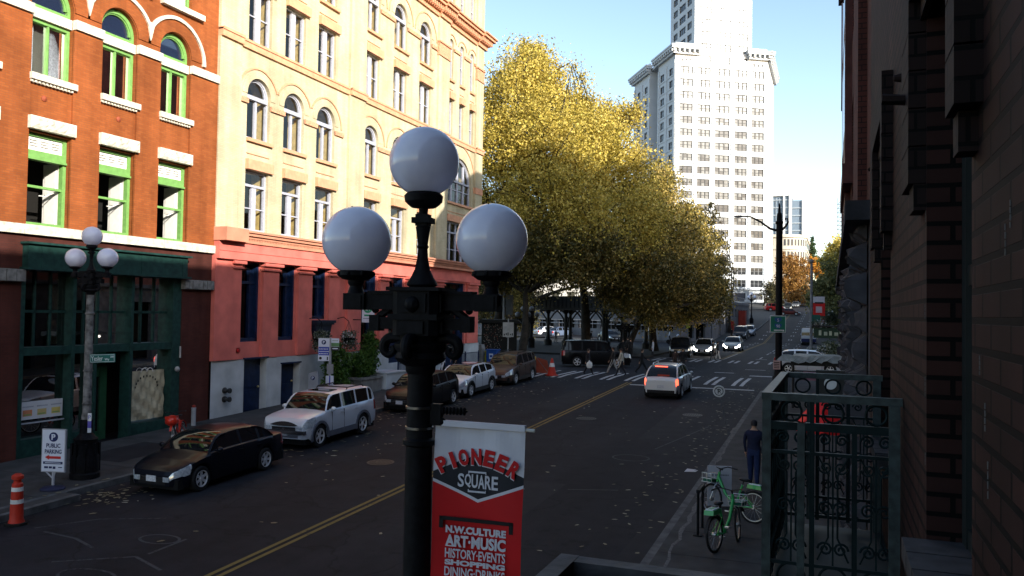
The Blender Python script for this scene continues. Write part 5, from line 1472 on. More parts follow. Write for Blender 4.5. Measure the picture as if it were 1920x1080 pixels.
def globe_lamp(name, label, loc, rz, H, shaft, group, gm=None):
    # three opal globes: one on the finial, two on the cross arms (H: height of the cross arms)
    t = thing(name, label, "street lamp", loc, rz, group)
    mb = MB()
    mb.lathe([(.36, 0), (.36, .12), (.33, .16), (.33, .55), (.29, .62), (.27, .95), (.30, 1.0), (.22, 1.06), (.155, 1.15), (.15, 1.5)], n=16)
    for k in range(8): a = k * math.pi / 4; mb.box(.31 * math.cos(a) - .03, .31 * math.cos(a) + .03, .31 * math.sin(a) - .03, .31 * math.sin(a) + .03, .16, .9)
    mb.build("base", M_LBLK, t, .6)
    mb = MB()
    mb.lathe([(.125, 1.45), (.125, 1.6), (.105, 1.66), (.095, H - 1.0), (.088, H - .22)], n=20)
    for z in (1.9, 2.75, H - 1.0): mb.lathe([(.096, z - .03), (.118, z - .015), (.118, z + .015), (.096, z + .03)], n=20)
    mb.build("shaft", shaft, t, .6)
    mb = MB()
    mb.lathe([(.088, H - .52), (.105, H - .50), (.11, H - .46), (.165, H - .43), (.185, H - .40), (.17, H - .36), (.19, H - .33), (.19, H - .30), (.15, H - .28), (.15, H - .22)], n=18)
    for a in range(4):
        c, q = math.cos(a * math.pi / 2), math.sin(a * math.pi / 2)
        mb.tube(curve([(c * .12, q * .12, H - .27), (c * .22, q * .22, H - .26), (c * .275, q * .275, H - .29), (c * .285, q * .285, H - .35), (c * .25, q * .25, H - .385), (c * .21, q * .21, H - .36), (c * .22, q * .22, H - .32)], 4), [.036 - .0004 * j + .006 * math.sin(j / 5) for j in range(25)], 10)
    mb.prism([(-.17, -.12), (-.12, -.17), (.12, -.17), (.17, -.12), (.17, .12), (.12, .17), (-.12, .17), (-.17, .12)], 'z', H - .24, H + .075)
    for a in range(4):
        M0 = mb.M; mb.M = ROT(a * math.pi / 2); mb.box(-.10, .10, -.185, -.17, H - .075, H + .055); mb.box(-.085, .085, -.19, -.17, H - .225, H - .14); mb.M = M0
    mb.box(-.195, .195, -.195, .195, H + .075, H + .10); mb.box(-.185, .185, -.185, .185, H - .13, H - .09)
    for a in range(4):
        c, q = math.cos(a * math.pi / 2), math.sin(a * math.pi / 2); mb.sphere((c * .17, q * .17, H - .02), .06, 10, 6)
    mb.build("hub", M_LBLK, t, .6)
    for s in (-1, 1):
        mb = MB()
        ar = lambda x0, x1, hw, z0, z1: mb.box(min(s * x0, s * x1), max(s * x0, s * x1), -hw, hw, z0, z1)
        ar(.14, .44, .042, H - .045, H + .055); ar(.14, .40, .055, H + .055, H + .075); ar(.14, .42, .05, H - .06, H - .045)
        ar(.42, .585, .075, H - .065, H + .055); ar(.44, .565, .085, H - .05, H + .04)
        ar(.14, .33, .04, H - .20, H - .115); ar(.31, .385, .055, H - .215, H - .10); ar(.14, .36, .048, H - .13, H - .115)
        mb.tube([(s * .24, 0, H - .05), (s * .30, 0, H - .09), (s * .34, 0, H - .12)], .03, 6)
        for q in (.2, .28, .36): mb.sphere((s * q, 0, H - .06), .03, 8, 5)
        mb.lathe([(.05, H - .03), (.075, H - .02), (.075, H + .05), (.06, H + .06), (.045, H + .11), (.06, H + .13), (.06, H + .15), (.10, H + .16), (.135, H + .185), (.135, H + .215), (.11, H + .225)], (s * .52, 0, 0), 16)
        for k in range(8):
            a = k * math.pi / 4; mb.sphere((s * .52 + .13 * math.cos(a), .13 * math.sin(a), H + .20), .02, 6, 4)
        arm = mb.build("arm", M_LBLK, t, .7)
    mb = MB()
    mb.lathe([(.085, H + .10), (.112, H + .12), (.105, H + .14), (.08, H + .18), (.055, H + .235), (.04, H + .31), (.035, H + .38), (.044, H + .395), (.036, H + .41), (.045, H + .48), (.052, H + .525), (.055, H + .54), (.03, H + .545)], n=16)
    mb.box(-.045, .045, -.045, .045, H + .545, H + .63); mb.box(-.066, .066, -.066, .066, H + .565, H + .605)
    mb.lathe([(.03, H + .62), (.035, H + .675), (.09, H + .68), (.115, H + .70), (.135, H + .72), (.14, H + .765), (.12, H + .785)], n=16)
    mb.build("finial", M_LBLK, t, .6)
    r = .253
    for x, z in ((0, H + .775 + r * .93), (-.52, H + .21 + r * .93), (.52, H + .21 + r * .93)):
        mb = MB(); mb.sphere((x, 0, z), r, 40, 24)
        if gm is None:
            for k in range(3): mb.sphere((x + .075 * math.cos(k * 2.1 + .4), .075 * math.sin(k * 2.1 + .4), z + r * .955), .006, 6, 4, m=1)
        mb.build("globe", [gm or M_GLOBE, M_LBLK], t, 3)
    return t
LG = "three globe street lamps"
LY, LX = 5.27, -2.75
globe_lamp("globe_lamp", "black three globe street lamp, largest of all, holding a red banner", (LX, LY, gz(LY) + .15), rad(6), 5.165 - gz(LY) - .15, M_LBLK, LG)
LAX, LAY = -17.95, 15.9
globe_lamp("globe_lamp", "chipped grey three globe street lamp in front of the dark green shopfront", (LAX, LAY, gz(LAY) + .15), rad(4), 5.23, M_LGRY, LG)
p = at(1409, 606, 154)
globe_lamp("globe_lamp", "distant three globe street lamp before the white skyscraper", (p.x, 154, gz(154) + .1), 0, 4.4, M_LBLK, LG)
PLG = "lamps in the square"
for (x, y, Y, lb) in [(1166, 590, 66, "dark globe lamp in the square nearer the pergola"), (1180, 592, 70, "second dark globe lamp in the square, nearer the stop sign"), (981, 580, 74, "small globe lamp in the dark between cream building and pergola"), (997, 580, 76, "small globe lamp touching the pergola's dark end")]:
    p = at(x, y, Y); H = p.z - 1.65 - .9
    t = globe_lamp("globe_lamp", lb, (p.x, Y, 1.6), rad(20), max(2.2, H), M_LBLK, PLG, mat('shade dimmed globe', (.16, .16, .165), .4, var=.1))  # globe colour lowered to imitate the shade under the trees
t = None
# steel bands and banner bracket on the foreground lamp, then the banner itself
sb = thing("banner_bracket", "steel banded bracket and rod holding up the PIONEER SQUARE banner", "bracket", (LX, LY, 4.35))
mb = MB()
for z in (-.085, .06): mb.lathe([(.099, z - .010), (.102, z - .008), (.102, z + .008), (.099, z + .010)], n=20)
mb.build("band", M_STEEL, sb, .6)
dx = Vector((.994, .105, 0)); dz_ = -.012
mb = MB(ROT(rad(6)))
mb.box(.09, .17, -.03, .03, -.06, .09)
for k in range(7): mb.lathe([(.02, .17 + k * .026), (.03, .178 + k * .026), (.03, .185 + k * .026), (.02, .192 + k * .026)], (0, 0, .045), 10, ax='x')
mb.box(.16, .36, -.012, .012, .04, .05); mb.sphere((.17, 0, -.035), .03, 10, 6)
mb.build("clamp", M_LBLK, sb, .6)
mb = MB(ROT(rad(6))); mb.tube([(.13, 0, -.045), (.85, 0, -.065)], .012, 8); mb.build("rod", mat("fibreglass rod", (.55, .55, .52), .5), sb, .8)

def banner():
    t = thing("street_banner", "large red and white street banner reading PIONEER SQUARE", "banner", (LX, LY, 4.318))
    t.rotation_euler = (0, rad(.9), rad(6)); t.scale = (1, 1, .945)
    x0, x1 = .125, .785; W = x1 - x0; top, bot = .0, -1.45
    def wav(x, z): return .007 * math.sin(x * 31 + z * 9) * math.exp(z * 5) + .018 * math.sin((x - x0) * 9 + z * 1.3) * (1 if z < -.03 else .3) + .012 * math.sin(z * 5 + x * 3)
    mb = MB()
    nx, nz = 22, 44
    def zone(x, z):
        return 0
    # cloth: white head, dark lozenge, red field drawn as separate colour faces cut along their edges
    def band(fu, fl, m, y=0.0):
        for i in range(nx):
            a, b = x0 + W * i / nx, x0 + W * (i + 1) / nx
            ua, ub, la, lb = fu(a), fu(b), fl(a), fl(b)
            n = max(1, int((max(ua - la, ub - lb)) / .04))
            for j in range(n):
                za0, za1 = ua + (la - ua) * j / n, ua + (la - ua) * (j + 1) / n
                zb0, zb1 = ub + (lb - ub) * j / n, ub + (lb - ub) * (j + 1) / n
                if abs(za0 - za1) + abs(zb0 - zb1) < 1e-6: continue
                mb.add([(a, wav(a, za0) + y, za0), (b, wav(b, zb0) + y, zb0), (b, wav(b, zb1) + y, zb1), (a, wav(a, za1) + y, za1)], [(0, 1, 2, 3)], m)
    c = (x0 + x1) / 2
    tri = lambda x, e, m: e + (m - e) * (1 - abs(x - c) / (W / 2))
    up = lambda x: tri(x, -.368, -.22)
    lo = lambda x: tri(x, -.42, -.556)
    lo2 = lambda x: tri(x, -.443, -.580)
    band(lambda x: top, up, 0); band(up, lo, 1); band(lo, lo2, 0); band(lo2, lambda x: bot, 2)
    mb.box(x0, x1, -.02, .02, -.03, .012, 0)
    # lettering
    def letters(word, h, width, zc, yy, m, curve=0.0, bold=.03, off=(0, 0), slab=True):
        wt = [{'I': .62, '.': .4, '·': .5}.get(ch, 1.0) for ch in word]; n = len(word); tot = sum(wt)
        for i, ch in enumerate(word):
            if ch == ' ': continue
            u = (sum(wt[:i]) + wt[i] / 2) / tot - .5; st = width * wt[i] / tot; x = c + u * width + off[0]
            z = zc + curve * (1 - (2 * u) ** 2) + off[1]
            rot = Matrix.Rotation(math.atan(curve * 8 * u / width) * 1.0, 4, 'Y')
            y = wav(x, z) - yy
            M = TR(x, y, z) @ rot
            mb.text(ch, M, h, st * (.90 if ch not in 'I.·' else .62), m, .003, bold)
            if slab and ch in 'PINR':
                for zz in (0, h - .018): mb.M = M; mb.box(-st * .40, st * (.12 if ch in 'PR' else .40), -.004, 0, zz, zz + .02, m); mb.M = None
    letters("PIONEER", .122, .555, -.392, .006, 0, .09, .085, (-.004, -.008), False); letters("PIONEER", .122, .555, -.392, .012, 2, .09, .05, (0, 0), False)
    letters("SQUARE", .100, .305, -.473, .006, 0, 0, .02, slab=False)
    for z, s in ((-.350, 1), (-.494, -1)):
        mb.box(c - .065, c + .065, -.03, -.026, z - .006, z + .006, 0)
        for e in (-.065, .06): mb.box(c + e, c + e + .006, -.03, -.026, z - (.014 if s > 0 else 0), z + (0 if s > 0 else .014), 0)
    mb.box(c - .27, c + .27, -.032, -.027, -.72, -.693, 3)
    for e in (-.27, .24): mb.box(c + e, c + e + .03, -.032, -.027, -.78, -.693, 3)
    for wd, z, h, width, sl_, bo in (("N.W.CULTURE", -.812, .055, .44, 0, .05), ("ART·MUSIC", -.912, .088, .44, 1, .04), ("HISTORY·EVENTS", -.996, .070, .44, 0, .02), ("SHOPPING", -1.047, .040, .44, 1, .05), ("DINING·DRINKS", -1.130, .070, .44, 0, .02)):
        mb.text(wd, TR(c, -.026, z), h, width, 0, .003, bo)
        if sl_:
            mb.box(c - .215, c - .16, -.028, -.026, z, z + .008, 0)
    mb.build("cloth", [mat("banner white", (.60, .60, .66), .6, var=.06, scale=4), mat("banner charcoal", (.02, .022, .03), .6), mat("banner red", (.50, .010, .014), .6, var=.08, scale=4), mat("banner black", (.012, .010, .012), .6)], t, .5)
    return t
banner()
# ---------------------------------------------------------------- tall street light with curled arm
t = thing("street_light", "tall dark street light pole with a curved arm at the junction corner", "street light", (-2.5, 43.5, 1.55))
mb = MB(); mb.lathe([(.30, 0), (.30, .5), (.24, .6), (.19, 1.0), (.17, 1.2), (.155, 8.2), (.19, 8.25), (.19, 8.35), (.14, 8.4), (.12, 8.75), (.07, 8.8), (.05, 9.15), (.01, 9.3)], n=14); mb.build("pole", M_LBLK, t, .6)
mb = MB()
mb.tube([(-.1, 0, 7.9), (-.45, 0, 8.0), (-.9, 0, 8.35), (-1.4, -.1, 8.62), (-1.8, -.15, 8.65)], [.07, .06, .05, .045, .04], 8)
mb.tube([(.1, 0, 7.9), (.3, 0, 8.1), (.42, 0, 8.3), (.40, 0, 8.5), (.30, 0, 8.52), (.28, 0, 8.42)], [.06, .055, .05, .045, .04, .03], 8)
mb.build("arm", M_LBLK, t, .7)
mb = MB(); mb.sphere((-1.98, -.18, 8.64), .26, 16, 8, sq=(1, .5, .25)); mb.build("lamp_head", mat("lamp head grey", (.2, .2, .2), .5), t, 3)
sg = thing("route_sign", "green highway route sign with two blue shields on the tall street light", "sign", (-2.52, 43.28, 4.72))
mb = MB(); mb.box(-.39, .37, -.04, -.01, -.42, .42, 0); mb.box(-.36, .34, -.046, -.04, -.39, .39, 1)
for z, nme in ((.2, "5"), (-.1, "90")):
    mb.prism([(-.17, z + .12), (.17, z + .12), (.16, z - .02), (0, z - .14), (-.16, z - .02)], 'y', -.054, -.046, 2)
    mb.text(nme, TR(0, -.054, z - .08), .15, .08 if nme == "5" else .17, 0)
mb.box(-.2, .22, -.05, -.046, -.34, -.28, 0); mb.prism([(.2, -.36), (.27, -.26), (.3, -.36)], 'y', -.05, -.046, 0)
mb.build("plate", [mat("sign white", (.6, .6, .6), .5), mat("sign green paint", (.012, .14, .09), .5), mat("sign blue paint", (.02, .07, .22), .5)], sg)
sg.rotation_euler = (0, 0, rad(8))
sg = thing("paper_notice", "pink paper notice taped low on the tall street light", "notice", (-2.5, 43.3, 2.65))
mb = MB(); mb.box(-.24, .10, -.06, -.045, -.2, .25, 0)
for i in range(4): mb.box(-.2, .06, -.064, -.06, -.14 + i * .09, -.10 + i * .09, 1)
mb.build("paper", [mat("pink paper", (.45, .30, .28), .8), M_DARK], sg)
# pale pole beyond the junction with its own banner and signs
t = thing("street_light", "pale slim street light pole beyond the junction", "street light", (-1.70, 77, 1.65))
mb = MB(); mb.lathe([(.2, 0), (.16, .8), (.13, 1), (.10, 8.2)], n=10); mb.build("pole", mat("pale pole", (.20, .21, .23), .5), t, .6)
mb = MB(); mb.sphere((0, 0, 8.35), .2, 12, 8); mb.build("lamp_head", mat("lamp head grey", (.2, .2, .2), .5), t, 3)
t = thing("street_banner", "small red and white street banner on the pale pole beyond the junction", "banner", (-1.55, 77, 5.2))
mb = MB(); mb.box(0, .95, -.02, .02, 1.15, 1.7, 0); mb.box(.12, .85, -.024, .024, 1.08, 1.22, 2); mb.box(0, .98, -.02, .02, 0, 1.15, 1)
for i in range(5): mb.box(.22, .74, -.026, -.02, .3 + i * .11, .38 + i * .11, 0)
mb.tube([(-.1, 0, 1.7), (1.0, 0, 1.7)], .02, 6, m=2)
mb.build("cloth", [mat("banner white", (.6, .6, .66), .6), mat("banner red bright", (.60, .02, .02), .6), mat("banner charcoal", (.02, .022, .03), .6)], t)

# ---------------------------------------------------------------- signs
sg = thing("street_sign", "green street name sign reading Yesler Wy on the grey globe lamp", "sign", (LAX + .12, LAY - .05, 3.62))
sg.rotation_euler = (0, rad(-3), rad(6))
mb = MB(); mb.box(0, .78, -.012, .012, 0, .22, 0); mb.box(.02, .76, -.015, -.012, .015, .205, 1); mb.box(.03, .75, -.017, -.015, .025, .195, 0)
mb.text("Yesler", TR(.05, -.017, .05), .12, .36, 1, align='LEFT'); mb.text("Wy", TR(.47, -.017, .035), .075, .14, 1, align='LEFT'); mb.text("200", TR(.64, -.017, .12), .05, .10, 1, align='LEFT')
mb.build("plate", [mat("street sign green", (.012, .10, .085), .5), mat("sign white", (.6, .6, .6), .5)], sg)
sg = thing("sticker", "white and purple sticker wrapped on the grey globe lamp", "sticker", (LAX + .12, LAY - .06, 1.95))
mb = MB(ROT(rad(25))); mb.box(-.0, .09, -.02, .0, .18, .38, 0); mb.box(-.0, .09, -.02, 0, 0, .18, 1); mb.box(0, .09, -.02, 0, -.12, 0, 0); mb.text("P", TR(.045, -.02, .23), .1, .06, 1)
mb.build("label", [mat("sign white", (.6, .6, .6), .5), mat("sticker purple", (.10, .08, .35), .5)], sg)
M_NAVY = mat("sign navy", (.012, .02, .08), .5); M_SW = mat("sign face white", (.56, .58, .66), .5, var=.05); M_SRED = mat("sign red", (.42, .02, .02), .5)
def park_sign():
    t = thing("parking_sign", "white PUBLIC PARKING sign board with red arrow on a round foot at the kerb", "sign", (-17.62, 14.7, gz(14.7) + .15), rad(16))
    mb = MB(); mb.lathe([(.28, 0), (.28, .03), (.24, .06), (.05, .08), (.04, .1)], n=20); mb.build("foot", mat("sign foot blue", (.02, .022, .05), .6), t, .6)
    mb = MB(); mb.tube([(0, 0, .08), (0, 0, .42)], .035, 8); mb.tube([(0, 0, .25), (-.2, 0, .43)], .02, 6); mb.tube([(0, 0, .25), (.05, 0, .45)], .02, 6); mb.build("stand", mat("stand grey", (.35, .35, .38), .5), t, .7)
    mb = MB()
    mb.box(-.305, .305, -.03, .03, .42, 1.46, 3); mb.box(-.285, .285, -.034, -.03, .44, 1.44, 0)
    mb.lathe([(.115, -.040), (.115, -.034)], (0, 0, 1.27), 24, 1, ax='y')
    mb.text("P", TR(0, -.041, 1.20), .14, .10, 0, bold=.03); mb.text("PUBLIC", TR(0, -.035, 1.01), .105, .36, 1, bold=.025); mb.text("PARKING", TR(0, -.035, .865), .105, .43, 1, bold=.025)
    mb.prism([(-.21, .78), (-.10, .835), (-.10, .805), (.20, .805), (.20, .745), (-.10, .745), (-.10, .72)], 'y', -.04, -.034, 2)
    mb.box(-.25, .25, -.038, -.034, .615, .675, 1); mb.box(-.2, .2, -.041, -.038, .638, .652, 0); mb.box(-.22, -.12, -.037, -.034, .51, .56, 1); mb.box(-.1, -.02, -.037, -.034, .51, .56, 1); mb.box(.0, .07, -.037, -.034, .5, .56, 1); mb.box(.14, .24, -.037, -.034, .53, .55, 1)
    mb.build("board", [M_SW, M_NAVY, M_SRED, mat("sign edge", (.3, .3, .32), .5)], t)
park_sign()
t = thing("hanging_sign", "small white hanging sign with a green LA disc on the pink wall", "sign", (XF + .95, 34.1, 5.0))
mb = MB(); mb.box(-.33, .33, -.03, .03, -.50, .50, 0); mb.lathe([(.25, -.042), (.25, -.03)], (0, 0, .2), 24, 1, ax='y'); mb.text("LA", TR(0, -.042, .07), .26, .24, 0, bold=.03); mb.box(-.2, .2, -.034, -.03, -.2, -.12, 1); mb.box(-.26, .26, -.034, -.03, -.32, -.3, 2)
mb.box(-.35, .35, -.02, .02, .50, .53, 2); mb.box(-.95, -.33, -.02, .02, .36, .40, 2); mb.box(-.95, -.33, -.02, .02, -.40, -.36, 2)
mb.build("plate", [M_SW, mat("sign green", (.03, .25, .13), .5), M_LBLK], t)
t = thing("parking_sign", "parking pay sign post with a white P panel and a smaller green panel", "sign", (-20.0, 30.0, 1.14))
mb = MB(); mb.box(-.05, .05, -.03, .03, 0, 2.75); mb.build("post", mat("sign post steel", (.30, .31, .33), .5), t)
mb = MB(ROT(rad(22)))
mb.box(-.50, -.03, -.05, -.035, 1.75, 2.72, 0); mb.lathe([(.10, -.056), (.10, -.05)], (-.27, 0, 2.55), 20, 1, ax='y'); mb.text("P", TR(-.27, -.057, 2.49), .12, .08, 0, bold=.03)
mb.box(-.49, -.04, -.054, -.05, 2.17, 2.35, 2); mb.box(-.49, -.04, -.054, -.05, 1.99, 2.14, 2); [mb.box(-.46 + .065 * k, -.415 + .065 * k, -.056, -.054, z_, z_ + .04, 0) for z_ in (2.24, 2.04) for k in range(6)]
mb.lathe([(.06, -.054), (.06, -.05)], (-.4, 0, 1.87), 12, 3, ax='y'); mb.box(-.13, -.08, -.054, -.05, 1.79, 1.93, 3)
mb.box(.05, .38, -.05, -.035, 2.2, 2.72, 0); mb.box(.05, .38, -.054, -.05, 2.38, 2.53, 4); mb.box(.05, .38, -.054, -.05, 2.2, 2.37, 3); mb.box(.1, .33, -.056, -.054, 2.26, 2.31, 0); mb.box(.09, .34, -.053, -.05, 2.6, 2.65, 5)
mb.build("panel", [M_SW, M_NAVY, mat("sign royal blue", (.03, .05, .32), .5), mat("sign black", (.02, .02, .02), .5), mat("sign mid green", (.10, .22, .09), .5), mat("sign grey text", (.35, .38, .36), .5)], t)
mb = MB(ROT(rad(22))); mb.box(-.16, .17, -.05, .02, .75, 1.12, 0); mb.box(-.01, .04, -.055, -.05, .75, 1.12, 1); mb.box(-.12, .16, -.05, -.03, 1.2, 1.62, 2)
mb.build("notice", [M_SW, mat("sign royal blue", (.03, .05, .32), .5), mat("notice grey", (.2, .2, .21), .5)], t)
t = thing("pay_station", "grey parking pay station with curved top beside the pay sign", "pay station", (-20.1, 29.0, 1.1), rad(25))
mb = MB(); mb.prism([(-.2, 0), (.2, 0), (.2, 1.2), (.15, 1.42), (-.2, 1.32)], 'y', -.16, .16); mb.build("cabinet", mat("pay station grey", (.22, .23, .26), .5), t)
mb = MB(); mb.lathe([(.09, -.175), (.09, -.16)], (-.02, 0, 1.14), 16, 0, ax='y'); mb.text("P", TR(-.02, -.176, 1.08), .12, .08, 1); mb.build("badge", [M_NAVY, M_SW], t)
t = thing("no_parking_sign", "round no parking symbol plate on a thin post beyond the navy jacketed person", "sign", (-3.55, 28.5, gz(28.5)))
mb = MB(); mb.tube([(.32, .1, .15), (.02, 0, 1.45)], .014, 6); mb.build("post", mat("thin grey post", (.10, .10, .11), .6), t)
mb = MB(); mb.box(-.19, .19, -.012, .0, 1.42, 1.86, 0) if False else mb.lathe([(.20, -.012), (.20, 0)], (0, 0, 1.62), 24, 0, ax='y')
mb.arc(0, 1.62, .125, .15, 0, 2 * math.pi, -.018, -.012, 24, 1); mb.text("P", TR(.01, -.014, 1.54), .16, .10, 1, bold=.03); mb.tube([(-.1, -.016, 1.72), (.1, -.016, 1.52)], .012, 4, m=1)
mb.build("plate", [mat("plate white", (.5, .5, .5), .6), mat("sign black", (.02, .02, .02), .5)], t)
t.rotation_euler = (0, 0, rad(8))
t = thing("temporary_sign", "pale temporary sign board on a post above the brown suv", "sign", (-23.2, 59, 1.6), rad(20))
p = at(953, 617, 59)
mb = MB(); mb.tube([(0, 0, 0), (0, 0, 3)], .05, 6); mb.box(-.16, .2, -.06, -.03, 1.55, 2.2); mb.build("post", mat("post pale", (.22, .22, .22), .6), t)
mb = MB(); zc = p.z - 1.6; mb.box(-.42, .42, -.08, -.05, zc - .6, zc + .52, 0)
for i, x in enumerate((-.33, -.18, -.05, .14, .28)): mb.box(x, x + .08, -.085, -.08, zc - .5 + .04 * (i % 2), zc - .36 + .05 * (i % 3), 1)
mb.build("board", [mat("dull white board", (.34, .34, .33), .6), mat("sign black", (.02, .02, .02), .5)], t)
t.location.x = p.x
# traffic pole left of the square
p = at(943, 680, 62)
t = thing("signal_pole", "grey signal pole with a dark signal box behind the temporary sign", "pole", (p.x, 62, 1.6))
mb = MB(); mb.tube([(0, 0, 0), (0, 0, at(943, 470, 62).z - 1.6)], .09, 8); mb.build("pole", mat("pale pole", (.20, .21, .23), .5), t, .8)
mb = MB(); mb.box(.25, .75, -.2, .2, at(955, 590, 62).z - 1.6, at(955, 553, 62).z - 1.6); mb.box(.05, .25, -.04, .04, at(955, 575, 62).z - 1.6, at(955, 572, 62).z - 1.6); mb.build("signal_box", mat("signal grey", (.06, .065, .07), .6), t)
# stop sign and crossing sign
t = thing("stop_sign", "red octagonal stop sign facing away by the garage", "sign", (-22.3, 108, 1.6))
mb = MB(); mb.tube([(0, 0, 0), (0, 0, 2.6)], .04, 6); mb.build("post", mat("post pale", (.22, .22, .22), .6), t)
mb = MB(); mb.prism([(.48 * math.cos(math.pi / 8 + k * math.pi / 4), 2.3 + .48 * math.sin(math.pi / 8 + k * math.pi / 4)) for k in range(8)], 'y', -.06, -.04, 0); mb.prism([(.43 * math.cos(math.pi / 8 + k * math.pi / 4), 2.3 + .43 * math.sin(math.pi / 8 + k * math.pi / 4)) for k in range(8)], 'y', -.066, -.06, 1); mb.text("STOP", TR(0, -.066, 2.2), .2, .6, 0); mb.box(-.4, -.1, -.05, -.04, 1.3, 1.75, 0); mb.build("plate", [mat("sign white", (.6, .6, .6), .5), mat("stop red", (.40, .02, .02), .5)], t)
t = thing("crossing_sign", "fluorescent yellow green diamond pedestrian crossing sign at the garage corner", "sign", (-17.0, 105.2, 1.6))
mb = MB(); mb.tube([(0, 0, 0), (0, 0, 3.3)], .05, 6); mb.build("post", mat("post pale", (.22, .22, .22), .6), t)
mb = MB(); M_LIME = mat("fluorescent lime", (.50, .62, .04), .5)
mb.prism([(0, 3.35), (.5, 2.85), (0, 2.35), (-.5, 2.85)], 'y', -.08, -.05, 0); mb.prism([(0, 2.35), (.3, 2.05), (0, 1.75), (-.3, 2.05)], 'y', -.08, -.05, 0)
mb.sphere((0, -.085, 3.06), .06, 8, 5, m=1); mb.tube([(0, -.085, 2.98), (-.02, -.085, 2.82), (-.12, -.085, 2.62)], .04, 5, m=1); mb.tube([(-.02, -.085, 2.82), (.12, -.085, 2.64)], .04, 5, m=1); mb.tube([(0, -.085, 2.96), (.13, -.085, 2.84)], .025, 5, m=1); mb.tube([(0, -.085, 2.96), (-.13, -.085, 2.86)], .025, 5, m=1)
mb.tube([(-.12, -.085, 2.12), (.1, -.085, 1.96)], .03, 5, m=1)
mb.build("plate", [M_LIME, mat("sign black", (.02, .02, .02), .5)], t)
# utility box, bins, yellow board at the cream corner
def simple(name, label, cat, loc, fn, mats, pn, rz=0, smooth=None):
    t = thing(name, label, cat, loc, rz); mb = MB(); fn(mb); mb.build(pn, mats, t, smooth); return t
def f(mb):
    mb.box(-.42, .42, -.3, .3, 0, 1.05); mb.prism([(-.42, 1.05), (.42, 1.05), (.36, 1.3), (-.36, 1.3)], 'y', -.28, .28); mb.box(-.38, .38, -.31, -.3, .1, 1.0); mb.box(-.3, -.24, -.33, -.31, .4, .6)
simple("utility_cabinet", "grey utility cabinet standing at the cream building's corner", "cabinet", (-22.3, 51.0, 1.6), f, mat("utility grey", (.17, .17, .17), .6, var=.3), "cabinet")
def f(mb): mb.box(-.2, .2, -.16, .16, 0, .86, 0); mb.box(-.15, .15, -.165, -.16, .55, .78, 1); mb.box(-.15, .15, -.165, -.16, .1, .3, 0)
simple("newspaper_box", "yellow newspaper box beside the blue bin", "box", (-22.0, 51.4, 1.6), f, [mat("box yellow", (.45, .40, .04), .5), mat("sign black", (.02, .02, .02), .5)], "cabinet")
def f(mb):
    mb.prism([(-.32, 0), (.32, 0), (.37, .92), (-.37, .92)], 'y', -.33, .33, 0); mb.box(-.4, .4, -.36, .36, .92, .98, 0); mb.box(-.14, .14, -.335, -.33, .35, .7, 1); mb.box(-.1, .1, -.338, -.335, .45, .6, 0)
simple("recycling_bin", "blue recycling bin with a white panel by the cream building's corner", "bin", (-21.3, 51.3, 1.6), f, [mat("bin blue", (.012, .06, .25), .5), M_SW], "body")
# flower shed and dark clutter behind the bins
def f(mb):
    mb.box(-1.4, 1.4, -1.0, 1.0, 0, 2.6, 0); mb.prism([(-1.8, 2.6), (1.8, 2.6), (1.5, 2.9), (-1.5, 2.9)], 'y', -1.3, 1.2, 0)
    rr = random.Random(4)
    for i in range(140): x, z = rr.uniform(-1.3, .2), rr.uniform(.3, 2.5); mb.box(x, x + .05, -1.02, -1.0, z, z + .05, rr.choice([1, 1, 2]))
simple("newsstand", "dark kiosk with specks of merchandise behind the bins", "kiosk", (-25.2, 62, 1.6), f, [mat("kiosk black", (.012, .012, .012), .7), mat("speck pale", (.25, .23, .2), .6), mat("speck red", (.2, .05, .03), .6)], "booth", rad(20))
# orange barrier, cones
M_ORG = mat("traffic orange", (.40, .028, .014), .5, var=.1); M_REFL = mat("reflective white", (.6, .58, .55), .4)
def cone(label, loc, h, r, kindc):
    t = thing("traffic_cone", label, "traffic cone", loc)
    mb = MB(); mb.prism([(r * 1.25 * math.cos(k * math.pi / 4 + .39), r * 1.25 * math.sin(k * math.pi / 4 + .39)) for k in range(8)], 'z', 0, .05); mb.build("base", M_DARK if kindc else M_ORG, t)
    mb = MB()
    if kindc: prof = [(r * .85, .05), (r * .70, h * .12), (r * .68, h * .3), (r * .62, h * .55), (r * .56, h * .8), (r * .40, h * .83), (r * .40, h * .88), (r * .62, h * .90), (r * .62, h * .96), (r * .3, h)]
    else: prof = [(r * .9, .05), (r * .6, h * .4), (r * .25, h * .9), (r * .15, h)]
    mb.lathe(prof, n=18)
    ri = lambda z: np.interp(z, [p[1] for p in prof], [p[0] for p in prof])
    for z0, z1 in ((h * .42, h * .50), (h * .66, h * .74)) if kindc else ((h * .5, h * .72),):
        mb.lathe([(ri(z0) + .004, z0), (ri(z1) + .004, z1)], n=18, m=1)
    mb.build("body", [M_ORG, M_REFL], t, .6)
cone("tall orange channelizer post with white bands in front of the PUBLIC PARKING sign", (-16.2, 12.65, gz(12.65)), 1.08, .19, 1)
cone("orange and white traffic cone in the crosswalk behind the brown car", (-15.1, 45.3, gz(45.3)), 1.0, .3, 0)
t = thing("hose", "black and red flexible hose arching beside the orange channelizer post", "hose", (-17.2, 12.2, gz(12.2)))
mb = MB(); pts = [(-1.2, -.3, .3), (-.7, -.2, .75), (-.35, -.1, .78), (.1, 0, .55), (.45, .1, .25), (.7, .2, .02)]
mb.tube(pts[:4], .09, 10); mb.tube(pts[3:], .08, 10, m=1); mb.build("tube", [mat("black rubber", (.015, .015, .016), .6), mat("hose red", (.22, .03, .025), .6)], t, .8)
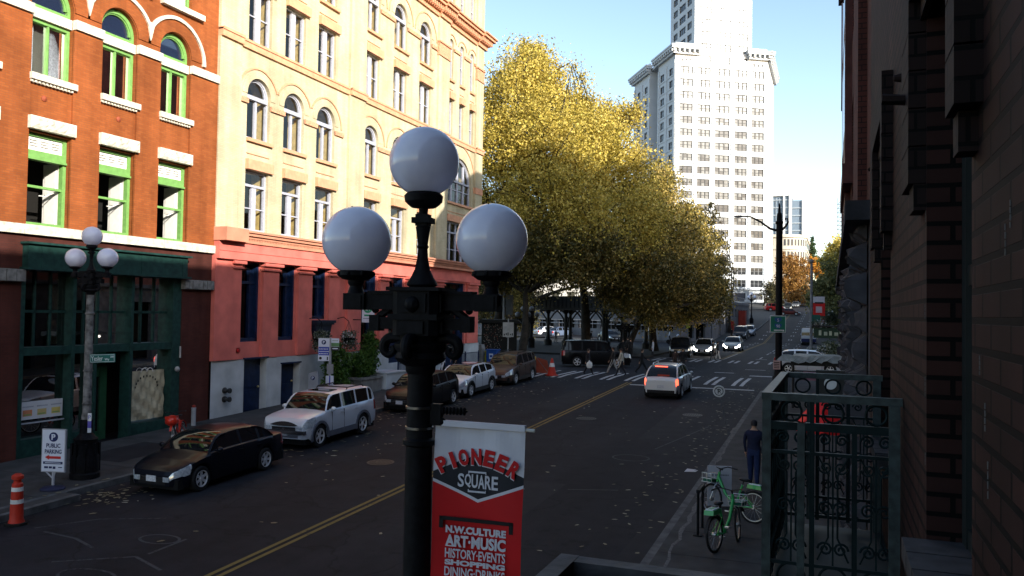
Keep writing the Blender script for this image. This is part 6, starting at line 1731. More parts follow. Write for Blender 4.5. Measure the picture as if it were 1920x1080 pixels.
def f(mb):
    mb.prism([(-.75, 0), (.75, 0), (.6, .75), (-.1, .95), (-.65, .7)], 'y', -.02, .02, 0); mb.tube([(-.7, 0, 0), (-.1, 0, .98)], .03, 6, m=1); mb.tube([(.7, 0, 0), (-.1, 0, .98)], .03, 6, m=1); mb.tube([(-.1, -.5, 0), (-.1, 0, .98)], .03, 6, m=2)
    mb.sphere((-.5, -.3, .2), .26, 12, 8, sq=(1, 1, .8), m=3)
simple("road_work_sign", "dull orange road work sign and sandbag folded on a tripod behind the brown car", "sign", (-16.4, 46.4, gz(46)), f, [mat("dull orange", (.24, .05, .025), .7), M_STEEL, mat("leg yellow", (.5, .35, .05), .6), mat("sandbag", (.28, .24, .19), .9)], "board", rad(15), .6)
# red standpipe pieces on the wall, pipe bollard
def f(mb):
    for z in (.0, -.33): mb.lathe([(.001, .0), (.12, .0), (.12, .06), (.07, .08), (.07, .22), (.10, .24), (.10, .30), (.001, .31)], (0, 0, z), 12, ax='x'); mb.sphere((.2, -.1, z + .02), .07, 8, 6)
simple("standpipe", "dark twin fire standpipe on the grey plinth", "standpipe", (XF + .06, 25.25, 1.95), f, mat("dark bronze", (.03, .03, .03), .5), "valve", 0, .6)
def f(mb): mb.lathe([(.001, 0), (.11, 0), (.11, .05), (.08, .08), (.08, .16), (.001, .17)], (0, 0, 0), 12, ax='x'); mb.box(0, .1, -.1, .1, -.12, .1)
simple("fire_bell", "red fire bell on the pink wall", "bell", (XF + .02, 25.9, 3.45), f, mat("fire red", (.40, .02, .02), .5), "bell", 0, .6)
def f(mb): mb.lathe([(.08, 0), (.08, .6), (.085, .6), (.085, .64), (.001, .66)], n=12); mb.lathe([(.06, .64), (.06, .72), (.001, .74)], n=10, m=1)
simple("bollard", "short pale pipe bollard with a red cap by the brick corner", "bollard", (-21.1, 23.2, gz(23) + .15), f, [mat("pipe pale", (.28, .29, .31), .6), mat("cap red", (.25, .03, .02), .6)], "post", 0, .6)
# planter and hanging baskets
def f(mb): mb.prism([(-.9, 0), (.9, 0), (.95, .62), (-.95, .62)], 'y', -.5, .5); mb.box(-1.0, 1.0, -.55, .55, .62, .72)
simple("planter", "grey stone planter holding the bright green bush", "planter", (-20.6, 33.6, gz(33.6) + .15), f, mat("planter stone", (.17, .165, .155), .9, var=.3), "trough", rad(90))
def f(mb): mb.lathe([(.3, 0), (.38, .6), (.42, .62), (.42, .7), (.3, .7)], n=16)
simple("planter", "round dark planter holding the rounded bush", "planter", (-20.5, 31.3, gz(31.3) + .15), f, mat("planter dark", (.03, .03, .032), .8), "tub", 0, .6)
L_BASK = leafmat("basket leaves", [(.1, (.01, .02, .008)), (.6, (.04, .06, .03)), (.85, (.12, .14, .10)), (1, (.5, .5, .5))], .2)
for y, z, lb in ((30.55, 3.75, "hanging flower basket between the tall blue window and the corbelled window"), (32.75, 3.75, "hanging flower basket between the corbelled window and the LA sign")):
    t = thing("flower_basket", lb, "flower basket", (XF + .75, y, z), 0, "hanging flower baskets on the pink wall")
    mb = MB(); mb.lathe([(.05, -.3), (.3, -.05), (.34, .05), (.3, .05)], n=14)
    for a in (0, 2.1, 4.2): mb.tube([(.3 * math.cos(a), .3 * math.sin(a), .05), (0, 0, .8)], .008, 4)
    mb.tube([(-.75, 0, .9), (-.3, 0, 1.0), (0, 0, .8)], .02, 5); mb.build("basket", M_LBLK, t, .6)
    leaves("foliage", [(XF + .75, y, z + .1, .42, .42, .36), (XF + .75, y, z - .2, .4, .4, .35)], 1600, .08, L_BASK, t, shell=.5, clump=.06, per=10, seed=int(y * 10))
# stoop wall and blue railing by the shop entrance
def f(mb): mb.box(-.0, 1.5, 0, 1.9, 0, .78); mb.box(-.03, 1.55, -.03, 1.93, .78, .84)
simple("stoop_wall", "low grey stoop wall beside the shop window", "wall", (XF + .1, 34.8, gz(34.8) + .12), f, M_BASE, "coping")
def rail(y0, y1, label):
    t = thing("iron_railing", label, "railing", (XF + .85, y0, gz(y0) + .15))
    mb = MB()
    for z in (.15, .98): mb.box(-.015, .015, 0, y1 - y0, z, z + .04)
    n = int((y1 - y0) / .13)
    for i in range(n + 1): y = i * (y1 - y0) / n; mb.box(-.01, .01, y - .01, y + .01, .15, 1.0)
    for y in (0, (y1 - y0) / 2, y1 - y0): mb.box(-.03, .03, y - .03, y + .03, 0, 1.1)
    mb.build("bars", M_BLUE, t); return t
rail(37.3, 41.4, "dark blue iron railing around the first basement stair"); rail(43.6, 47.6, "dark blue iron railing nearest the cream building's corner")
# bike rack and board on the near pavement
def f(mb):
    for y in (0, .62): mb.tube([(0, y, 0), (0, y, .86)], .026, 8); mb.box(-.09, .09, y - .06, y + .06, 0, .015)
    mb.box(-.035, .035, -.03, .66, .85, .91)
simple("bike_rack", "black iron bike rack hoop by the green bicycles", "bike rack", (-2.48, 16.8, gz(17) + .15), f, M_LBLK, "hoop", 0, .6)
def f(mb):
    mb.box(-.27, .27, -.015, .015, 0.02, .92, 0); [mb.box(-.21 + .035 * k, -.185 + .035 * k, -.018, -.015, .70, .735, 1) for k in range(12)]
    mb.box(-.27, -.24, .0, .3, 0, .05, 1)
simple("sandwich_board", "white sandwich board standing behind the green bicycles", "board", (-2.36, 19.2, gz(19.2) + .15), f, [mat("board white", (.36, .36, .40), .6, var=.06), mat("board grey text", (.16, .16, .18), .6)], "panel", rad(18))
def f(mb): mb.poly([(0, 0, .008), (.3, .05, .02), (.34, .42, .012), (.02, .4, .03)])
simple("paper_sheet", "stray white sheet of paper lying on the road by the kerb", "paper", (-3.8, 23.1, gz(23.2)), f, mat("paper white", (.5, .5, .52), .7), "sheet")
# things on the right pavement below the balcony
def umbrella(label, loc, r, h, m):
    t = thing("parasol", label, "parasol", loc)
    mb = MB(); mb.lathe([(.25, 0), (.25, .05), (.03, .07), (.025, h)], n=10); mb.build("pole", M_LBLK, t, .6)
    mb = MB(); n = 8
    for k in range(n):
        a, b = k * 2 * math.pi / n, (k + 1) * 2 * math.pi / n
        pa, pb = (r * math.cos(a), r * math.sin(a)), (r * math.cos(b), r * math.sin(b))
        mb.poly([(pa[0], pa[1], h - .45), (pb[0], pb[1], h - .45), (pb[0] * .5, pb[1] * .5, h - .12), (pa[0] * .5, pa[1] * .5, h - .12)]); mb.poly([(pa[0] * .5, pa[1] * .5, h - .12), (pb[0] * .5, pb[1] * .5, h - .12), (0, 0, h + .08)])
        mb.poly([(pa[0], pa[1], h - .45), (pb[0], pb[1], h - .45), (pb[0], pb[1], h - .62), (pa[0], pa[1], h - .62)])
    mb.build("canopy", m, t); return t
umbrella("bright red parasol on the pavement seen through the balcony rail", (at(1545, 760, 19.5).x, 19.5, gz(19.5) + .15), .64, 2.42, mat("parasol red", (.62, .015, .015), .6))
def f(mb): mb.box(-.24, .24, -.06, .06, -.26, .26, 0); mb.lathe([(.105, -.066), (.105, -.06)], (0, 0, .03), 24, 1, ax='y'); [mb.box(-.19 + .055 * k, -.15 + .055 * k, -.063, -.06, -.2, -.16, 1) for k in range(7)]; mb.box(.24, .5, -.02, .02, .18, .22, 0)
simple("hanging_sign", "square black shop sign with a white disc and lettering under the balcony rail", "sign", tuple(at(1557, 722, 15.6)), f, [mat("sign black", (.02, .02, .02), .5), mat("plate white", (.5, .5, .5), .6)], "plate")
def f(mb):
    mb.box(-.5, .5, -.1, .1, 0, .2, 0)
simple("flower_box", "pale pink flower box strip seen above the far rail of the iron balcony", "flower box", (-.15, 21.5, 3.55), f, mat("pink box", (.22, .10, .13), .7), "trough")
def awning(label, loc, w, d, m, txt=None):
    t = thing("awning", label, "awning", loc)
    mb = MB(); mb.prism([(0, 0), (0, .7), (-w, .05), (-w, -.28), (-w + .03, -.28), (-w + .03, 0)], 'y', 0, d, 0)
    mb.build("canvas", m, t); return t
t = thing("awning", "dark green shop awning with pale lettering on the right of the street", "awning", (.4, 60, 4.1)) if False else None
p = at(1562, 624, 74)
def f(mb):
    mb.box(-1.5, 1.5, -.3, .3, -.42, .42, 0)
    for i, (w1, h1) in enumerate(((.2, .42), (.26, .3), (.2, .36), (.28, .26), (.2, .4), (.24, .3))): mb.box(-1.1 + i * .4, -1.1 + i * .4 + w1, -.31, -.30, -.2, -.2 + h1, 1)
    mb.box(-1.6, 1.9, -.4, .5, .5, .62, 2); mb.box(-1.6, -1.5, -.2, 0, .42, 1.0, 2)
simple("shop_fascia", "dark green shop fascia with pale letters past the junction", "shop sign", (p.x, 72.5, p.z), f, [mat("fascia green", (.01, .03, .02), .6), mat("letter pale", (.25, .30, .26), .6), M_IRON], "fascia")
p = at(1534, 627, 74)
def f(mb): mb.prism([(-.28, -.3), (.3, -.3), (.38, .28), (-.2, .3)], 'y', -.05, .05, 0); mb.box(-.2, .26, -.06, -.05, -.06, .04, 1); mb.tube([(.5, 0, .1), (.2, 0, .1)], .03, 5, m=1)
simple("hanging_sign", "small yellow hanging sign in front of the green fascia", "sign", (p.x, 74, p.z), f, [mat("sign yellow", (.40, .38, .03), .6), mat("sign black", (.02, .02, .02), .5)], "plate")
p = at(1529, 622, 76)
def f(mb): mb.lathe([(.3, -.02), (.3, .02)], (0, 0, 0), 16, 0, ax='y'); mb.box(-.2, .2, -.03, -.02, -.05, .05, 1)
simple("do_not_enter_sign", "small red round no entry sign beyond the pale pole", "sign", tuple(at(1545, 601, 100)), f, [mat("stop red", (.40, .02, .02), .5), M_SW], "plate")
def f(mb): mb.box(-.35, .35, -.02, .02, -.45, .45)
simple("direction_sign", "small green sign plate below the distant banner", "sign", tuple(at(1530, 600, 76)), f, mat("teal plate", (.01, .10, .08), .5), "plate")
for (x, y, Y, r, lb) in [(1535, 612, 75, .5, "pale blossoming plant hanging beside the yellow sign"), (1560, 655, 70, .9, "dark shrub mass under the green shop fascia"), (1590, 660, 60, .9, "leafy dark plant against the rough grey stone base"), (1545, 660, 66, .8, "dark bushy plant behind the white hatchback"), (1555, 595, 90, .9, "leafy plant above the green fascia")]:
    p = at(x, y, Y)
    t = thing("potted_plant", lb, "plant", (p.x, Y, p.z - r))
    mb = MB(); mb.lathe([(.2, -.4), (.28, 0), (.28, .05)], n=10); mb.tube([(0, 0, 0), (0, 0, r)], .03, 5); mb.build("pot", M_LBLK, t, .6)
    leaves("foliage", [(p.x, Y, p.z, r, r, r * .8)], 1500, .15, L_BASK, t, shell=.8, clump=.12, per=8, seed=int(x))
def f(mb):
    mb.sphere((0, 0, 0), .09, 10, 6); mb.box(-.09, .09, -.02, .02, -.03, .03)
simple("lantern", "small lit white lantern glowing under the dark terrace canopy", "lantern", tuple(at(1577, 678, 40)), f, mat("lit lantern", (1, .95, .85), .5, emit=.7, var=0), "glass", 0, 1)
for (x, y, Y, lb) in [(1545, 575, 62, "dim street side awning frame above the right pavement")]:
    pass
p = at(1560, 668, 40)
t = thing("terrace_canopy", "dark terrace canopy with a draped pale plastic sheet beside the white hatchback", "canopy", (p.x, 38, p.z))
mb = MB(); mb.box(-1.6, 1.6, -2, 2, 0, .08); mb.box(-1.6, 1.6, -2.02, -2, -.25, .0)
for x in (-1.5, 1.5): mb.tube([(x, -1.9, -.0), (x, -1.9, -2.9)], .05, 6)
mb.build("frame", M_IRON, t)
mb = MB()
rr = random.Random(6)
pts = [(-1.9 + i * .22, -2.1, .12 + .1 * rr.random()) for i in range(12)]
for (a, b_, c_), (d, e, f_) in zip(pts, pts[1:]):
    mb.poly([(a, b_, c_), (d, e, f_), (d - .25, e - .2, f_ - .2 - .1 * rr.random()), (a - .25, b_ - .2, c_ - .2 - .1 * rr.random())])
mb.build("sheet", mat("plastic sheet", (.22, .25, .25), .4, var=.3, scale=6), t)
# ---------------------------------------------------------------- vehicles
M_TYRE = mat("tyre rubber", (.012, .012, .013), .8, var=.2); M_RIM = mat("alloy rim", (.62, .62, .64), .3, .35, var=.05, spec=.6)
M_CGL = mat("car glass", (.008, .009, .010), .02, var=0, spec=.32, coat=0)
M_TRIMB = mat("black plastic trim", (.012, .012, .013), .55, var=.1); M_CHR = mat("chrome", (.62, .62, .64), .12, 1.0, var=0)
M_HEAD = mat("headlight lens", (.50, .54, .58), .08, .3, var=.3, scale=18, coat=.8); M_HLIT = mat("lit headlight", (1, .95, .85), .3, emit=9, var=0)
M_TAIL = mat("tail light lens", (.30, .012, .012), .15, var=0, coat=.7); M_TLIT = mat("lit tail light", (1, .10, .05), .3, emit=1.7, var=0)
M_PLATE = mat("licence plate", (.50, .51, .54), .5, var=.25, scale=30); M_LEATH = mat("car shadow gap", (.006, .006, .006), .9, var=0)
def paint(n, c, metal=.3, rough=.35): return mat("paint " + n, c, rough, metal, var=0, coat=.55 if sum(c) > .6 else .10, spec=.4 if sum(c) > .6 else .16)
SEDAN = dict(top=[(0, .52), (.012, .62), (.05, .70), (.12, .79), (.22, .88), (.29, .93), (.5, .955), (.78, .96), (.84, .965), (.93, .96), (.985, .94), (1, .86)],
             wid=[(0, .66), (.02, .80), (.06, .91), (.14, .98), (.3, 1), (.7, 1), (.88, .97), (.96, .90), (1, .80)],
             gh=(.255, .43, .70, .865), roof=.70, belt=.92, wheel=.325, sill=.20, fo=.20, H=1.46, pill=(.555, .73), nose=.36)
SUVB = dict(top=[(0, .78), (.012, .92), (.03, 1.0), (.10, 1.05), (.22, 1.10), (.28, 1.13), (.5, 1.14), (.9, 1.16), (.985, 1.16), (1, 1.08)],
            wid=[(0, .82), (.015, .92), (.05, .98), (.12, 1), (.9, 1), (.97, .97), (1, .92)],
            gh=(.262, .385, .93, .985), roof=.78, belt=.93, wheel=.375, sill=.30, fo=.185, H=1.78, pill=(.50, .705, .90), nose=.42)
CROSS = dict(top=[(0, .62), (.012, .74), (.05, .84), (.12, .92), (.22, .99), (.28, 1.03), (.5, 1.06), (.8, 1.11), (.93, 1.14), (.985, 1.10), (1, .98)],
             wid=[(0, .70), (.02, .84), (.06, .94), (.14, 1), (.85, 1), (.95, .93), (1, .82)],
             gh=(.245, .40, .80, .955), roof=.72, belt=.91, wheel=.345, sill=.24, fo=.20, H=1.56, pill=(.52, .70), nose=.38)
VANB = dict(top=[(0, .75), (.01, 1.0), (.05, 1.1), (.14, 1.2), (.18, 1.25), (.97, 1.3), (1, 1.2)],
            wid=[(0, .85), (.03, .96), (.1, 1), (.97, 1), (1, .96)],
            gh=(.12, .24, .985, .998), roof=.86, belt=.95, wheel=.34, sill=.26, fo=.16, H=2.15, pill=(.36, .6, .62, .8, .97), nose=.45)
def car(name, label, cat, x, y, heading, L, W, spec, pm, wb, lit=False, brake=False, extra=None, sc=1.0, group=None, z=None, H=None, clad=None, plate=True, rimm=None, spokes=5, glass_m=None, roofrail=False):
    z = gz(y) if z is None else z
    t = thing(name, label, cat, (x, y, z), heading, group)
    t.scale = (sc, sc, sc)
    H = H or spec['H']
    pitch = math.atan((gz(y + 2) - gz(y - 2)) / 4)
    t.rotation_euler = (0, -pitch * math.sin(heading), heading) if abs(math.sin(heading)) > .5 else (0, 0, heading)
    X = lambda f_: L / 2 - f_ * L
    rw = spec['wheel']; xf = L / 2 - spec['fo'] * L; xr = xf - wb
    fr = sorted(set([i / 64 for i in range(65)] + [.012, .03, .985] + [(L / 2 - (c + d)) / L for c in (xf, xr) for d in np.linspace(-(rw + .06), rw + .06, 15)]))
    fr = [f_ for f_ in fr if 0 <= f_ <= 1]
    tp = lambda f_: float(np.interp(f_, *zip(*spec['top'])))
    wd = lambda f_: float(np.interp(f_, *zip(*spec['wid']))) * W / 2
    def zb(f_):
        q = X(f_); s = spec['sill'] + (.06 if f_ < .05 or f_ > .95 else 0); R = rw + .055
        for c in (xf, xr):
            if abs(q - c) < R: s = max(s, rw + math.sqrt(R * R - (q - c) ** 2))
        return s
    def sec(f_):
        w, T, b = wd(f_), tp(f_), zb(f_); b = min(b, T - .06)
        k = spec['belt']
        return [(w * .955, b), (w * .995, b + (T - b) * .22), (w, b + (T - b) * .55), (w * .985, b + (T - b) * .86), (w * (k + .03), T - .015), (w * (k - .03), T + .012), (w * .5, T + .035 * min(1, f_ * 8)), (0, T + .045 * min(1, f_ * 8))]
    NS = 8
    mb = MB(); P = []
    for f_ in fr:
        s = sec(f_); P.append([(X(f_), yy, zz) for yy, zz in s] + [(X(f_), -yy, zz) for yy, zz in s[-2::-1]])
    n = len(P[0]); pts = [p for r in P for p in r]; fs = []; fh_, ft_ = [], []
    for i in range(len(fr) - 1):
        fm = (fr[i] + fr[i + 1]) / 2
        for j in range(n - 1):
            q = (i * n + j, i * n + j + 1, (i + 1) * n + j + 1, (i + 1) * n + j)
            side = min(j, n - 2 - j)
            if fm < spec.get('hl', .115) and side in (2, 3) : fh_.append((q, j < n / 2))
            elif fm > .955 and side in (2, 3): ft_.append((q, j < n / 2))
            else: fs.append(q)
    fs.append(tuple(range(n))); fs.append(tuple((len(fr) - 1) * n + k for k in range(n - 1, -1, -1)))
    mb.add(pts, fs)
    # cabin
    a, b, c, d = spec['gh']
    gf = sorted(set([a, b, c, d] + list(np.linspace(a, b, 5)) + list(np.linspace(b, c, 10)) + list(np.linspace(c, d, 5)) + [p_ + e for p_ in spec['pill'] for e in (-.011, .011)]))
    def gsec(f_):
        T = tp(f_); wB = wd(f_) * (spec['belt'] - .02)
        if f_ < b: k = (f_ - a) / (b - a); k = math.sin(k * math.pi / 2) ** .9
        elif f_ > c: k = (d - f_) / (d - c); k = math.sin(max(0, k) * math.pi / 2) ** .8
        else: k = 1
        arch = .035 * math.sin(math.pi * min(1, max(0, (f_ - b) / (c - b)))) if b < f_ < c else 0
        zr = T + (H - .05 - T) * k + arch * k
        wR = wB + (W / 2 * spec['roof'] - wB) * k
        return [(wB, T - .02), (wB + (wR - wB) * .55, T + (zr - T) * .55), (wR + .012, zr - .02 * k), (wR - .05 * k, zr + .015 * k), (wR * .5, zr + .04 * k), (0, zr + .05 * k)]
    G = []
    for f_ in gf:
        s = gsec(f_); G.append([(X(f_), yy, zz) for yy, zz in s] + [(X(f_), -yy, zz) for yy, zz in s[-2::-1]])
    m2 = len(G[0]); gp_ = [p for r in G for p in r]; gb, gg = [], []
    for i in range(len(gf) - 1):
        fm = (gf[i] + gf[i + 1]) / 2
        pil = any(abs(fm - p_) < .0112 for p_ in spec['pill'])
        for j in range(m2 - 1):
            q = (i * m2 + j, i * m2 + j + 1, (i + 1) * m2 + j + 1, (i + 1) * m2 + j)
            side = min(j, m2 - 2 - j)
            if side <= 1: (gb if pil or (fm > c and spec.get('cq', True) and fm > c + (d - c) * .45) or spec.get('panel') and fm > spec['panel'] else gg).append(q)
            elif side == 2: gb.append(q)
            else: (gg if fm < b - .004 or (fm > c + .01) else gb).append(q)
    mb.add(gp_, gb)
    for s in (1, -1):       # A pillars, window line and door gaps
        path = [(G[i][2 if s > 0 else m2 - 3]) for i in range(len(gf)) if gf[i] <= b + .001]
        mb.tube(path, .03, 5)
        path = [(G[i][2 if s > 0 else m2 - 3]) for i in range(len(gf)) if gf[i] >= c - .001]
        mb.tube(path, .03, 5)
        for f_ in (spec['gh'][0] + .07, spec['pill'][0], spec['pill'][1] - .005):
            w = wd(f_); zz = tp(f_)
            if zb(f_) > spec['sill'] + .3: continue
            yy = s * (w + .001)
            mb.box(X(f_) - .006, X(f_) + .006, min(yy - .03 * s, yy), max(yy - .03 * s, yy), spec['sill'] + .06, zz - .05, 1)
        for f_ in (spec['pill'][0] - .03, spec['pill'][1] - .03):
            w = wd(f_) * .995; mb.box(X(f_) - .09, X(f_) + .09, min(s * w, s * (w + .025)), max(s * w, s * (w + .025)), tp(f_) - .155, tp(f_) - .12)
    mb.build("body", [pm, M_LEATH], t, .55)
    groups = {}
    for q in gg:
        i, j = divmod(q[0], m2); fm = (gf[i] + gf[i + 1]) / 2; side = min(j, m2 - 2 - j)
        key = (("windscreen" if fm < (a + d) / 2 else "rear_window"), 0, 0) if side > 2 else ("side_window", j < m2 / 2, sum(fm > p_ for p_ in spec['pill']))
        groups.setdefault(key, []).append(q)
    for key, qs in groups.items():
        used = sorted({i for q in qs for i in q}); ix = {v: k for k, v in enumerate(used)}
        o = MB(); o.add([gp_[i] for i in used], [tuple(ix[i] for i in q) for q in qs]); o.build(key[0], glass_m or M_CGL, t, .6)
    mb = MB(); mb.box(X(.985), X(.015), -W * .44, W * .44, .17, spec['sill'] + .22); mb.box(xr - rw - .06, xf + rw + .06, -W * .40, W * .40, .2, rw * 2 + .05); mb.build("underbody", M_LEATH, t)
    for s in (True, False):
        mb = MB(); mb.add([(p[0] + .006, p[1] * 1.004, p[2]) for p in pts], [q for q, k in fh_ if k == s])
        e_ = 1 if s else -1; w_0 = wd(0)
        mb.box(L / 2 - .15, L / 2 + .016, min(e_ * w_0 * .64, e_ * w_0 * .97), max(e_ * w_0 * .64, e_ * w_0 * .97), tp(0) - (.19 if spec['nose'] > .4 else .15), tp(0) - .03)
        mb.build("headlight", M_HLIT if lit == 2 else M_HEAD, t, .8)
        mb = MB(); mb.add([(p[0] - .006, p[1] * 1.004, p[2]) for p in pts], [q for q, k in ft_ if k == s]); mb.build("taillight", M_TLIT if brake else M_TAIL, t, .8)
        y_ = 1 if s else -1
        mb = MB(); f_ = a + .055; w = wd(f_); zz = tp(f_) + .06
        mb.sphere((X(f_), y_ * (w + .09), zz), .10, 12, 8, sq=(.7, 1.0, .72)); mb.box(X(f_) - .02, X(f_) + .04, min(y_ * (w - .06), y_ * (w + .06)), max(y_ * (w - .06), y_ * (w + .06)), zz - .05, zz - .01)
        mb.build("mirror", pm, t, 1)
    # nose
    w0, zt, z0 = wd(0), tp(0), spec['sill'] + .06
    mb = MB(); q = L / 2 + .012
    mb.box(L / 2 - .1, q, -w0 * .62, w0 * .62, zt - .20, zt - .05); 
    mb.build("grille", M_TRIMB, t)
    mb = MB(); mb.box(L / 2 - .1, q + .006, -w0 * .64, w0 * .64, zt - .055, zt - .035); mb.box(L / 2 - .1, q + .006, -w0 * .6, w0 * .6, zt - .125, zt - .11); mb.box(q, q + .012, -.05, .05, zt - .15, zt - .08); mb.build("grille_trim", M_CHR, t)
    mb = MB(); mb.box(L / 2 - .1, q - .004, -w0 * .75, w0 * .75, z0 + .03, z0 + .13)
    mb.box(-L / 2 - .012, -L / 2 + .1, -wd(1) * .9, wd(1) * .9, spec['sill'] + .06, spec['sill'] + .2)
    if clad:
        for s in (1, -1):
            for cx in (xf, xr):
                ma = MB(); ma.arc(cx, rw, rw + .045, rw + .13, -.25, math.pi + .25, min(s * W * .485, s * (W / 2 + .03)), max(s * W * .485, s * (W / 2 + .03)), 16); ma.build("wheel_arch", clad, t)
            ma = MB(); ma.box(xr + rw + .1, xf - rw - .1, min(s * W * .47, s * (W / 2 + .02)), max(s * W * .47, s * (W / 2 + .02)), spec['sill'] - .02, spec['sill'] + .16); ma.build("side_skirt", clad, t)
    if roofrail:
        for s in (1, -1): ma = MB(); ma.tube([(X(b + .02), s * W / 2 * spec['roof'] * .93, H - .02), (X(b + .05), s * W / 2 * spec['roof'] * .93, H + .06), (X(c - .05), s * W / 2 * spec['roof'] * .93, H + .06), (X(c - .02), s * W / 2 * spec['roof'] * .93, H)], .025, 5); ma.build("roof_rail", M_CHR if sum(pm.node_tree.nodes["Principled BSDF"].inputs["Base Color"].default_value[:3]) > 1 else M_TRIMB, t)
    mb.build("bumper_trim", clad or M_TRIMB, t)
    if plate:
        for xx, z1, nm in ((q + .004, z0 + .1, 1), (-L / 2 - .02, tp(1) - .32, -1)):
            mb = MB(); mb.box(min(xx, xx + .012 * nm), max(xx, xx + .012 * nm), -.16, .16, z1, z1 + .15); mb.build("license_plate", M_PLATE, t)
    for cx in (xf, xr):
        for s in (1, -1):
            wq = bpy.data.objects.new("wheel", wheel_mesh(rw)); COL.objects.link(wq); wq.parent = t; wq.location = (cx, s * (W / 2 - .11), rw); wq.rotation_euler = (0, RN.uniform(0, 1), math.pi if s < 0 else 0)
            ri = bpy.data.objects.new("rim", rim_mesh(rw, spokes)); COL.objects.link(ri); ri.parent = wq
    if extra: extra(t, dict(L=L, W=W, H=H, X=X, tp=tp, wd=wd, spec=spec, q=q, zt=zt))
    return t
WM = {}
def wheel_mesh(r):
    if ('w', r) in WM: return WM['w', r]
    mb = MB(); mb.lathe([(r * .66, -.10), (r * .92, -.105), (r, -.07), (r, .07), (r * .92, .105), (r * .66, .10), (r * .60, .06), (r * .3, .05)], n=28, ax='y')
    o = mb.build("wheel", M_TYRE, None, .5); me = o.data; bpy.data.objects.remove(o); WM['w', r] = me; return me
def rim_mesh(r, sp):
    if ('r', r, sp) in WM: return WM['r', r, sp]
    mb = MB(); R_ = r * .66
    mb.lathe([(R_, .10), (R_ * 1.02, .108), (R_ * .94, .108), (R_ * .92, .06)], n=28, ax='y', cap=False)
    mb.lathe([(.001, .098), (.05, .098), (.065, .07), (.065, .05)], n=12, ax='y')
    for k in range(sp):
        a = 2 * math.pi * k / sp; ca, sa = math.cos(a), math.sin(a)
        w1, w2 = .028, .036
        mb.add([(ca * .05 - sa * w1, .092, sa * .05 + ca * w1), (ca * .05 + sa * w1, .092, sa * .05 - ca * w1), (ca * R_ * .95 + sa * w2, .085, sa * R_ * .95 - ca * w2), (ca * R_ * .95 - sa * w2, .085, sa * R_ * .95 + ca * w2)] +
               [(ca * .05 - sa * w1, .06, sa * .05 + ca * w1), (ca * .05 + sa * w1, .06, sa * .05 - ca * w1), (ca * R_ * .95 + sa * w2, .06, sa * R_ * .95 - ca * w2), (ca * R_ * .95 - sa * w2, .06, sa * R_ * .95 + ca * w2)],
               [(0, 1, 2, 3), (0, 4, 5, 1), (2, 6, 7, 3), (1, 5, 6, 2), (0, 3, 7, 4)])
    o = mb.build("rim", M_RIM, None, .5); me = o.data; bpy.data.objects.remove(o); WM['r', r, sp] = me; return me
PK = "cars parked along the left kerb"
FN = -math.pi / 2     # facing the viewer's end of the street
def suv_x(t, c):
    mb = MB(); X, tp, W = c['X'], c['tp'], c['W']
    pts = []
    for i in range(13):
        u = -1 + 2 * i / 12; pts.append((c['L'] / 2 + .0 - .10 * u * u, u * W * .43, c['zt'] + .07))
    for (a, b_, z_), (d, e, f_) in zip(pts, pts[1:]):
        mb.add([(a + .05, b_, z_ - .06), (d + .05, e, f_ - .06), (d - .08, e, f_ + .10), (a - .08, b_, z_ + .10), (a + .03, b_, z_ - .08), (d + .03, e, f_ - .08)], [(0, 1, 2, 3), (0, 4, 5, 1)])
    mb.build("hood_guard", M_TRIMB, t, .8)
    mb = MB(); mb.box(c['L'] / 2 - .2, c['L'] / 2 + .06, -W * .46, W * .46, .52, .64); mb.build("front_bumper", M_CHR, t)
    mb = MB(); mb.box(-c['L'] / 2 - .1, -c['L'] / 2 + .1, -W * .46, W * .46, .50, .62); mb.build("rear_bumper", M_CHR, t)
    mb = MB(); H = c['H']; mb.box(X(.56), X(.44), -.42, .42, H + .012, H + .03); mb.build("sunroof", M_CGL, t)
    mb = MB()
    for s in (1, -1): mb.tube([(X(.62), s * .62, H - .02), (X(.64), s * .62, H + .07), (X(.86), s * .62, H + .07), (X(.88), s * .62, H - .0)], .022, 6)
    mb.tube([(X(.64), -.62, H + .07), (X(.64), .62, H + .07)], .02, 6); mb.build("roof_rack", M_TRIMB, t)
SUV4 = dict(SUVB, H=1.67, fo=.172)
# the near parked row
car("parked_sedan", "black sedan with bright rims and clear headlights beside the red bicycle", "car", -15.45, 17.75, FN, 4.45, 1.80, dict(SEDAN, fo=.185, H=1.38), paint("black blue", (.006, .007, .012), .2, .3), 2.62, group=PK, sc=.95, spokes=6)
car("parked_suv", "silver white suv with black hood guard and grey wheel arches behind the black sedan", "car", -15.98, 23.62, FN, 4.38, 1.80, SUV4, paint("silver white", (.60, .63, .68), .2, .35), 2.66, extra=suv_x, group=PK, sc=.96, clad=mat("grey cladding", (.14, .15, .18), .5, .4), spokes=5)
car("parked_crossover", "black crossover partly hidden behind the largest globe lamp's post", "car", -16.2, 31.35, FN, 4.4, 1.84, CROSS, paint("black", (.006, .006, .007), .1, .3), 2.62, group=PK, sc=.94)
car("parked_crossover", "white compact crossover with black roof and sunroof glass parked behind the black crossover", "car", -16.4, 36.15, FN, 4.35, 1.80, dict(CROSS, H=1.50), paint("white", (.62, .64, .68), .15, .35), 2.62, group=PK, sc=.94, clad=mat("black cladding", (.02, .02, .022), .6), extra=lambda t, c: (lambda mb: (mb.box(c['X'](.72), c['X'](.42), -.5, .5, c['H'] + .008, c['H'] + .02), mb.build("roof_panel", M_CGL, t)))(MB()))
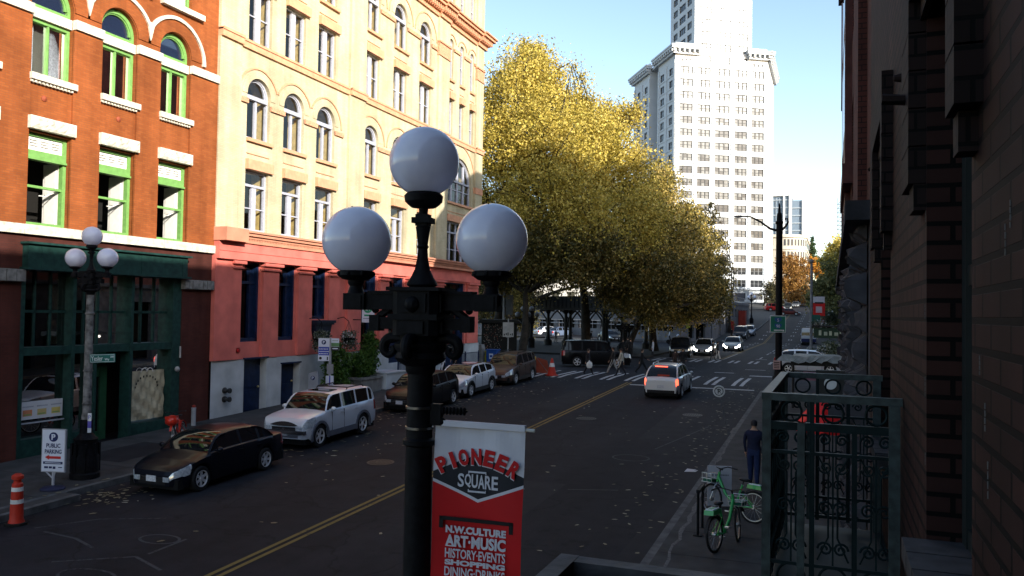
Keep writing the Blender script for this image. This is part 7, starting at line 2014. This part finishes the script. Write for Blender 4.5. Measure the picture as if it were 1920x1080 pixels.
car("parked_suv", "brown suv with a cream paper on the windscreen parked at the crosswalk", "car", -16.25, 41.6, FN, 4.6, 1.82, dict(CROSS, H=1.62, pill=(.52, .70, .86), gh=(.25, .39, .90, .975)), paint("brown", (.085, .055, .045), .5, .4), 2.66, group=PK, sc=.95, clad=mat("brown cladding", (.035, .028, .026), .6), roofrail=True, extra=lambda t, c: (lambda mb: (mb.add([(c['X'](.345), -.35, 1.345), (c['X'](.345), .05, 1.345), (c['X'](.285), .10, 1.175), (c['X'](.285), -.4, 1.175)], [(0, 1, 2, 3)]), mb.build("windscreen_paper", mat("cream windscreen paper", (.42, .38, .25), .8), t)))(MB()))
# moving and queueing vehicles
car("crossover", "white crossover driving away with brake lights glowing and a silver roof rail", "car", -7.3, 39.75, math.pi / 2, 4.4, 1.80, dict(CROSS, gh=(.26, .41, .76, .95), top=[(0, .60), (.012, .72), (.05, .82), (.12, .90), (.24, .98), (.5, 1.02), (.8, 1.03), (.93, 1.03), (.985, .99), (1, .86)]), paint("pearl white", (.60, .60, .60), .1, .35), 2.7, brake=True, sc=.95, roofrail=True, extra=lambda t, c: (lambda mb: (mb.box(-c['L'] / 2 + .18, -c['L'] / 2 + .26, -.3, .3, c['H'] - .02, c['H'] + .02), mb.build("brake_lamp", M_TLIT, t)))(MB()))
car("large_suv", "huge black suv turning across the crosswalk at the junction", "car", -15.0, 54.3, 0.35, 4.9, 1.95, dict(SUVB, H=1.86), paint("black", (.006, .006, .007), .1, .3), 2.9, sc=.95)
car("suv", "black suv waiting at the far crosswalk with one headlight on", "car", -12.1, 71.2, FN + .12, 4.6, 1.85, SUVB, paint("black", (.006, .006, .007), .1, .3), 2.7, lit=1, sc=.95)
car("hatchback", "pale silver hatchback beside the black suv at the far crosswalk", "car", -10.7, 75.8, FN, 4.2, 1.76, CROSS, paint("pale silver", (.36, .38, .41), .5, .3), 2.55, lit=2, sc=.95)
car("sedan", "cream sedan coming downhill with bright headlights", "car", -9.4, 87, FN, 4.5, 1.75, SEDAN, paint("cream", (.50, .47, .40), .2, .35), 2.6, lit=2)
car("suv", "dark grey suv with chrome grille parked by the garage", "car", -12.1, 121.3, FN, 4.7, 1.9, SUVB, paint("dark grey", (.05, .052, .058), .4, .35), 2.7)
car("sedan", "silver sedan parked behind the dark grey suv", "car", -11.6, 128.5, FN, 4.5, 1.75, SEDAN, paint("silver", (.34, .35, .37), .5, .35), 2.6)
car("hatchback", "white hatchback seen side on behind the tall street light", "car", -1.35, 55.8, 0.0, 4.4, 1.8, CROSS, paint("white", (.62, .64, .68), .15, .35), 2.6, sc=.95)
car("delivery_van", "white and navy delivery van driving uphill past the pale pole", "van", -2.75, 113.5, math.pi / 2, 4.9, 1.9, VANB, paint("van white", (.50, .51, .55), .1, .4), 3.0, extra=lambda t, c: (lambda mb: (mb.box(-c['L'] / 2 - .03, -c['L'] / 2 + .02, -.9, .9, .45, .85), mb.build("lower_panel", M_NAVY, t)))(MB()))
car("sedan", "dark red sedan crossing the street beyond the route sign", "car", -8.4, 184, 0.0, 4.5, 1.75, SEDAN, paint("dark red", (.10, .015, .012), .3, .4), 2.6)
p = at(1473, 590, 195)
car("suv", "dark jeep like car facing downhill at the second junction", "car", p.x, 205, FN, 4.5, 1.8, SUVB, paint("dark olive", (.03, .032, .03), .3, .4), 2.6, lit=1)
p = at(1490, 574, 215)
car("sedan", "grey car parked lower on the hill under the amber tree", "car", p.x, 222, FN, 4.5, 1.75, SEDAN, paint("grey", (.14, .145, .15), .4, .35), 2.6, group="cars parked on the hill")
car("sedan", "second grey car parked higher on the hill", "car", p.x + .3, 231, FN, 4.5, 1.75, SEDAN, paint("silver", (.34, .35, .37), .5, .35), 2.6, group="cars parked on the hill")
p = at(1447, 590, 190)
car("suv", "red suv beside the foot of the white skyscraper", "car", p.x, 200, 0.3, 4.5, 1.8, SUVB, paint("red", (.35, .02, .02), .3, .35), 2.6)
# cars beyond the pergola
PQ = "cars beyond the pergola"
for (x, y, Y, h, cname, cc, lb) in [(1028, 603, 122, .9, "white", (.62, .64, .68), "white car glimpsed under the pergola beside a steel blue one"), (1052, 603, 120, 1.0, "steel blue", (.12, .16, .25), "steel blue car glimpsed under the pergola beside the white one"), (1088, 598, 128, 1.2, "grey", (.14, .145, .15), "grey car glimpsed between pergola columns"), (1143, 612, 104, -.9, "black", (.006, .006, .007), "black car with pale lamps between the pergola and the square's dark lamps")]:
    p = at(x, y, Y); car("sedan", lb, "car", p.x, Y, h, 4.5, 1.75, SEDAN, paint(cname, cc, .3, .35), 2.6, group=PQ, lit=1, z=1.52)
# ---------------------------------------------------------------- bicycles
M_BGRN = mat("bike green paint", (.03, .30, .08), .35, var=.1, coat=.5); M_BRED = mat("bike red paint", (.55, .03, .015), .35, var=.1, coat=.5); M_BSIL = mat("bike silver", (.42, .42, .43), .35, .8)
def bicycle(label, loc, rz, lean, fm, basket, steer=0.0, sc=.95):
    t = thing("bicycle", label, "bicycle", loc, rz)
    t.rotation_euler = (lean, 0, rz); t.scale = (sc, sc, sc)
    R_ = .335
    for cx, st in ((-.53, 0), (.55, steer)):
        mb = MB()
        mb.tube([(R_ * math.cos(a), 0, R_ * math.sin(a)) for a in np.linspace(0, 2 * math.pi, 33)[:-1]], .024, 8, closed=True)
        w = mb.build("wheel", M_TYRE, t, 1, loc=(cx, 0, R_)); w.rotation_euler = (0, 0, st)
        mb = MB()
        mb.tube([((R_ - .035) * math.cos(a), 0, (R_ - .035) * math.sin(a)) for a in np.linspace(0, 2 * math.pi, 29)[:-1]], .012, 6, closed=True)
        for k in range(14): a = 2 * math.pi * k / 14; mb.tube([(0, .02 * (-1) ** k, 0), ((R_ - .03) * math.cos(a), 0, (R_ - .03) * math.sin(a))], .0025, 3)
        mb.lathe([(.04, -.04), (.05, 0), (.04, .04)], n=10, ax='y'); mb.build("rim", M_BSIL, w)
    mb = MB()
    mb.tube([(.40, 0, .86), (.20, 0, .52), (-.08, 0, .30)], .035, 8); mb.tube([(-.08, 0, .28), (-.22, 0, .78)], .026, 8)
    for s in (-1, 1): mb.tube([(-.08, s * .03, .29), (-.53, s * .06, R_)], .016, 6); mb.tube([(-.2, s * .02, .62), (-.53, s * .06, R_)], .013, 6)
    mb.tube([(.39, 0, .98), (.43, 0, .75)], .03, 8); mb.build("frame", fm, t, .8)
    mb = MB(ROT(0)); c, s_ = math.cos(steer), math.sin(steer)
    for s in (-1, 1): mb.tube([(.43, 0, .72), (.45, s * .055, .66), (.55, s * .055, R_)], .015, 6)
    mb.build("fork", M_BSIL, t, .8)
    mb = MB(); mb.tube([(.385, 0, .97), (.37, 0, 1.05)], .018, 6); mb.tube([(.22, -.31, 1.08), (.33, -.24, 1.10), (.37, 0, 1.05), (.33, .24, 1.10), (.22, .31, 1.08)], .013, 6); 
    for s in (-1, 1): mb.tube([(.22, s * .31, 1.08), (.12, s * .32, 1.07)], .02, 6)
    mb.build("handlebar", M_TRIMB, t, .8)
    mb = MB(); mb.sphere((-.27, 0, .90), .13, 14, 8, sq=(1.1, .62, .32)); mb.tube([(-.22, 0, .78), (-.25, 0, .88)], .014, 6); mb.build("saddle", M_TRIMB, t, 1)
    for a0, a1, cx in ((.3, 2.9, -.53), (.55, 2.3, .55)):
        mb = MB(); r = R_ + .045; q = np.linspace(a0, a1, 12)
        for a, b in zip(q, q[1:]): mb.add([(cx + r * math.cos(a), -.035, R_ + r * math.sin(a)), (cx + r * math.cos(a), .035, R_ + r * math.sin(a)), (cx + r * math.cos(b), .035, R_ + r * math.sin(b)), (cx + r * math.cos(b), -.035, R_ + r * math.sin(b))], [(0, 1, 2, 3)])
        mb.build("mudguard", fm if fm is M_BRED else M_TRIMB, t)
    mb = MB(); mb.lathe([(.09, -.01), (.09, .01)], (-.08, .05, .29), 16, ax='y'); mb.tube([(-.08, .06, .29), (.03, .08, .16)], .012, 5); mb.box(-.01, .09, .07, .16, .145, .17); mb.tube([(-.08, -.06, .29), (-.19, -.08, .42)], .012, 5); mb.box(-.24, -.14, -.16, -.07, .41, .435); mb.build("crank", M_BSIL, t)
    mb = MB()
    if basket == 1:
        mb.prism([(-.74, .74), (-.38, .74), (-.40, .83), (-.72, .83)], 'y', -.10, .10); mb.box(-.70, -.42, -.08, .08, .83, .85, 1)
        for k in range(4): mb.box(-.68 + k * .065, -.64 + k * .065, -.05, .05, .85, .853, 0)
        mb.build("battery_box", [fm, M_SW], t)
        mb = MB()
        for z in (.72, .80, .92):
            mb.tube([(.50, -.16, z), (.74, -.18, z), (.74, .18, z), (.50, .16, z)], .008, 5, closed=True)
        for x, y in ((.5, -.16), (.74, -.18), (.74, .18), (.5, .16), (.74, 0), (.62, .17), (.62, -.17)): mb.tube([(x, y, .92), (x * .98, y * .9, .72)], .006, 4)
        mb.box(.52, .72, -.14, .14, .72, .80, 1); mb.build("basket", [M_BSIL, mat("basket green", (.01, .09, .06), .6)], t)
    else:
        mb.prism([(.46, .72), (.74, .76), (.78, 1.0), (.46, .98)], 'y', -.17, .17); mb.sphere((.62, 0, .84), .21, 14, 10, sq=(1, 1, .85)); mb.build("basket", fm, t, .8)
    return t
bicycle("green hire bicycle standing nearer, rear wheel towards the viewer, battery box on its rack", (-1.86, 16.35, gz(16.35) + .15), rad(72), rad(-4), M_BGRN, 1, .3)
bicycle("green hire bicycle behind the other, front wheel and basket pointing to the kerb", (-2.0, 18.35, gz(18.35) + .15), rad(155), rad(7), M_BGRN, 1, -.3)
bicycle("red hire bicycle with a red front basket by the dark green shopfront", (-19.1, 20.4, gz(20.4) + .15), rad(-62), rad(5), M_BRED, 0, .5)
# motor scooter parked by the garage corner
t = thing("scooter", "small dark motor scooter with pale shield at the garage corner", "scooter", (-17.6, 98, 1.66), rad(200))
mb = MB(); 
for cx in (-.55, .55): mb.lathe([(.14, -.06), (.24, -.05), (.25, 0), (.24, .05), (.14, .06)], (cx, 0, .25), 16, ax='y')
mb.build("wheel", M_TYRE, t, .6)
mb = MB(); mb.prism([(-.75, .35), (-.2, .3), (.2, .25), (.35, .3), (.5, .95), (.42, 1.0), (.2, .45), (-.1, .5), (-.2, .75), (-.8, .72)], 'y', -.16, .16); mb.tube([(.45, -.3, 1.02), (.45, .3, 1.02)], .025, 6); mb.build("body", M_TRIMB, t)
mb = MB(); mb.add([(.5, -.2, .9), (.5, .2, .9), (.38, .2, 1.35), (.38, -.2, 1.35)], [(0, 1, 2, 3)]); mb.sphere((-.6, 0, .95), .2, 10, 6); mb.build("windshield", M_SW, t)
# ---------------------------------------------------------------- people
DG = bpy.context.evaluated_depsgraph_get
def person(label, x, y, z, face, H=1.72, top=(.02, .02, .03), legs=(.02, .02, .025), hair=(.03, .02, .015), stride=.0, arms=(.15, .15), shoe=(.03, .03, .03), lean=0, build=1.0, skin=(.38, .23, .16), hat=None, long_=False, elbow=(.15, .15), cap=True):
    t = thing("person", label, "person", (x, y, z), face)
    k = H / 1.75
    V, E, Rr = [], [], []
    def add(p, r, par=None):
        V.append(tuple(c * k for c in p)); Rr.append(r * k); i = len(V) - 1
        if par is not None: E.append((par, i))
        return i
    # local frame: +x faces forward, y to the left
    ln = lean
    pel = add((0, 0, .95), .125 * build)
    wai = add((.01 + ln * .10, 0, 1.08), .118 * build, pel)
    che = add((.01 + ln * .25, 0, 1.30), .148 * build, wai)
    ush = add((ln * .33, 0, 1.43), .10 * build, che)
    nec = add((.01 + ln * .38, 0, 1.52), .050, ush)
    hd0 = add((.03 + ln * .42, 0, 1.585), .070, nec)
    hd1 = add((.025 + ln * .46, 0, 1.665), .088, hd0)
    hd2 = add((.015 + ln * .48, 0, 1.725), .062, hd1)
    hands = []
    for s, sw, eb in ((1, arms[0], elbow[0]), (-1, arms[1], elbow[1])):
        sh = add((ln * .33, s * .165 * build, 1.41), .066 * build, ush)
        e = (ln * .33 + math.sin(sw) * .28, s * (.215 + .02 * build), 1.41 - math.cos(sw) * .28)
        el = add(e, .047 * build, sh)
        a2 = sw + eb
        wv = (e[0] + math.sin(a2) * .24, s * .225, e[2] - math.cos(a2) * .24)
        wr = add(wv, .031, el)
        hn = add((wv[0] + math.sin(a2) * .08, s * .222, wv[2] - math.cos(a2) * .08), .036, wr)
        hands.append((V[hn], a2, s))
    feet = []
    for s, st in ((1, stride), (-1, -stride)):
        hp = add((0, s * .088, .90), .105 * build, pel)
        kx = math.sin(st) * .43 + .03; kz = .90 - math.cos(st) * .43
        kn = add((kx, s * .092, kz), .075 * build, hp)
        bend = max(0, -st) * .5
        ax_ = kx + math.sin(st - bend) * .40; az_ = max(.075, kz - math.cos(st - bend) * .40)
        an = add((ax_, s * .095, az_), .058, kn)
        tl = max(.035, az_ - .045)
        add((ax_ + .06, s * .10, tl), .042, an); feet.append(az_)
        add((ax_ + .15, s * .105, max(.03, tl - .02)), .034, len(V) - 1)
    me = bpy.data.meshes.new("body"); me.from_pydata(V, E, [])
    ob = bpy.data.objects.new("body", me); COL.objects.link(ob)
    sk = ob.modifiers.new("s", 'SKIN'); sk.use_smooth_shade = True
    for i, v in enumerate(me.skin_vertices[0].data):
        rr_ = Rr[i]; v.radius = (rr_, rr_ * (1.0 if i not in (1, 2, 3) else 1.0)); v.use_root = (i == 0)
    ob.modifiers.new("u", 'SUBSURF').levels = 1
    dg = bpy.context.evaluated_depsgraph_get(); dg.update()
    em = bpy.data.meshes.new_from_object(ob.evaluated_get(dg))
    bpy.data.objects.remove(ob)
    mats_ = [mat("skin %s" % (skin,), skin, .55, var=.05), mat("cloth %s" % (top,), top, .85, var=.2, scale=12), mat("cloth %s" % (legs,), legs, .85, var=.2, scale=12), mat("cloth %s" % (shoe,), shoe, .7, var=.1), mat("hair %s" % (hair,), hair, .7, var=.2, scale=30)]
    # widen the torso sideways, then paint by body region
    for v in em.vertices:
        h = v.co.z / k
        if .98 < h < 1.46 and abs(v.co.y) < .2 * k: v.co.y *= 1.14; v.co.x = v.co.x * .88
        if h > 1.56: v.co.y *= .90
    mb = MB(); mb.v = [tuple(v.co) for v in em.vertices]; mb.f = [tuple(p.vertices) for p in em.polygons]
    hc = Vector((.02 + ln * .46, 0, 1.66)) * k
    for p in em.polygons:
        c = p.center; h = c.z / k
        hand = any((c - Vector(hv[0])).length < .075 * k for hv in hands)
        if h < .085 + (.06 if c.x > .1 else 0) and h < .13: mi = 3
        elif h < (.55 if long_ else .965): mi = 0 if hand and h > .5 else 2
        elif hand: mi = 0
        elif h > 1.505: mi = 0
        else: mi = 1
        if not hand and h >= .55 and h < 1.0 and abs(c.y) > .155 * k: mi = 1
        mb.m.append(mi)
    # fingers and thumbs
    for (hp_, a2, s) in hands:
        d = Vector((math.sin(a2), 0, -math.cos(a2)))
        for j, (off, l) in enumerate(((-.024, .062), (-.008, .072), (.008, .068), (.023, .052))):
            b0 = Vector(hp_) + Vector((off * math.cos(a2), 0, off * math.sin(a2))) * k + d * .022 * k
            mb.tube([b0, b0 + d * l * .55 * k, b0 + (d * l + Vector((.012, -s * .015, 0))) * k], [.0085 * k, .008 * k, .006 * k], 5, m=0)
        b0 = Vector(hp_) + Vector((.026, 0, .0)) * k
        mb.tube([b0, b0 + (d * .03 + Vector((.022, -s * .01, 0))) * k, b0 + (d * .055 + Vector((.026, -s * .014, 0))) * k], [.011 * k, .010 * k, .007 * k], 5, m=0)
    # face: nose, ears, eyes, mouth on the same mesh
    f0 = hc + Vector((.083, 0, 0)) * k
    mb.add([f0 + Vector((0, .014, -.025)) * k, f0 + Vector((0, -.014, -.025)) * k, f0 + Vector((.026, 0, -.022)) * k, f0 + Vector((0, 0, .03)) * k], [(0, 1, 2), (0, 2, 3), (1, 3, 2)], 0)
    for s in (-1, 1):
        mb.sphere(tuple(hc + Vector((.078, s * .032, .012)) * k), .010 * k, 6, 4, m=4); mb.sphere(tuple(hc + Vector((-.005, s * .078, -.005)) * k), .026 * k, 6, 4, sq=(.7, .4, 1), m=0)
    mb.box(*[q * k for q in (.10 + ln * .46, .106 + ln * .46, -.022, .022, 1.605, 1.613)], 4)
    mb.build("body", mats_, t, 1.2)
    # hair cap or hat
    mb = MB()
    n = 14
    for i in range(7):
        for j in range(n):
            def q(a, b):
                ph = math.pi * .5 * a / 6.2; th = 2 * math.pi * b / n
                front = math.cos(th)
                drop = (.105 if front > .3 else .15) if a == 7 else 0
                r = .098 * math.sin(min(ph, math.pi / 2))
                zz = .085 * math.cos(ph) if a < 7 else -.0 - (.01 if front > .35 else .075)
                return hc + Vector((r * front * 1.05 - .006, r * math.sin(th) * .90, zz + .03)) * k
            mb.poly([q(i, j), q(i, j + 1), q(i + 1, j + 1), q(i + 1, j)])
    mb.build("hair" if hat is None else "hat", mats_[4] if hat is None else mat("hat %s" % (hat,), hat, .8, var=.1), t, 1.2)
    return t
p90 = math.pi / 2
man = person("person seen from behind in navy jacket, dark cap and blue jeans beyond the green bicycles", -1.82, 21.6, gz(21.6) + .15, p90, 1.62, (.010, .013, .035), (.013, .023, .07), stride=.16, arms=(.1, -.05), hat=(.02, .02, .025), build=1.2)
t = person("person in white shirt with dark shoulder strap by the blue railing", -19.5, 40.0, gz(40) + .15, rad(200), 1.6, (.55, .55, .58), (.015, .015, .02), stride=.2, arms=(.5, -.2), elbow=(.9, .2))
mb = MB(); mb.tube([(-.13, .12, 1.38), (.0, .02, 1.42), (.12, -.06, 1.25), (.13, -.16, .95)], .012, 5); mb.build("shoulder_strap", mat("strap", (.02, .02, .03), .7), t)
person("person in black standing beside the white shirted one", -19.9, 42.3, gz(42) + .15, rad(250), 1.62, (.012, .012, .014), (.012, .012, .014), stride=.1)
person("person in dark brown clothes at the start of the blue railing", -20.2, 38.4, gz(38) + .15, rad(90), 1.6, (.02, .018, .018), (.015, .015, .018), stride=.1)
t = person("person in dark clothes holding a white carrier bag before the huge black suv", -13.3, 46.6, 1.5, 0.0, 1.52, (.02, .018, .02), (.015, .015, .018), stride=.3, arms=(.2, -.3))
bag = thing("carrier_bag", "white plastic carrier bag held by the person in front of the huge black suv", "bag", (-13.15, 46.32, 1.5 + .42)); bag.rotation_euler = (0, 0, .3)
mb = MB()
for i in range(7):
    def q(a, b):
        z_ = [0, .06, .16, .26, .32, .34, .40, .46][a]; wv = [.09, .13, .15, .14, .11, .09, .04, .02][a]
        th = 2 * math.pi * b / 12; return (wv * math.cos(th) * 1.2, wv * .6 * math.sin(th), z_)
    for j in range(12): mb.poly([q(i, j), q(i, j + 1), q(i + 1, j + 1), q(i + 1, j)])
mb.build("body", mat("bag plastic", (.62, .62, .60), .4), bag, 1)
person("person in a pale beige coat and dark trousers walking on the crosswalk", -11.35, 46.7, 1.5, rad(180), 1.6, (.36, .33, .27), (.02, .02, .025), stride=.32, arms=(.3, -.25))
person("person in a dark brown jacket and light trousers beside the beige coated one", -12.05, 47.6, 1.5, rad(180), 1.62, (.03, .024, .02), (.26, .25, .24), stride=.42, arms=(.3, -.3))
person("person in black striding alone along the crosswalk, legs wide apart", -10.55, 48.6, 1.5, rad(10), 1.52, (.012, .012, .013), (.012, .012, .013), stride=.5, arms=(.5, -.4), elbow=(.6, .2))
person("person in a pale grey jacket standing at the corner below the stop sign", -13.6, 66.8, 1.65, rad(200), 1.4, (.40, .42, .48), (.015, .015, .018), stride=.1)
person("person in a dark coat seen just over the white crossover's roof", -8.75, 52.2, 1.5, rad(90), 1.5, (.012, .012, .014), (.02, .02, .022), stride=.15, build=1.15)
person("shorter person in brown jacket beside the dark coated one", -9.25, 52.4, 1.5, rad(90), 1.38, (.05, .03, .025), (.02, .018, .018), stride=.15)
t = person("person in dark top and one white trouser leg crossing in front of the silver hatchback", -8.9, 67.3, 1.5, rad(10), 1.55, (.03, .03, .032), (.05, .05, .055), stride=.25, hat=(.02, .02, .02))
person("person in cream trousers beside the dark one at the far crosswalk", -8.55, 67.6, 1.5, rad(10), 1.5, (.025, .025, .028), (.45, .44, .42), stride=.25)
for i, (x, y, Y, lb, c) in enumerate([(1168, 668, 62, "dark figure standing by the lamps in the square", (.012, .012, .013)), (1182, 666, 63, "second dark figure by the lamps, nearer the stop sign", (.014, .012, .012)), (1177, 660, 66, "dark figure behind the two by the lamps", (.02, .018, .018)), (1313, 643, 103, "dark figure in the garage doorway", (.01, .01, .011)), (1372, 618, 118, "dark figure on the garage pavement behind the suv", (.02, .02, .022)), (1025, 640, 88, "pale legged figure under the pergola", (.3, .3, .3)), (1042, 640, 90, "grey figure under the pergola beside the pale one", (.12, .12, .12))]):
    p = at(x, y, Y); person(lb, p.x, Y, 1.65 if Y < 110 else gz(Y) + .15, rad(90 + 40 * i), 1.55, c, c, stride=.12)
p = at(1086, 640, 82)
person("hunched dark figure silhouetted against the street under the pergola", p.x, 86, 1.65, rad(30), 1.55, (.008, .008, .008), (.008, .008, .008), stride=.4, lean=.5)

# ---------------------------------------------------------------- fallen leaves
def litter(name, lbl, n, fx, m, seed, s0=.05, s1=.12):
    g = np.random.default_rng(seed); mb = MB()
    for i in range(n):
        x, y = fx(g); z_ = gz(y) + (.162 if (x < -17.1 or x > -3.2) and y < 41 else .012)
        s = g.uniform(s0, s1); a = g.uniform(0, 6.28); b = g.uniform(.4, .8)
        pts = [(1, 0, 0), (.3, .8 * b, .2), (-.8, .5 * b, .05), (-.7, -.6 * b, .15), (.3, -.7 * b, 0)]
        mb.poly([(x + s * (q[0] * math.cos(a) - q[1] * math.sin(a)), y + s * (q[0] * math.sin(a) + q[1] * math.cos(a)), z_ + .25 * s * q[2]) for q in pts])
    kind(mb.build(name, m, None), "stuff", lbl)
L_LITT = leafmat("fallen leaf", [(.1, (.07, .05, .03)), (.45, (.12, .09, .045)), (.75, (.20, .17, .10)), (1, (.32, .29, .22))], .1)
litter("fallen_leaves", "dry leaves scattered along the left parking lane", 620, lambda g: (-17.0 + abs(g.normal()) * 1.4, g.uniform(20, 46)), L_LITT, 1)
litter("fallen_leaves", "dry leaves scattered over the roadway", 230, lambda g: (g.uniform(-15, -3.3), g.uniform(10, 62)), L_LITT, 2, .04, .10)
litter("fallen_leaves", "dry leaves gathered along the near right kerb", 170, lambda g: (-3.4 - abs(g.normal()) * 1.1, g.uniform(17, 44)), L_LITT, 3, .04, .10)
litter("fallen_leaves", "dry leaves drifted at the left kerb corner", 90, lambda g: (-16.5 + g.normal() * .5, 15.2 + g.normal() * .7), L_LITT, 4, .04, .10)
